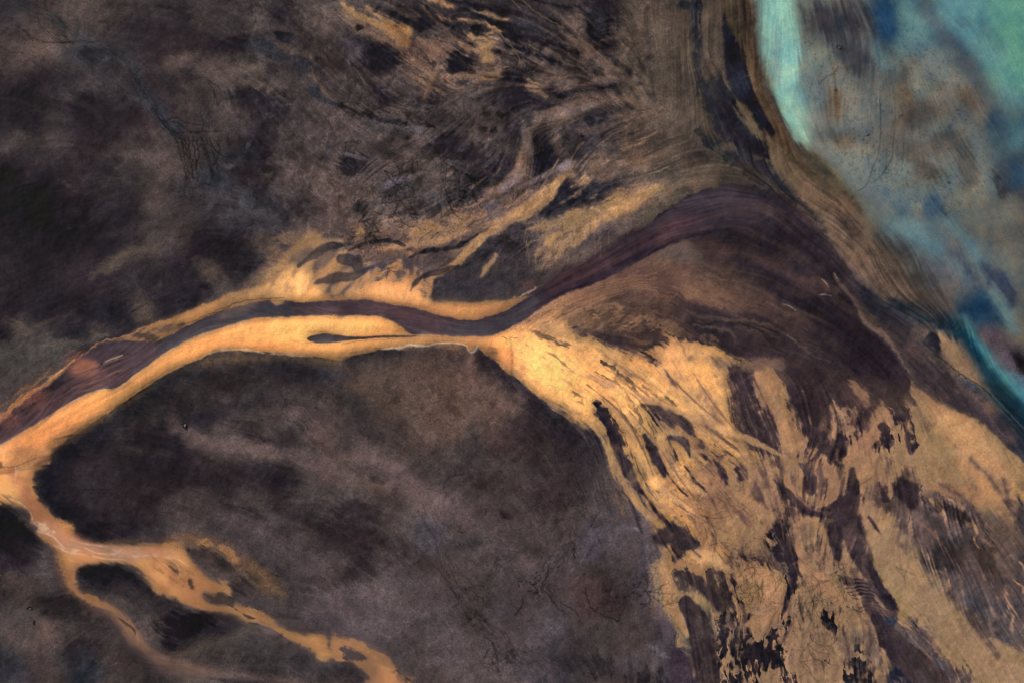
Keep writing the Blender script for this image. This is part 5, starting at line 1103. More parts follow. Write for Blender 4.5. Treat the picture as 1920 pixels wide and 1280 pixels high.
B((44,38,38), [(1480,580,90,90,10,.95),(1520,320,110,36,25,.85),(1440,290,40,24,0,.7),(1620,380,50,30,30,.7),(1590,470,60,24,30,.5),(1640,500,40,90,-30,.6),(1730,520,30,80,-10,.7),(1760,650,30,60,-20,.7),(1450,640,50,40,0,.5),(1280,420,60,24,30,.4),(1270,240,80,60,10,.5),(1340,430,60,30,30,.3)])
S((134,114,94), [(1420,520),(1460,500),(1520,505),(1560,540)], [3,7,6,3], f=4, r=4, e=2, a=.7)
# dark feathers right top
P((50,42,45), [(1215,100),(1250,110),(1300,140),(1350,210),(1320,270),(1270,280),(1230,230),(1200,150)], f=5.1, r=8, e=1, c2='c')
P((50,42,45), [(1060,120),(1130,90),(1180,60),(1215,110),(1220,190),(1160,220),(1100,220),(1075,170)], f=5.1, r=9, e=1, c2=(100,82,66))
P((50,42,45), [(1180,50),(1215,60),(1220,130),(1190,120)], f=4.2, r=6, e=1)
S((50,42,45), [(1010,210),(1030,290),(1060,350),(1075,390)], [16,20,12,4], f=4.2, r=7, e=1, c2='c')
B((84,72,62), [(1150,260,120,60,20,.7),(1120,180,60,60,0,.3)])
S((66,54,50), [(1640,60),(1720,60),(1780,120),(1840,210),(1870,270)], [3,12,12,10,6], f=5.1, r=4, e=1, a=.85)
L((90,70,56), [(1500,160),(1560,220),(1620,270),(1660,300)], 1.6, .5, 1)
P((48,50,58), [(1780,-60),(1860,0),(1919,60),(2060,200),(2200,500),(2200,-60)], f=8, r=4, c2=(56,54,56))
S((92,76,62), [(1760,0),(1840,80),(1919,180)], [10,22,20], f=7, r=4, a=.6)
B((44,46,54), [(1910,350,30,90,-10,.9),(1890,280,24,30,0,.5)])
# small dark flames
for pts in [[(1160,490),(1185,500),(1210,530),(1215,548),(1195,535),(1170,515)],[(1355,880),(1390,885),(1420,915),(1425,942),(1400,935),(1375,915)],[(1310,840),(1360,830),(1390,880),(1340,890)]]:
    P('b', pts, f=1.8, r=3, e=1, a=.9)
P((70,60,54), [(1300,830),(1370,850),(1400,900),(1360,900)], f=5, r=5, e=1, a=.6)
P('b', [(790,870),(815,872),(830,900),(845,865),(858,900),(870,970),(872,1025),(850,990),(835,980),(815,965),(792,930)], f=1.6, r=2.5, e=1)
P('b', [(798,1120),(815,1130),(824,1165),(808,1160)], f=1.6, r=2.5, e=1)
P('b', [(600,1090),(625,1080),(622,1120),(605,1150)], f=1.8, r=4, e=1, a=.85)
P('b', [(975,1080),(990,1040),(1005,1070),(1010,1120),(1040,1160),(1060,1230),(1060,1400),(905,1400),(905,1230),(935,1210),(940,1130),(965,1120)], f=2.2, r=7, e=1)
S('b', [(1045,1070),(1052,1110)], [3,7], f=1.8, r=3, e=1, a=.8)
# central dark column
P((50,41,44), [(930,90),(975,100),(985,170),(990,230),(960,240),(985,310),(1030,400),(1045,480),(1050,560),(1090,640),(1130,720),(1170,790),(1205,850),(1180,870),(1100,830),(1000,780),(960,730),(880,700),(980,690),(1040,690),(1030,600),(1040,560),(1010,470),(960,430),(900,470),(890,560),(860,580),(830,520),(815,430),(830,350),(600,340),(560,300),(620,270),(740,290),(820,290),(860,240),(910,220),(930,150)], f=4.2, r=3, e=1, c2=(42,36,40))
P((134,110,82), [(895,490),(930,455),(1000,450),(1030,520),(1040,600),(1000,600),(930,580),(900,560)], f=5.1, r=4, e=1, c2=(100,82,68))
B((66,54,50), [(985,530,36,36,0,.8)])
P((50,41,44), [(510,140),(550,140),(580,190),(620,240),(660,280),(700,310),(620,330),(560,290),(520,230)], f=4.2, r=3, e=1)
P((52,42,45), [(650,110),(670,60),(720,40),(740,90),(750,150),(740,210),(700,210),(670,170)], f=5.1, r=3, e=1)
P((140,112,82), [(575,60),(620,40),(640,80),(640,130),(680,190),(740,260),(720,280),(650,260),(600,200),(580,130)], f=5.1, r=3, e=1, c2=(166,134,90))
P((118,94,74), [(745,60),(830,50),(890,90),(900,150),(870,220),(820,270),(770,220),(745,150)], f=4, r=4, e=1, c2=(140,112,82))
S((46,38,42), [(690,200),(760,220),(800,280)], [3,6,10], f=4.2, r=3, e=1, a=.7)
S((110,88,70), [(520,260),(620,290),(740,310),(870,350)], [2,8,5,2], f=2.5, r=3, a=.7)
S((112,90,72), [(700,300),(770,310),(840,320)], [2,6,2], f=2, r=2, a=.6)
S((150,122,88), [(1010,100),(1050,110),(1060,160),(1080,210)], [26,26,16,8], f=3.5, r=4, e=1, a=.9)
S((140,112,84), [(950,30),(1040,40),(1110,50)], [30,34,20], f=6, r=6, e=1, a=.8)
S((140,114,86), [(985,240),(1000,300),(1040,380)], [10,10,4], f=2.5, r=3, a=.7)
L((70,60,52), [(1060,120),(1020,150),(990,170)], 1.2, .6, .8)
# ridged ripple lobe
for k_ in range(9):
    y=690+k_*22; x=890+k_*14
    S((44,36,40), [(x,y+6),(x+60,y),(x+120,y+8),(x+190,y+40)], [2,6,6,2], f=2.2, r=1.5, a=.8)
    S((120,98,82), [(x+6,y-5),(x+60,y-11),(x+120,y-4),(x+180,y+20)], [1,3,3,1], f=1.8, r=1, a=.6)
P((56,46,48), [(1000,810),(1060,790),(1140,830),(1195,860),(1190,905),(1120,900),(1030,880)], f=4, r=2, a=.8)
for k_ in range(4): S((96,80,72), [(1010+k_*14,830+k_*18),(1080,835+k_*16),(1180,870+k_*10)], [1,2.5,1], f=1.8, r=1, a=.5)
B((132,106,82), [(960,640,80,30,0,.5),(720,420,80,60,0,.4),(640,420,40,60,0,.3)])
for k_ in range(8): S([(60,50,48),(120,98,76)][k_%2], [(880+k_*6,660+k_*5),(960,640+k_*6),(1040,660+k_*5)], [1,2.5,1], f=2, r=1.5, a=.45)
# dark column 2 (left) with ragged edges
P((48,41,44), [(480,390),(560,350),(590,420),(590,500),(640,560),(650,640),(640,740),(610,780),(570,860),(540,880),(540,820),(590,760),(600,680),(570,620),(520,560),(500,480)], f=4.2, r=7, e=1, c2='c')
P('b', [(440,440),(470,420),(500,460),(500,510),(470,510)], f=3.4, r=5, e=1, a=.85)
S((54,46,46), [(300,520),(350,560),(430,590),(450,610)], [5,14,10,3], f=4.2, r=5, e=1, a=.85)
B((70,58,52), [(740,490,50,50,20,.7),(700,520,40,24,0,.4),(620,500,40,40,0,.3),(300,590,90,24,15,.5),(370,480,60,30,0,.3),(540,340,60,60,0,.5)], e=1)
P((66,56,52), [(160,640),(240,660),(310,700),(300,790),(340,830),(260,880),(200,880),(150,800),(110,700)], f=4, r=8, e=1, c2=(50,44,46), a=.9)
P((48,40,42), [(-60,380),(20,420),(70,470),(115,530),(90,540),(30,520),(10,570),(-60,590)], f=5.1, r=3, e=1, c2=(64,52,50))
P((84,72,62), [(-60,640),(60,650),(130,720),(120,800),(60,790),(0,770),(-60,780)], f=5, r=7, e=1, c2=(52,46,48), a=.9)
S((168,140,100), [(0,800),(60,800),(110,810)], [24,22,4], f=5.1, r=6, e=1, a=.8)
P((64,59,58), [(-60,820),(60,830),(130,860),(190,900),(180,1000),(170,1100),(200,1200),(200,1400),(-60,1400),(-60,1100),(30,1100)], f=12, r=4, c2=(52,50,51), a=.85)
S((88,82,72), [(0,960),(40,1050),(120,1110)], [20,24,8], f=7, r=6, e=2, a=.6)
B((150,130,104), [(125,1145,12,16,0,.8),(60,1040,14,12,0,.4)])
P((62,52,58), [(-60,1080),(0,1100),(60,1150),(90,1230),(110,1400),(-60,1400)], f=3, r=1.5)
S((104,98,96), [(0,1090),(50,1140),(85,1200),(105,1280)], [2,2.5,2,2], f=1.6, r=1, a=.7)
S((130,118,100), [(110,740),(150,820),(195,885)], [1.5,2.5,1.5], f=1.5, r=1, a=.7)
# leopard zone
P((46,38,42), [(190,900),(300,880),(360,960),(410,1020),(480,1000),(530,900),(560,960),(560,1080),(600,1200),(620,1420),(190,1420),(200,1200),(170,1000)], f=4, r=9, e=1, c2='b', a=.95)
for k_ in range(150):
    x=_lr.uniform(180,640); y=_lr.uniform(860,1360)
    if x>330 and 1040<y<1180 and x<520 and _lr.rand()<.85: continue
    h_=_lr.uniform(14,44); w_=_lr.uniform(5,16)
    P([(150,124,88),(168,132,90),(132,108,82)][k_%3], [(x,y-h_),(x+w_,y-h_*.2),(x+w_*.4,y+h_),(x-w_*.8,y+h_*.3)], f=1.7, r=4, e=1, a=.9)
for k_ in range(90):
    x=_lr.uniform(190,600); y=_lr.uniform(880,1280)
    if 380<x<540 and y<1000: continue
    h_=_lr.uniform(14,34); w_=_lr.uniform(4,9)
    P('b', [(x,y-h_),(x+w_,y),(x+w_*.3,y+h_),(x-w_*.6,y)], f=1.6, r=3, e=1, a=.85)
P('b', [(370,890),(390,875),(405,910),(385,925),(365,915)], f=1.6, r=2.5, e=1)
P((160,130,90), [(440,1230),(500,1170),(540,1200),(560,1280),(560,1340),(430,1330)], f=4, r=6, e=1, a=.8)
P((48,50,58), [(1070,900),(1150,900),(1190,920),(1180,980),(1240,1040),(1320,1110),(1370,1200),(1380,1400),(1180,1400),(1150,1250),(1190,1180),(1150,1080),(1110,1000)], f=6, r=4, c2=(38,38,48))
B((34,34,46), [(1290,1220,90,90,0,.7),(1200,1100,60,60,0,.4)])
B((96,84,76), [(1000,1000,90,30,20,.4),(1100,1100,60,100,-20,.6),(930,1060,60,60,0,.4),(1380,1000,60,60,0,.5),(1440,1160,60,40,30,.4)])
P((100,88,78), [(1190,930),(1250,950),(1330,1000),(1420,1100),(1500,1180),(1560,1280),(1560,1400),(1400,1400),(1350,1200),(1260,1060)], f=7, r=6, e=1, c2=(66,62,64), a=.8)
B((56,52,56), [(1340,1000,40,60,-30,.6),(1300,940,30,50,0,.5),(1580,1250,60,60,30,.7),(1400,1100,50,50,0,.4),(1820,1230,40,60,0,.6),(1560,1150,30,30,0,.3)], e=1)
for k_ in range(36):
    x=_lr.uniform(1180,1600); y=_lr.uniform(920,1280)
    if y<x-400: continue
    S([(60,56,58),(132,112,90)][k_%2], [(x,y),(x+14,y+18),(x+34,y+34)], [1,_lr.uniform(3,8),1], f=4.2, r=4, e=1, a=.5)
B((118,104,80), [(820,1010,120,60,0,.3),(720,1000,60,120,0,.3),(960,1020,90,60,0,.3)])
# feathers along the fan foot (zone 9 top) and specks
for x,y in [(830,30),(845,10),(790,20),(1100,110),(1120,130),(1140,100),(1160,140),(1080,150)]:
    P('b', [(x,y-30),(x+8,y),(x+2,y+34),(x-7,y+6)], f=1.8, r=3, e=1, a=.7)
speck((84,68,54), [(0,0),(500,0),(560,560),(560,900),(300,820),(0,620)], 1.15, .6, 8, 5)
speck((90,74,58), [(600,350),(860,360),(900,700),(960,980),(560,1000),(620,700)], 1.15, .55, 8, 5)
speck((70,60,50), [(720,600),(900,620),(1000,900),(860,860),(760,700)], 1.3, .6, 5, 5)
for x,y,d,l in [(100,330,40,360),(150,500,30,280),(230,540,50,240),(680,700,90,420),(640,800,100,300),(740,780,110,300),(720,1000,95,260),(830,700,160,200),(800,760,140,260),(400,650,80,260),(450,700,110,240),(1050,1000,40,200),(330,560,60,200),(700,1050,60,260),(960,860,40,120),(1200,620,60,120),(350,640,-40,160),(520,760,-80,200),(660,1150,50,260),(760,700,80,300)]:
    tree((70,56,48), x,y,d,l, 2, 12, 1.1, .5, 2, .5, .22, .1)
# ---- foot of the dark tongues (zone 6 lower)
zone(9)
P((158,126,86), [(60,80),(180,20),(330,60),(430,140),(520,200),(480,330),(420,330),(330,420),(200,420),(130,330),(80,230)], f=16, r=8, e=3, a=.7, c2=(136,106,78))
B((76,60,54), [(190,60,30,60,10,.7),(220,110,24,50,-10,.7),(315,120,24,26,0,.85),(240,180,14,24,0,.5),(330,170,16,30,-20,.5),(430,150,60,40,20,.3)], e=1)
B((176,140,94), [(120,110,50,50,0,.5),(270,150,40,30,0,.5),(370,150,40,60,0,.5),(440,260,40,50,-30,.6)])
zone(6)
P((226,172,100), [(-100,640),(0,642),(120,680),(220,720),(330,760),(420,760),(330,790),(250,830),(240,870),(290,890),(300,990),(310,1100),(330,1200),(320,1290),(200,1290),(0,1180),(-100,1000)], f=5.1, r=5, e=1, c2=(206,158,98), tex=.3)
P((128,104,78), [(150,720),(300,760),(450,735),(560,745),(560,790),(420,800),(330,790),(230,800)], f=4, r=3, c2=(110,90,72), a=.85)
speck((150,116,72), [(0,700),(200,760),(260,1000),(100,1060),(0,1000)], 1.1, .5, 6, 2)
P((58,46,48), [(0,1090),(40,1130),(90,1200),(150,1240),(230,1290),(80,1290),(20,1200),(-30,1150)], f=4.2, r=4, e=1)
B((200,150,98), [(120,1100,120,40,30,.4),(260,1180,60,60,0,.3)])
B((130,104,76), [(350,1230,40,60,-20,.5),(170,1150,60,30,30,.4),(300,1080,24,80,0,.4),(50,730,30,16,0,.4)])
P((194,150,96), [(415,815),(470,800),(530,820),(560,880),(600,950),(630,1030),(640,1100),(680,1180),(690,1240),(640,1250),(570,1230),(560,1120),(540,1040),(500,950),(450,880)], f=5.1, r=3, e=1, c2=(170,130,88))
P((134,108,78), [(935,850),(980,870),(1030,900),(1055,950),(1045,1000),(1010,970),(960,920)], f=4, r=3, e=1, c2=(150,116,82))
P((110,92,72), [(830,1000),(870,1020),(960,1020),(980,1080),(980,1160),(930,1180),(850,1160),(820,1090)], f=5.1, r=5, e=1, c2=(140,114,82))
P((120,98,76), [(770,1060),(810,1100),(850,1180),(860,1260),(830,1260),(800,1200)], f=4, r=4, e=1)
P((172,138,92), [(920,1200),(980,1150),(1040,1110),(1080,1040),(1130,970),(1150,990),(1180,1070),(1220,1140),(1250,1230),(1300,1300),(1300,1420),(900,1420),(920,1300)], f=5.1, r=4, e=1, c2=(154,124,86))
P((176,140,94), [(1260,980),(1310,1010),(1350,950),(1420,990),(1520,1030),(1640,1080),(1740,1160),(1850,1260),(1919,1330),(1919,1420),(1300,1420),(1290,1200),(1270,1100)], f=4, r=3, c2=(164,132,88))
P((206,150,96), [(1480,1080),(1560,1050),(1620,1080),(1700,1160),(1640,1190),(1540,1150),(1480,1130)], f=9, r=4, a=.8)
P((46,40,42), [(1150,900),(1200,930),(1250,980),(1265,1090),(1300,1180),(1310,1235),(1280,1230),(1230,1140),(1180,1060),(1160,980)], f=4.2, r=5, e=1)
P((44,37,41), [(1110,1110),(1140,1100),(1180,1150),(1190,1200),(1160,1250),(1090,1250),(1055,1190),(1060,1150),(1100,1180)], f=2.2, r=6, e=1)
P((46,38,42), [(980,1060),(1030,1020),(1060,980),(1080,1000),(1040,1080),(1010,1150),(975,1170),(965,1110)], f=4.2, r=4, e=1)
P((46,38,42), [(880,1180),(920,1160),(935,1210),(900,1260),(870,1300),(855,1240)], f=4.2, r=5, e=1)
P((46,38,42), [(600,960),(700,1000),(780,1040),(760,1120),(800,1200),(820,1290),(700,1290),(690,1180),(640,1080)], f=5.1, r=5, e=1, a=.8)
P((40,34,36), [(1480,1165),(1510,1180),(1560,1220),(1580,1245),(1540,1240),(1500,1205)], f=3, r=2, c2='a')
B((86,68,54), [(1520,1190,60,40,35,.5)])
S((96,78,62), [(1420,1030),(1440,1080),(1400,1120),(1380,1100)], [3,8,8,3], f=5.1, r=6, e=1, a=.7)
for k_ in range(26):
    x=_lr.uniform(760,1300); y=_lr.uniform(1020,1280); S([(50,42,44),(150,122,88)][k_%2], [(x,y),(x+6,y+30),(x+16,y+60)], [1,_lr.uniform(2,7),1], a=.5, f=2.2, r=4, e=1)
for k_ in range(30):
    x=_lr.uniform(0,400); y=_lr.uniform(1020,1280); S([(120,92,62),(226,176,110)][k_%2], [(x,y),(x+40,y+30),(x+60,y+70)], [1,_lr.uniform(1,4),1], a=.35, f=2.2, r=3, e=1)
# ---------------------------------------------------------------- bodies of the setting
# id: (name, label, category, material kind)
REGS = {
 0: ('ground', 'dark grey-brown silt flats spreading over the upper left, streaked with thin branching rills', 'silt flat', 'silt'),
 1: ('river', 'dark plum-brown river curving from the left edge between golden sandbanks up to the fan', 'river', 'water'),
 2: ('sandbank', 'golden sandbank with a pale foam rim, along the lower side of the dark river', 'sandbank', 'sand'),
 3: ('sandbank', 'narrow golden sandbank with a ragged spur along the upper side of the dark river', 'sandbank', 'sand'),
 4: ('island', 'dark brown rounded island below the golden sandbank, enclosed by the branching river arms', 'island', 'silt'),
 5: ('mudflat', 'dark plum-brown fan of wet mud where the river spreads out beside the tan shore', 'mudflat', 'wet'),
 6: ('river_delta', 'golden delta of sand torn by dark feathered silt tongues, filling the lower right', 'river delta', 'sand'),
 7: ('lagoon', 'cloudy turquoise and grey lagoon filling the upper right corner', 'lagoon', 'lagoon'),
 8: ('shore', 'tan curved strip of sand between the turquoise lagoon and the dark mud fan', 'shore', 'sand'),
 9: ('channel', 'teal channel running down to the right edge below the deep blue hollow', 'channel', 'water'),
 10: ('stream', 'milky orange stream with white ripples, leaving the river at the lower left and forking in two', 'stream', 'water'),
 11: ('sandbar', 'small golden sandbar beside the teal channel near the right edge', 'sandbar', 'sand'),
 12: ('side_channel', 'slim dark backwater lens with a long tail lying in the golden sandbank', 'backwater', 'water'),
 13: ('pool', 'small near-black pool high in the upper left flats', 'pool', 'water'),
 14: ('backwater', 'plum-brown side channel sliding between the golden delta and the small sandbar', 'side channel', 'wet'),
 15: ('mud_islet', 'dark teardrop of mud between the two arms of the orange stream', 'mud islet', 'silt'),
}
zone(0)
def RG(i, pts, zz=0):
    zone(zz); ox, oy, k = Z
    q = smooth(np.array([(ox+x/k, oy+y/k) for x, y in pts]), True, 4)
    got = sdf(q, True, 8)
    if got is None: return
    sy, sx, s = got
    REG[sy, sx][(s+1.2*EDGE[sy, sx]*0.6) < 0] = i
RG(4, [(640,668),(700,658),(760,648),(870,650),(905,660),(957,702),(1033,766),(1080,800),(1123,824),(1150,911),(1200,964),(1233,1041),(1223,1107),(1253,1161),(1290,1240),(1360,1420),(1300,1450),(800,1450),(780,1310),(760,1270),(640,1195),(520,1150),(440,1120),(400,1040),(300,1010),(200,1015),(133,1000),(103,974),(70,920),(64,880),(97,856),(133,822),(217,766),(300,709),(393,666),(467,659),(567,667)])
RG(6, [(935,632),(1000,605),(1060,570),(1110,615),(1220,655),(1280,640),(1340,660),(1400,690),(1480,705),(1560,730),(1630,750),(1700,745),(1760,790),(1850,860),(1919,930),(2150,1150),(2150,1450),(1380,1450),(1290,1240),(1253,1161),(1223,1107),(1233,1041),(1200,964),(1150,911),(1123,822),(1080,797),(1033,764),(957,700),(905,655)])
RG(5, [(1160,510),(1207,484),(1280,450),(1330,440),(1330,420),(1300,400),(1320,370),(1387,347),(1447,357),(1487,380),(1533,430),(1570,485),(1610,545),(1625,600),(1675,650),(1700,690),(1705,730),(1680,765),(1630,760),(1560,735),(1480,710),(1400,695),(1340,662),(1280,642),(1220,657),(1110,617),(1060,570),(1090,540)])
RG(7, [(1415,-200),(2150,-200),(2150,1000),(1960,720),(1900,650),(1840,600),(1780,600),(1700,520),(1640,450),(1600,400),(1560,355),(1500,275),(1450,190),(1425,110)])
RG(8, [(1270,-200),(1415,-200),(1425,110),(1450,190),(1500,275),(1560,355),(1600,400),(1640,450),(1700,520),(1780,600),(1740,620),(1690,600),(1640,560),(1600,520),(1560,460),(1520,405),(1487,378),(1447,355),(1387,345),(1330,352),(1290,300),(1270,150)])
RG(14, [(1640,560),(1690,600),(1740,640),(1800,720),(1860,800),(1960,900),(2150,1090),(2150,1160),(1919,925),(1850,862),(1760,790),(1705,735),(1700,690),(1670,645),(1625,595)])
RG(9, [(1790,590),(1830,590),(1860,650),(1919,730),(2000,810),(2150,960),(2150,1080),(1960,885),(1870,780),(1820,690)])
RG(11, [(1430,590),(1500,575),(1560,620),(1640,720),(1690,830),(1740,935),(1650,880),(1560,820),(1480,740),(1440,680)], 6)
RG(2, [(-170,1000),(-160,905),(0,832),(143,747),(250,702),(333,645),(417,612),(520,593),(640,590),(723,596),(763,622),(890,628),(935,630),(905,655),(870,648),(760,645),(640,672),(567,665),(467,657),(393,663),(333,690),(260,734),(173,790),(97,854),(64,880),(40,880),(0,890)])
RG(3, [(195,648),(285,612),(375,576),(470,540),(505,528),(540,490),(560,450),(600,445),(620,470),(650,500),(720,520),(790,520),(800,550),(905,563),(1000,558),(960,584),(907,602),(870,602),(807,590),(723,571),(640,564),(520,566),(417,586),(340,620),(290,642),(240,642)])
RG(1, RT+RB)
RG(10, [(-160,1000),(-160,905),(0,885),(64,876),(60,914),(80,947),(103,974),(133,1000),(200,1018),(300,1018),(350,1040),(400,1085),(420,1110),(450,1138),(520,1160),(600,1190),(700,1200),(790,1300),(830,1450),(760,1450),(680,1260),(600,1235),(500,1190),(400,1150),(340,1125),(290,1100),(230,1055),(160,1057),(144,1100),(220,1140),(270,1200),(320,1240),(385,1255),(380,1268),(300,1258),(240,1220),(200,1150),(135,1105),(105,1030),(55,985),(0,935)])
RG(15, [(440,640),(520,605),(600,610),(690,630),(760,680),(820,740),(880,800),(900,820),(700,790),(560,750),(460,720),(430,680)], 7)
RG(12, [(577,634),(588,628),(605,626),(630,628),(660,631),(700,630),(775,627),(790,630),(760,632),(700,635),(660,637),(620,642),(598,642),(583,639)])
RG(13, [(1548,185),(1600,178),(1650,200),(1640,235),(1600,232),(1560,215)], 1)
PATCHES = [
 (5, [(1425,980),(1470,1000),(1520,1070),(1570,1150),(1600,1220),(1640,1330),(1640,1420),(1560,1420),(1530,1300),(1500,1180),(1450,1080)], 'long dark silt streak nearest the island in the upper delta'),
 (5, [(1690,1000),(1760,1010),(1850,1040),(1919,1090),(1960,1160),(1900,1160),(1820,1130),(1760,1090)], 'dark slanting silt patch in the middle of the bright upper delta'),
 (5, [(1705,1180),(1740,1170),(1770,1210),(1800,1300),(1790,1420),(1740,1400),(1710,1300)], 'short upright dark silt patch between two longer ones in the upper delta'),
 (8, [(1800,450),(1850,410),(1919,390),(1960,400),(2010,520),(1940,575),(1860,570),(1790,560),(1770,520)], 'square dark silt patch on the delta rim beside the island'),
 (9, [(1215,100),(1250,110),(1300,140),(1350,210),(1320,270),(1270,280),(1230,230),(1200,150)], 'feathered dark silt patch high in the right half of the delta'),
 (9, [(790,870),(815,872),(830,900),(845,865),(858,900),(870,970),(872,1025),(850,990),(835,980),(815,965),(792,930)], 'small flame-shaped dark silt patch alone on tan sand low in the delta'),
 (9, [(1160,490),(1185,500),(1210,530),(1215,548),(1195,535),(1170,515)], 'tiny dark silt fleck on the pale sand ridge right of the tall dark column'),
 (9, [(1355,880),(1390,885),(1420,915),(1425,942),(1400,935),(1375,915)], 'tiny dark silt fleck farther down the pale diagonal sand ridge'),
 (9, [(930,90),(975,100),(985,170),(990,230),(960,240),(985,310),(1030,400),(1045,480),(1050,560),(1090,640),(1130,720),(1170,790),(1205,850),(1180,870),(1100,830),(1000,780),(960,730),(1040,690),(1030,600),(1010,470),(960,430),(900,470),(890,560),(860,580),(830,520),(815,430),(830,350),(820,290),(860,240),(910,220),(930,150)], 'tall dark silt column running down the middle of the delta'),
 (9, [(480,390),(560,350),(590,420),(590,500),(640,560),(650,640),(640,740),(610,780),(570,860),(540,880),(540,820),(590,760),(600,680),(570,620),(520,560),(500,480)], 'ragged dark silt column left of the tallest one'),
 (9, [(190,900),(300,880),(360,960),(410,1020),(480,1000),(530,900),(560,960),(560,1080),(600,1200),(620,1420),(190,1420),(200,1200),(170,1000)], 'broad dark silt patch broken by tan flecks like a leopard skin at the bottom'),
 (9, [(1070,900),(1150,900),(1190,920),(1180,980),(1240,1040),(1320,1110),(1370,1200),(1380,1400),(1180,1400),(1150,1250),(1190,1180),(1150,1080),(1110,1000)], 'slate-blue wet silt tongue reaching the bottom edge'),
 (6, [(1480,1165),(1510,1180),(1560,1220),(1580,1245),(1540,1240),(1500,1205)], 'small black scour hollow in orange sand beside the plum side channel'),
 (6, [(1350,655),(1385,600),(1405,590),(1435,620),(1440,710),(1420,715),(1390,680)], 'small dark wedge of silt at the head of the golden sandbar'),
]
for _i, (zz, pts, lab) in enumerate(PATCHES):
    REGS[20+_i] = ('silt_patch', lab, 'silt patch', 'wet'); RG(20+_i, pts, zz)
# ---------------------------------------------------------------- warp and soft blur of the whole survey
IXF, IYF = np.meshgrid(np.arange(W, dtype=np.float32), np.arange(H, dtype=np.float32))
N4 = .5*grain(2, 901); N4b = .5*grain(2, 902)
wx = (3.2*fbm(26, 701, 3)+1.7*vnoise(9, 711)+.8*N4)*RS; wy = (3.2*fbm(26, 702, 3)+1.7*vnoise(9, 712)+.8*N4b)*RS
lag = np.clip(blur(np.isin(REG, [7, 9]).astype(np.float32), 10), 0, 1)
calm = np.clip(blur(np.isin(REG, [1, 2, 3, 10, 12]).astype(np.float32), 8)*1.3, 0, 1)
wx = wx*(1-.72*calm)*(1-.5*lag); wy = wy*(1-.72*calm)*(1-.5*lag)
C = bil(C, IXF+wx, IYF+wy)
REG = REG[np.clip(IYF+wy+.5, 0, H-1).astype(int), np.clip(IXF+wx+.5, 0, W-1).astype(int)]
# soft glow blurred into the colours at every border, like drifted silt
delta = np.clip(blur((REG == 6).astype(np.float32)+(REG >= 20), 12), 0, 1)
soft_ = .26*(1-delta)+.16*delta
CB = blur(C, 7)*.5+blur(C, 18)*.5
C = C+(CB-C)*soft_[..., None]
# the lagoon bank lies under water: its edge is seen through silt
edge = np.clip(lag*(1-lag)*4, 0, 1)[..., None]*.75
lake = (REG == 7)[..., None]*.45
CB2 = blur(C, 13)
C = C+(CB2-C)*np.maximum(edge, blur(lake.astype(np.float32), 4))
C = C+(np.array([98, 98, 93], np.float32)-C)*(blur((REG == 7).astype(np.float32), 10)*.10)[..., None]
fanm = blur(np.isin(REG, [5, 14]).astype(np.float32), 9); fedge = np.clip(fanm*(1-fanm)*4, 0, 1)*(GX > 1380)*(GY < 760)*.6
C = C+(CB2-C)*fedge[..., None]
del CB, CB2
# ================================================================ strands of silt along the current
DK = [(52,43,45), (74,60,54), (60,50,50)]; LT = [(214,168,108), (190,150,102), (232,184,118)]; BR = [(132,100,72), (104,80,64), (150,118,84)]
zone(0)
strands([(1010,660),(1120,640),(1250,680),(1360,740),(1400,860),(1450,1000),(1300,1010),(1230,960),(1160,880),(1100,790),(1030,740)], 70, (30,120), (.8,3.2), BR+LT, .55, 2, 2)
strands([(1100,700),(1200,700),(1330,780),(1420,900),(1330,1000),(1230,960),(1150,850)], 44, (30,110), (.8,3.5), DK, .7, 1.8, 2)
strands([(1130,830),(1180,880),(1260,980),(1240,1010),(1180,940),(1140,880)], 22, (40,110), (1,4), DK+BR, .6, 2, 2)
strands([(1350,700),(1500,760),(1620,780),(1720,900),(1640,1000),(1450,940),(1350,860)], 70, (25,90), (1,4), DK+BR, .55, 2.2, 2.5)
strands([(1360,760),(1500,800),(1600,820),(1700,900),(1500,960),(1380,900)], 36, (20,70), (1,3), LT+BR, .45, 2, 2)
strands([(1640,780),(1800,860),(1919,980),(1919,1250),(1800,1180),(1680,1000)], 34, (40,140), (1,5), [(120,98,74),(84,72,64),(140,116,88)], .25, 5, 3)
strands([(1280,980),(1620,960),(1680,1280),(1300,1280)], 90, (20,80), (1,4), DK+[(128,104,78),(172,140,98)], .5, 2, 2.5)
strands([(1560,1150),(1700,1180),(1860,1280),(1600,1280)], 40, (20,90), (1,4), DK+[(128,104,78)], .5, 2, 2.5)
strands([(640,0),(1230,0),(1210,160),(1060,210),(900,180),(700,90)], 90, (40,150), (1,6), [(40,37,40),(48,43,44),(92,77,64),(104,86,68)], .42, 3, 3)
strands([(520,60),(760,120),(980,200),(960,300),(700,260),(560,160)], 50, (30,110), (1,5), [(46,42,44),(84,73,65),(56,50,49)], .32, 3.5, 3)
strands([(620,420),(900,300),(1100,260),(1280,260),(1220,360),(1000,480),(820,520),(640,520)], 90, (20,90), (.8,3.5), [(60,53,50),(150,122,86),(112,94,76),(52,46,45)], .5, 2, 2)
strands([(1040,480),(1350,370),(1560,440),(1640,560),(1660,700),(1500,690),(1300,620),(1120,560)], 50, (60,220), (2,8), [(38,33,38),(96,76,64),(60,49,50),(120,92,70)], .26, 6, 3)
strands([(1290,0),(1410,0),(1420,160),(1560,360),(1700,520),(1640,540),(1480,380),(1320,250)], 60, (60,200), (1,4), [(70,62,52),(124,104,78),(60,52,46)], .35, 3, 1.5)
strands([(380,700),(900,680),(1100,850),(1100,1250),(700,1150),(100,980),(120,860)], 60, (30,120), (2,9), [(96,84,77),(46,41,42)], .22, 9, 5, 3)
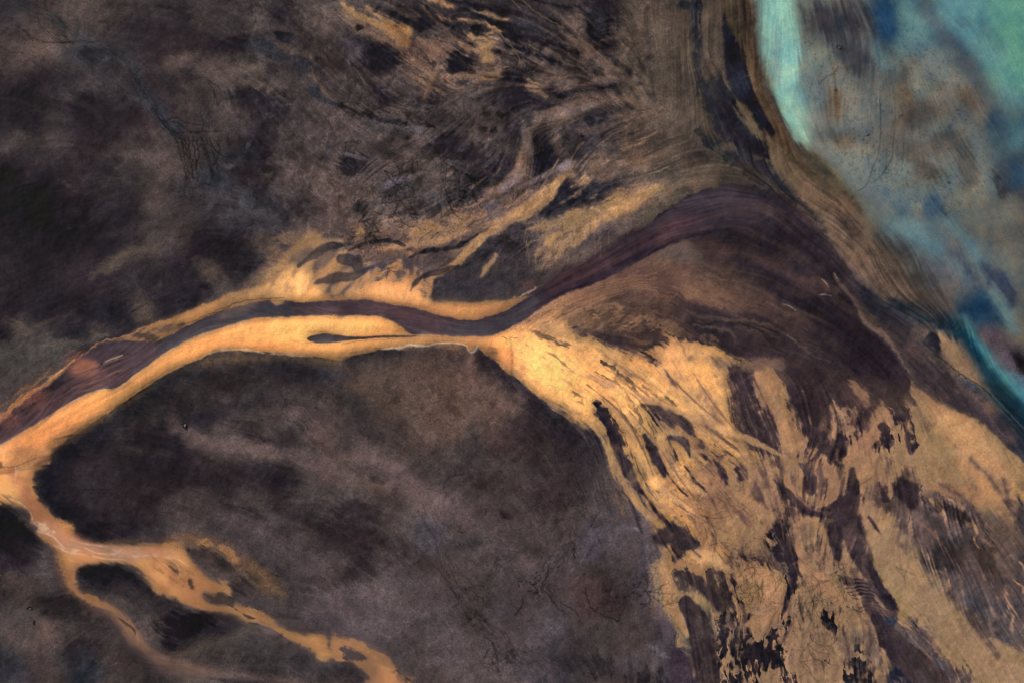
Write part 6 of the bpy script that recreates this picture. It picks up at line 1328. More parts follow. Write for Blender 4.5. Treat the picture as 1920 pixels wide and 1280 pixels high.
strands([(40,60),(600,60),(640,400),(500,520),(60,460)], 60, (30,120), (2,9), [(86,76,69),(40,36,38)], .25, 9, 5, 3)

# teardrop hollows and ribs that the current has drawn out over the delta
_n1 = blur(rng.normal(size=(H, W)).astype(np.float32), 5); _n2 = blur(rng.normal(size=(H, W)).astype(np.float32), 3)
LD = lic(_n1, U, V, 16, 2.0); LD2 = lic(_n2, U, V, 14, 1.6); LD = LD/LD.std(); LD2 = LD2/LD2.std()
_wx = 11*fbm(46, 911, 2)+5*fbm(20, 912, 2); _wy = 11*fbm(46, 913, 2)+5*fbm(20, 914, 2)
LD = bil(LD, IXF+_wx, IYF+_wy); LD2 = bil(LD2, IXF+_wx, IYF+_wy); del _wx, _wy; del _n1, _n2
def cover(bl):
    m = np.zeros((H, W), np.float32)
    for x, y, rx, ry, a in bl: m = np.maximum(m, a*np.clip(1.5-np.hypot((GX-x)/rx, (GY-y)/ry)-.2*F90, 0, 1))
    return m
inD = np.clip(blur((REG == 6).astype(np.float32), 3)*1.6-.6, 0, 1)
dens = cover([(1220,860,90,110,.35),(1320,860,90,60,.5),(1400,760,60,90,.5),(1500,880,110,80,.95),(1640,860,70,90,.5),(1450,960,110,60,.75),(1340,1060,90,80,.6),(1420,1200,110,90,.75),(1300,1130,40,80,.5),(1560,1030,90,90,.6),(1620,1180,90,120,.6),(1780,1000,110,90,.55),(1700,1230,140,60,.4),(1880,1130,60,90,.4)])
thr = 2.6-2.1*dens
def pour(field, thr, col, a, k=5.0):
    global C
    m = (inD*a/(1+np.exp(np.clip(-(field+.35*EDGE2-thr)*k, -30, 30))))[..., None]
    C = C*(1-m)+np.array(col, np.float32)*m
pour(LD, thr+.1, (112,88,70), .6, 2.0)
pour(LD, thr+.7, (56,46,47), .7, 2.6)
pour(LD2, thr+.15, (92,72,60), .5, 2.6)
pour(-LD2, thr+.1, (206,162,106), .55, 2.6)
pour(-LD, thr+.4, (204,158,104), .55, 2.4)
# flame-like fingers of gold above the river
zone(0)
G1 = (236,184,112)
for x, y, dx, dy, w in [(596,548,46,-78,11),(560,548,24,-40,12),(655,552,18,-26,8),(672,548,20,-40,9),(692,548,14,-44,8),(708,548,26,-36,8),(728,550,10,-46,9),(748,552,18,-42,10),(764,556,16,-50,9),(782,560,8,-50,8),(520,556,30,-60,14),(630,548,40,-40,8),(480,556,26,-26,10),(540,552,60,-92,9),(800,566,10,-46,5)]:
    S(G1, [(x,y),(x+dx*.4,y+dy*.45),(x+dx*.8,y+dy*.75),(x+dx,y+dy)], [w,w*.9,w*.55,1], a=.7, f=5, r=4, e=2, c2=(206,156,98))
for q, w in [([(853,494),(880,468),(905,445),(935,425),(975,405),(1010,385),(1040,352),(1058,332)],[3,5,6,8,9,9,7,3]),([(700,470),(740,462),(790,458),(840,448),(880,430)],[2,5,6,5,2]),([(590,462),(615,455),(640,452)],[3,6,3]),
             ([(1100,425),(1140,402),(1180,385),(1210,362),(1240,350)],[3,9,13,9,3]),([(1075,460),(1100,435),(1120,420)],[3,7,3]),([(770,440),(800,425),(830,430)],[4,9,4]),([(1005,480),(1030,450),(1052,440)],[2,7,3]),
             ([(900,520),(915,500),(930,480)],[1,3,1]),([(800,535),(815,515),(845,500)],[2,4,2])]:
    S((222,172,108), q, w, a=.62, f=4.5, r=4, e=2, c2=(176,138,96))
for q, w in [([(560,500),(590,478),(615,462),(640,460)],[2,8,9,3]),([(655,470),(690,455),(730,452),(760,460)],[2,3,4,2]),([(590,532),(620,522),(660,518),(700,500)],[3,9,8,2]),([(770,545),(790,520),(830,508),(860,500)],[2,4,6,3]),
             ([(640,485),(665,490),(668,505)],[8,14,8]),([(870,500),(920,470),(960,440),(1000,420)],[1,2.5,2.5,1]),([(760,488),(800,470),(850,465),(895,440)],[1,3,4,1])]:
    S((70,61,57), q, w, a=.8, f=2.4, r=3, e=2, c2=(58,51,50))
# ================================================================ last settling of colours
zone(3)
P((44,45,52), [(232,110),(262,180),(300,230),(335,320),(370,430),(410,545),(455,650),(520,740),(480,760),(400,650),(330,580),(270,520),(245,420),(236,280)], f=5, r=3, e=0, a=.9, c2='c')
P((44,45,52), [(110,480),(170,440),(205,400),(240,470),(290,600),(330,680),(400,760),(460,840),(490,890),(430,890),(340,850),(260,800),(205,740),(165,650),(128,570)], f=6, r=5, e=0, a=.85, c2='c')
S((46,46,52), [(60,-60),(70,120),(88,260),(85,380),(110,500)], [26,26,18,12,20], f=5, r=4, a=.75)
S((50,48,52), [(250,860),(330,880),(430,920),(560,1030),(700,1180),(800,1300)], [10,34,34,24,16,8], f=8, r=4, a=.7)
B((50,48,50), [(150,800,60,40,30,.5),(560,640,0,0),(330,60,60,160,0,.35),(110,880,60,30,30,.4)])
B((84,74,62), [(-60,500,240,400,0,.4),(170,250,60,160,0,.4),(100,960,180,60,0,.3)])
S((58,48,40), [(400,100),(415,330),(470,500),(600,720),(800,950),(1000,1180)], [10,12,14,16,16,10], f=9, r=2, a=.55)
zone(0)
B((104,93,86), [(1140,850,16,40,-25,.3),(1180,930,22,60,-30,.35),(1225,1010,16,46,-20,.35),(1235,1090,14,50,0,.5),(1100,815,30,14,40,.4),(1040,770,30,10,42,.4),(1250,1170,14,40,-15,.5)])
B((80,66,56), [(960,705,24,8,42,.4),(1070,795,30,10,35,.5)])
B((214,158,100), [(1790,815,50,24,35,.6),(1840,880,50,30,45,.55),(1760,770,40,20,30,.5),(1850,930,30,30,0,.4),(1440,740,14,40,-15,.5),(1475,810,12,40,-10,.5)])
B((236,178,104), [(1250,760,60,24,50,.5),(1170,740,50,20,45,.5),(1280,820,40,20,45,.45),(1230,880,14,50,-25,.4),(1300,700,40,20,20,.5),(1330,1040,30,16,0,.6),(1350,760,20,40,-20,.4)])
S((56,45,47), [(1380,700),(1395,760),(1420,820),(1460,850)], [16,26,24,8], f=7, r=4, e=1, a=.75)
S((58,47,48), [(1520,700),(1530,760),(1545,820),(1560,850)], [22,28,22,8], f=7, r=5, e=1, a=.6)
B((66,62,64), [(1800,1080,70,60,40,.6),(1860,1160,50,60,50,.5),(1730,1000,60,50,50,.4),(1790,980,40,24,30,.3)])
B((46,40,40), [(1770,1045,32,26,10,.8),(1790,960,34,12,28,.75),(1850,1050,16,30,-25,.6),(1700,905,24,24,0,.6),(1385,1170,40,50,0,.3),(1270,1005,34,20,10,.6)])
B((52,44,46), [(1560,960,20,60,5,.5),(1610,1010,16,50,-15,.5),(1470,1010,14,50,-10,.5),(1500,940,30,12,20,.4)], e=1)
# small dark hollows of the upper flats
B((38,35,38), [(663,308,34,20,5,.75),(705,112,30,24,0,.6),(535,72,14,8,15,.8),(672,388,14,12,0,.6),(610,300,20,12,0,.3),(860,120,28,18,10,.6),(450,85,20,14,0,.5),(950,170,40,30,0,.45),(1010,285,26,44,8,.65),(1130,210,46,14,-10,.5),(870,285,60,24,20,.45),(820,170,30,24,-10,.35),(470,185,50,18,5,.4)])
B((112,98,84), [(990,270,9,36,-8,.6),(960,338,26,10,-35,.65),(1080,205,60,9,-14,.5),(1150,150,40,8,-4,.5),(780,130,24,10,-30,.4),(1060,160,20,12,0,.4),(1010,335,40,5,-28,.5),(1070,310,30,8,-35,.5)])
B((120,110,108), [(955,347,18,5,-30,.6),(735,345,24,6,-30,.4),(660,292,26,4,15,.4),(1060,310,14,8,-40,.4)])

# teal water and deep blue band at the right edge
zone(6)
B((34,44,54), [(1500,560,120,50,25,.7),(1380,500,110,40,20,.5),(1230,440,90,30,20,.4)])
P((34,56,64), [(1520,520),(1600,560),(1660,640),(1740,740),(1840,860),(1960,1000),(2200,1240),(2200,1430),(1940,1150),(1830,1010),(1740,890),(1670,780),(1600,680),(1530,600)], f=20, r=3, e=3, c2=(40,60,68), a=.92)
S((78,134,144), [(1610,560),(1640,620),(1725,735),(1825,845),(1925,940),(2100,1090)], [.5,6,15,19,23,26], f=17, r=2, e=3, c2=(96,158,164), a=.85)
S((100,128,132), [(1760,420),(1820,500),(1870,580)], [8,16,8], f=10, r=3, e=3, a=.5)
B((92,80,80), [(1720,620,80,40,30,.5),(1800,740,70,50,35,.45),(1860,650,50,40,10,.4)])
S((46,48,54), [(1700,860),(1800,980),(1900,1110),(2050,1280)], [8,18,30,44], f=14, r=3, a=.6)
# the left arm of the forked stream fades on towards the lower edge
zone(7)
S((118,94,74), [(860,1110),(1000,1160),(1150,1205),(1350,1235),(1600,1262),(1900,1300)], [12,18,18,10,8,6], f=12, r=4, e=3, a=.5)
S((112,88,68), [(660,880),(760,1000),(860,1110)], [8,14,14], f=10, r=4, e=3, a=.4)
zone(0)
B((94,77,64), [(800,720,130,44,5,.35),(700,700,70,30,0,.25),(880,780,70,40,30,.3),(600,740,60,30,0,.2)])
B((48,42,43), [(1045,830,70,44,30,.55),(1090,880,50,50,0,.35),(640,960,90,20,12,.35),(180,900,70,40,0,.4),(420,770,70,20,10,.3)])

zone(6)
S((38,54,64), [(1560,600),(1660,740),(1760,880),(1880,1030),(2000,1170)], [14,30,34,36,36], f=20, r=3, a=.6)
zone(3)
S((84,80,70), [(415,-60),(420,150),(440,330),(500,520),(580,690),(700,860),(860,1010),(980,1100),(1100,1260)], [5,5,8,10,12,14,16,18,18], f=18, r=5, e=3, a=.55)
# ---- channels and lobes of the delta, traced one by one
zone(0)
HI = (240,188,116); MI = (206,158,106); DKc = (54,44,46)
for q, w in [([(1060,690),(1130,715),(1200,745),(1280,775),(1360,805),(1430,835),(1480,862)],[3,6,7,6,6,5,2]),([(1120,735),(1170,790),(1205,860),(1240,915),(1290,955),(1330,985)],[2,6,7,7,6,2]),
             ([(1150,745),(1200,800),(1250,860),(1285,905),(1330,930)],[2,6,8,7,2]),([(1140,820),(1150,870),(1175,915),(1215,965),(1260,1000)],[2,4,5,5,2]),([(1240,790),(1290,840),(1320,865)],[2,5,2]),
             ([(1300,845),(1330,850),(1345,880),(1340,915),(1315,930)],[2,5,6,5,2]),([(1395,850),(1410,890),(1400,930),(1430,960)],[2,6,6,2]),([(1290,1035),(1330,1045),(1370,1070)],[3,13,3]),
             ([(1480,868),(1476,900),(1492,935),(1520,955)],[2,6,6,2]),([(1545,860),(1562,895),(1558,930),(1535,950)],[3,9,9,2]),([(1240,1060),(1255,1100),(1270,1150),(1290,1190)],[8,13,11,3]),
             ([(1385,1050),(1420,1075),(1450,1100),(1440,1150),(1400,1170)],[4,14,20,18,4]),([(1500,1060),(1540,1090),(1580,1130)],[6,16,8]),([(1380,930),(1420,950),(1440,985),(1410,1010)],[2,7,7,2]),
             ([(1490,985),(1520,975),(1545,1000),(1540,1040)],[2,5,6,3]),([(1500,1000),(1495,1030),(1515,1050)],[2,5,2]),([(1420,700),(1440,740),(1462,780),(1475,830),(1490,850)],[7,9,10,9,3]),([(1590,860),(1620,830),(1650,800),(1662,770)],[8,12,10,3])]:
    S(HI if q[0][0] < 1300 else MI, q, w, a=.62, f=3.2, r=2.2, e=2, c2=(196,150,102))
S((184,150,104), [(1628,955),(1650,1020),(1700,1090),(1760,1150),(1830,1210),(1919,1290)], [14,22,26,28,30,30], f=9, r=5, e=3, a=.75, c2=(164,134,94))
S((198,152,102), [(1760,780),(1820,830),(1870,900),(1900,960)], [16,30,24,8], f=9, r=5, e=3, a=.6)
for q, w in [([(1116,756),(1138,792),(1158,840),(1182,892),(1204,922)],[2,7,9,9,4]),([(1204,920),(1238,968),(1280,1012),(1312,1042)],[2,3,3,1.5]),([(1232,1010),(1265,1000),(1300,1022)],[8,18,8]),
             ([(1208,815),(1222,840),(1238,872),(1246,892)],[3,9,8,2]),([(1203,756),(1240,770),(1280,792),(1302,815)],[2,8,10,4]),([(1258,818),(1284,828),(1293,855)],[3,8,2]),([(1338,862),(1352,880),(1362,905)],[2,7,3]),
             ([(1380,880),(1390,898)],[5,5]),([(1500,868),(1518,890),(1522,920)],[4,12,8]),([(1450,898),(1478,925),(1505,952),(1545,966),(1580,972)],[3,9,8,5,3]),([(1598,880),(1600,930),(1590,975),(1605,1030),(1632,1080),(1668,1130),(1684,1142)],[6,13,17,14,11,10,3]),
             ([(1455,985),(1475,1020),(1490,1060),(1480,1110),(1468,1150)],[4,8,7,6,3]),([(1560,985),(1565,1020),(1568,1045)],[7,9,5]),([(1270,1075),(1300,1085),(1330,1110),(1350,1140)],[6,11,10,6]),([(1285,1130),(1310,1170),(1320,1230),(1330,1280)],[14,22,22,20]),
             ([(1648,905),(1660,935)],[3,6]),([(1690,900),(1700,925),(1712,945)],[8,18,8]),([(1700,815),(1708,845)],[5,7]),([(1655,800),(1665,830)],[8,10]),([(1575,820),(1580,850)],[8,8]),([(1510,800),(1540,830),(1570,870)],[8,14,3]),
             ([(1630,970),(1650,1000)],[4,2]),([(1640,1150),(1670,1200),(1720,1250),(1760,1290)],[8,22,28,26])]:
    S(DKc, q, w, a=.82, f=3, r=2.4, e=2, c2=(66,54,52))
for q in [[(1100,720),(1160,770),(1200,830),(1225,890)],[(1180,770),(1230,830),(1270,890),(1300,930)],[(1300,700),(1340,760),(1390,820)],[(1250,700),(1300,750),(1350,790)],[(1260,940),(1310,970),(1370,1000),(1430,1010)],[(1330,1000),(1380,1030),(1440,1050)],
          [(1480,1060),(1530,1040),(1590,1060)],[(1420,940),(1460,970),(1470,1010)],[(1340,930),(1390,960),(1420,1000)],[(1650,850),(1690,870),(1740,880)],[(1700,960),(1760,1010),(1800,1080)]]:
    S((120,90,68), q, [.5,1.8,.5], a=.6, f=2, r=1.5, e=2)
# ---- lagoon clouds, glowing shallows and the smoky shore
zone(3)
B((154,204,184), [(510,60,80,120,0,.55),(600,230,50,140,0,.6),(600,420,46,110,0,.55),(570,580,30,100,-25,.55),(640,730,34,100,-35,.6),(470,240,40,90,0,.35)])
B((56,54,58), [(900,120,150,80,10,.65),(960,60,120,50,0,.4),(980,310,70,110,-30,.5),(860,200,60,30,0,.4)])
B((98,78,60), [(860,560,46,100,-10,.55),(1260,600,60,110,-5,.45),(1300,860,80,50,0,.25),(920,790,70,50,0,.3),(1620,560,60,70,0,.35),(1400,480,80,50,20,.25)])
B((80,74,68), [(1340,640,80,80,0,.35),(1500,800,100,70,20,.4),(1600,950,50,100,-20,.45),(1380,960,100,50,20,.35),(820,760,70,50,30,.3),(1200,440,90,50,0,.3)])
B((44,72,96), [(1150,90,56,150,-5,.6),(1400,1170,60,60,0,.45),(1750,700,50,60,0,.3),(1880,960,50,90,0,.35)])
speck((70,66,62), [(680,60),(1100,60),(1500,300),(1800,900),(1500,1250),(900,950),(700,500)], 1.1, .3, 20, 5)
zone(0)
B((66,60,52), [(1590,420,40,22,45,.45),(1670,500,50,26,48,.55),(1730,570,44,24,45,.5),(1545,355,30,14,45,.3)])
S((52,54,58), [(1600,520),(1660,585),(1730,640),(1790,700)], [8,18,14,6], f=20, r=4, a=.5)
B((92,74,60), [(1700,760,60,24,35,.4),(1890,1000,40,60,60,.45),(1860,1090,60,40,50,.4),(1640,770,30,30,0,.3)])
for q, w in [([(1880,900),(1900,960),(1925,1010)],[3,8,6]),([(1820,860),(1860,900),(1890,950)],[1,4,2]),([(1750,900),(1800,930),(1840,980),(1860,1030)],[2,6,6,2]),([(1780,1110),(1830,1170),(1870,1230)],[3,10,4]),([(1720,950),(1760,990),(1780,1050)],[3,8,3])]:
    S((60,52,52), q, w, a=.6, f=6, r=4, e=2)
# ---------------------------------------------------------------- mineral tints, fine texture and painted relief shade
# sand thins towards its edges: amber rims, pale cores
goldness = np.clip((C[..., 0]-C[..., 2]-45)/70, 0, 1)*np.clip((C[..., 0]-110)/60, 0, 1)
core = blur(goldness, 11)*.6+blur(goldness, 26)*.4
dl = delta*goldness
mott = fbm(60, 821, 5, .62); clay = fbm(140, 831, 5, .6)
F26 = fbm(26, 841, 4, .6)
shade = 1-goldness*(.30*np.clip(1-core*1.25, 0, 1))
far = np.clip((GX-1150)/650, 0, 1)*.5+np.clip((GY-820)/380, 0, 1)*.6
near = np.clip(blur(delta*(1-goldness), 9)*.6+blur(delta*(1-goldness), 24)*.6, 0, 1)
br = np.clip(-.08+.20*far+.38*mott+.28*F26+.06*LICM+.62*near, 0, 1)*dl         # amber sand browned by silt
C = C*shade[..., None]
tan = C*np.array([.62, .655, .72], np.float32)+np.array([10, 8, 10], np.float32)
C = C*(1-.72*br[..., None])+tan*.72*br[..., None]
del tan
lum = C.mean(-1)
streak = blur(np.isin(REG, [1, 6, 8, 9, 14]).astype(np.float32)*.7+.4*(REG == 5)+((GX > 650)&(GY < 420)&(GX < 1300))*.35, 14)
gold = np.clip((C[..., 0]-C[..., 2]-70)/60, 0, 1)
dark = np.clip((110-lum)/60, 0, 1)
# eroded relief: ridges and runnels, also shaded into the colours
def ridged(sc, seed, wxx, wyy, o=4):
    a = 1; r = 0; tt = 0
    for k in range(o):
        n = 1-np.abs(vnoise(sc/2**k, seed+k, GX+wxx, GY+wyy))*2; r = r+a*n; tt += a; a *= .55
    return r/tt
ER = ridged(34, 850, 14*F14+10*LICC+20*F40, 14*F26+16*F40)
ER2 = ridged(15, 870, 6*F14+5*LICC, 7*F6+6*F26, 3)
braid_zone = blur(((GX > 440)&(GX < 1230)&(GY < 500)&(REG == 0)).astype(np.float32), 50)
rough = np.clip(.45+.75*braid_zone+.5*delta, 0, 1.3)*(1-.9*calm)*(1-.85*lag)
sf = .16+.5*streak
t = sf*(0.045*LICM+0.040*LICF+0.05*LICC)+0.035*F6+0.045*F14+0.13*mott+rough*(.06*ER+.05*ER2)
t = t*(0.55+0.75*dark)*(1-.35*gold)*(1-.35*lag)+rough*braid_zone*.09*ER-.07*braid_zone*(GY < 300)
g = rng.normal(size=(H, W)).astype(np.float32); g = soft(g)/g.std()
t = t+0.020*g*(0.4+dark)*(1-.6*calm)*(1-.5*lag)
gb = gold*np.clip((C[..., 0]-150)/60, 0, 1)*np.clip((1500-GX)/500+.2, 0, 1)*np.clip((1000-GY)/200+.1, 0, 1)*np.clip(core*1.6-.6, 0, 1)
C = C*np.exp(t)[..., None]  # grain plus painted shading: crests lighter, runnels darker
C = C*(1+gb[..., None]*np.array([.24, .18, .13], np.float32))       # iron-rich sand is the palest in mid-bank
# mineral tint: violet-grey silt, drifting slowly
dk = dark*(1-lag)
C[..., 0] *= 1+.020*clay*(1-lag)+.015*gold; C[..., 1] *= 1-.014*clay-.015*dk-.045*gold; C[..., 2] *= 1-.03*clay*dk+.015*dk+.02*gold
# sediment clouds in the lagoon: rust against teal
cl = fbm(70, 861, 5, .65); cl2 = fbm(30, 867, 4, .65)
C = C*(1+lag[..., None]*(cl*.5+cl2*.5)[..., None]*np.array([.17, .07, -.02], np.float32))
C = C*(1+lag[..., None]*(F90*.6+cl2*.6)[..., None]*.07)
C[..., 1] *= 1-.028*np.clip((lum-55)/30, 0, 1)*np.clip((165-lum)/40, 0, 1)*(1-lag); C[..., 2] *= 1+.045*np.clip((lum-55)/30, 0, 1)*np.clip((165-lum)/40, 0, 1)*(1-lag)
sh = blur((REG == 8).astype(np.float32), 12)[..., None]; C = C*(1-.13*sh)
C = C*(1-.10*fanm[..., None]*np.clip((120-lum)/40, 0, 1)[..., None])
C = C+(.22*delta+.10*braid_zone)[..., None]*(C-blur(C, 16))
C = C+(.34*np.clip((130-lum)/60, 0, 1)*(1-delta)*(1-calm)*(1-fanm))[..., None]*(C-blur(C, 34))  # local contrast puts the island's lit ridges into the colour
C = C+0.40*(C-blur(C, 1))+0.16*(C-blur(C, 9))*(1-.4*lag[..., None])     # unsharp contrast crispens the colours
for r_ in RILLS: cut_rills(r_[0], r_[1], r_[2]*1.0, min(.95, r_[3]*1.25), -.08)
# drying cracks and tiny rills that close into nets
def patches_(bl):
    m = np.zeros((H, W), np.float32)
    for x, y, rx, ry, a in bl: m = np.maximum(m, a*np.clip(1.35-np.hypot((GX-x)/rx, (GY-y)/ry)-.25*F40, 0, 1))
    return m
w1 = worley(24, 5, 9*F14+8*F26, 9*F6+8*F40); w2 = worley(11, 6, 4*F14+5*F26, 4*F6+5*F40)
n1_ = patches_([(740,370,110,60,1),(850,390,70,50,1),(400,300,46,52,.5),(390,190,30,50,.6),(620,220,40,60,.5),(130,50,90,40,.4),(860,1010,30,60,.7),(900,1130,34,60,.8),(930,1230,50,60,.8),(1060,1000,100,70,.35),(1180,1080,70,80,.4),(700,440,90,30,.7),(1420,1080,90,80,.6),(1300,960,80,80,.4),(1560,1120,90,120,.5),(1500,1220,90,60,.5)])
n2_ = patches_([(780,360,110,70,.6),(1330,900,110,90,.55),(1420,1090,100,90,.7),(1560,1110,100,110,.55),(1540,990,60,60,.5),(860,1150,60,110,.5),(1000,1050,160,90,.2),(850,750,170,80,.4),(300,260,250,160,.12),(1180,620,100,50,.4),(1650,250,150,150,.12)])
crk = np.exp(-(w1/.07)**2)*np.clip(.65+.8*F40, 0, 1)*n1_+.7*np.exp(-(w2/.11)**2)*np.clip(.5+.9*F26, 0, 1)*n2_
C = C*(1-.45*np.clip(crk, 0, 1))[..., None]
for z_, a_, k_w in LATE:
    Z = z_; S(*a_, **k_w)
C = np.clip(C, 6, 252)
RELIEF = (0.55*t+.16*rough*ER+.05*rough*ER2)*(1-.6*gold)
# ---------------------------------------------------------------- relief
wm = np.isin(REG, [1, 7, 9, 10, 12, 13]).astype(np.float32)
wmb = blur(wm, 9)
low = blur(C.mean(-1), 8)
Hm = 0.35*mott+0.9*np.clip((low-60)/160, 0, 1)+blur(HGT, 2)+blur(RELIEF.astype(np.float32), 2)
Hm = Hm*(1-np.clip(wmb*1.4, 0, 1))-0.3*np.clip(wmb*1.2, 0, 1)
Hm = Hm+0.02*LICM*wm
WX = ((GX-960)*SC).astype(np.float32); WY = ((640-GY)*SC).astype(np.float32)
def to_lin(c):
    c = np.clip(c/255.0, 0, 1)
    return np.where(c <= 0.04045, c/12.92, ((c+0.055)/1.055)**2.4)
ALB = np.clip((to_lin(C)-SHEEN)/ILLUM, 0.002, 0.85).astype(np.float32)
# ---------------------------------------------------------------- materials
def ground_mat(kind):
    m = bpy.data.materials.new({'silt': 'damp dark silt', 'sand': 'wet golden sand', 'wet': 'wet plum mud', 'water': 'silty water', 'lagoon': 'milky glacial water'}[kind])
    m.use_nodes = True; t = m.node_tree; N = t.nodes; K = t.links
    b = N['Principled BSDF']
    att = N.new('ShaderNodeAttribute'); att.attribute_name = 'mineral'
    tc = N.new('ShaderNodeTexCoord')
    def noise(scale, det, rough=.6, dist=0.0):
        n = N.new('ShaderNodeTexNoise'); n.inputs['Scale'].default_value = scale; n.inputs['Detail'].default_value = det
        n.inputs['Roughness'].default_value = rough; n.inputs['Distortion'].default_value = dist
        K.new(tc.outputs['Object'], n.inputs['Vector']); return n
    fine = {'silt': (.9, .36), 'sand': (1.2, .20), 'wet': (.8, .2), 'water': (.5, .07), 'lagoon': (1.0, .16)}[kind]
    n1 = noise(fine[0], 6, .7); n2 = noise(.12, 5, .65, .6)
    mr = N.new('ShaderNodeMapRange'); mr.inputs[1].default_value = .3; mr.inputs[2].default_value = .7
    mr.inputs[3].default_value = 1-fine[1]; mr.inputs[4].default_value = 1+fine[1]; K.new(n1.outputs['Fac'], mr.inputs[0])
    mr2 = N.new('ShaderNodeMapRange'); mr2.inputs[1].default_value = .3; mr2.inputs[2].default_value = .7
    mr2.inputs[3].default_value = .93; mr2.inputs[4].default_value = 1.07; K.new(n2.outputs['Fac'], mr2.inputs[0])
    mu = N.new('ShaderNodeMath'); mu.operation = 'MULTIPLY'; K.new(mr.outputs[0], mu.inputs[0]); K.new(mr2.outputs[0], mu.inputs[1])
    vs = N.new('ShaderNodeVectorMath'); vs.operation = 'SCALE'; K.new(att.outputs['Color'], vs.inputs[0]); K.new(mu.outputs[0], vs.inputs['Scale'])
    K.new(vs.outputs[0], b.inputs['Base Color'])
    b.inputs['Roughness'].default_value = {'silt': .85, 'sand': .8, 'wet': .6, 'water': .35, 'lagoon': .4}[kind]
    b.inputs['Specular IOR Level'].default_value = {'silt': .08, 'sand': .1, 'wet': .12, 'water': .15, 'lagoon': .15}[kind]
    bp = N.new('ShaderNodeBump'); bp.inputs['Strength'].default_value = {'silt': .22, 'sand': .09, 'wet': .12, 'water': .06, 'lagoon': .12}[kind]
    bp.inputs['Distance'].default_value = .25
    if kind == 'lagoon':       # small wind ripples
        w = N.new('ShaderNodeTexWave'); w.inputs['Scale'].default_value = .42; w.inputs['Distortion'].default_value = 16; w.inputs['Detail'].default_value = 4
        w.inputs['Detail Scale'].default_value = 1.2; w.bands_direction = 'Y'; K.new(tc.outputs['Object'], w.inputs['Vector'])
        ad = N.new('ShaderNodeMath'); ad.operation = 'ADD'; K.new(w.outputs['Fac'], ad.inputs[0]); K.new(n1.outputs['Fac'], ad.inputs[1])
        K.new(ad.outputs[0], bp.inputs['Height'])
    else: K.new(n1.outputs['Fac'], bp.inputs['Height'])
    K.new(bp.outputs[0], b.inputs['Normal'])
    return m
MATS = {k: ground_mat(k) for k in ('silt', 'sand', 'wet', 'water', 'lagoon')}

def tag(o, label, cat, kind=None, group=None):
    o['label'] = label; o['category'] = cat
    if kind: o['kind'] = kind
    if group: o['group'] = group
    return o
def sheet(name, mask, mat):
    """one continuous surface over the survey cells in mask"""
    jj, ii = np.where(mask)
    a = jj*W+ii
    quad = np.stack([a, a+W, a+W+1, a+1], 1)          # counter-clockwise seen from above
    u, inv = np.unique(quad.ravel(), return_inverse=True)
    me = bpy.data.meshes.new(name)
    me.vertices.add(len(u)); me.loops.add(len(inv)); me.polygons.add(len(quad))
    co = np.stack([WX.ravel()[u], WY.ravel()[u], Hm.ravel()[u]], 1).astype(np.float32)
    me.vertices.foreach_set('co', co.ravel())
    me.loops.foreach_set('vertex_index', inv.astype(np.int32).ravel())
    me.polygons.foreach_set('loop_start', np.arange(0, len(inv), 4, dtype=np.int32))
    me.update(calc_edges=True)
    me.polygons.foreach_set('use_smooth', np.ones(len(quad), bool))
    at = me.color_attributes.new('mineral', 'FLOAT_COLOR', 'POINT')
    col = np.ones((len(u), 4), np.float32); col[:, :3] = ALB.reshape(-1, 3)[u]
    at.data.foreach_set('color', col.ravel())
    me.materials.append(mat); me.update()
    o = bpy.data.objects.new(name, me); scene.collection.objects.link(o)
    return o
cell = REG[:-1, :-1]
for rid_, (nm, lab, cat, kind) in REGS.items():
    m = cell == rid_
    if not m.any(): continue
    o = sheet(nm, m, MATS[kind]); tag(o, lab, cat, 'structure')
# ---- the land beyond the survey: a frame of the same dark flats out to the horizon, a lake to the upper right
def frame(name, x0, y0, x1, y1, col, mat):
    me = bpy.data.meshes.new(name)
    hx0, hx1, hy0, hy1 = WX[0, 0]+.4, WX[0, -1]-.4, WY[-1, 0]+.4, WY[0, 0]-.4
    z = -1.6
    v = [(x0, y0, z), (x1, y0, z), (x1, y1, z), (x0, y1, z)]
    me.from_pydata(v, [], [(0, 1, 2, 3)]); me.materials.append(mat)
    at = me.color_attributes.new('mineral', 'FLOAT_COLOR', 'POINT')
    for d in at.data: d.color = (*[float(c) for c in (to_lin(np.array(col, np.float32))/ILLUM)], 1)
    o = bpy.data.objects.new(name, me); scene.collection.objects.link(o); return o
tag(frame('terrain', -4000, -4000, 4000, 4000, (44, 40, 40), MATS['silt']), 'dark silt plain stretching away beyond the river', 'plain', 'structure')
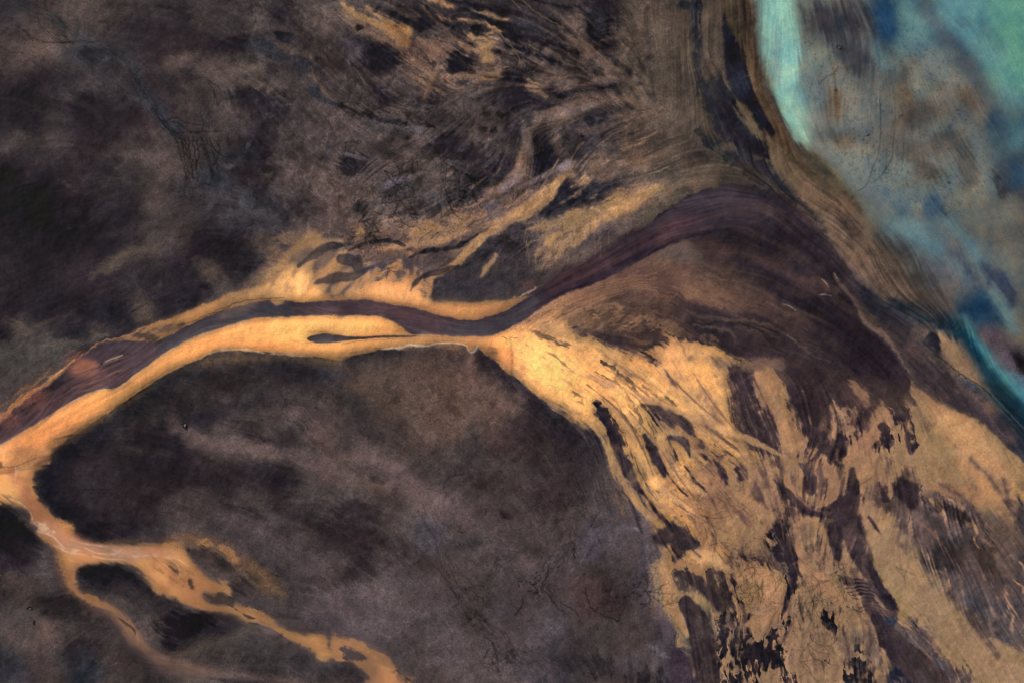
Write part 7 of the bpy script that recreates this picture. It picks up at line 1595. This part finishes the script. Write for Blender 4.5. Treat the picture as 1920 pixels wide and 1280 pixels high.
# ---------------------------------------------------------------- boulders
def rock_mat(name, col):
    m = bpy.data.materials.new(name); m.use_nodes = True; t = m.node_tree; b = t.nodes['Principled BSDF']
    n = t.nodes.new('ShaderNodeTexNoise'); n.inputs['Scale'].default_value = 3.0; n.inputs['Detail'].default_value = 6
    r = t.nodes.new('ShaderNodeValToRGB'); r.color_ramp.elements[0].color = (*[c*.5 for c in col], 1); r.color_ramp.elements[1].color = (*[c*1.6 for c in col], 1)
    t.links.new(n.outputs['Fac'], r.inputs[0]); t.links.new(r.outputs[0], b.inputs['Base Color']); b.inputs['Roughness'].default_value = .8
    return m
RM = rock_mat('wet basalt', (.016, .015, .016))
import bmesh
def boulder(px, py, r, seed, label, flat=.6, el=1.0, ang=0.0):
    rr = random.Random(seed); r *= .72 if px < 1200 else .5; bm = bmesh.new(); bmesh.ops.create_icosphere(bm, subdivisions=3, radius=1.0)
    cuts = [(Vector((rr.uniform(-1, 1), rr.uniform(-1, 1), rr.uniform(-.2, 1))).normalized(), rr.uniform(.55, .85)) for _ in range(9)]
    for v in bm.verts:
        p = v.co.copy()
        for n_, d in cuts:
            q = p.dot(n_)
            if q > d: p -= n_*(q-d)
        p *= 1+rr.uniform(-.035, .035)
        v.co = Vector((p.x*r*el, p.y*r, p.z*r*flat))
    for f in bm.faces: f.smooth = rr.random() < .4
    me = bpy.data.meshes.new('boulder'); bm.to_mesh(me); bm.free(); me.materials.append(RM)
    o = bpy.data.objects.new('boulder', me); scene.collection.objects.link(o)
    j = int(np.clip((py-Y0)*RS, 0, H-1)); i = int(np.clip((px-X0)*RS, 0, W-1))
    o.location = ((px-960)*SC, (640-py)*SC, float(Hm[j, i])+r*flat*.25); o.rotation_euler = (0, 0, ang)
    return tag(o, label, 'boulder')
boulder(347, 798, 1.5, 1, 'dark boulder standing for a small pit in a pale ring on the left half of the dark island')  # rock mesh added where a small pit with a pale rim lies
boulder(189, 681, .8, 2, 'small black boulder in the plum river beside the orange shoal')
boulder(1575, 90, 1.5, 3, 'black boulder in the lagoon just below the smoky dark cloud', .5, 1.5)
boulder(1567, 169, 1.4, 4, 'dark boulder at the tip of the rusty brown stain in the lagoon', .5, 1.1)
boulder(1628, 253, 1.1, 5, 'grey-black boulder in the lagoon left of the long thin crack', .5, 1.4, .5)
boulder(1691, 216, .8, 6, 'tiny black boulder in the lagoon between the crack and the right edge', .5)
boulder(1778, 343, .9, 7, 'black boulder in the grey lower part of the lagoon', .5, 1.2)
boulder(57, 1141, 1.1, 8, 'small dark boulder on the flats left of the orange fork, the upper of two', .4, 1.6)
boulder(62, 1166, 1.1, 9, 'small dark boulder on the flats left of the orange fork, the lower of two', .4, .7)
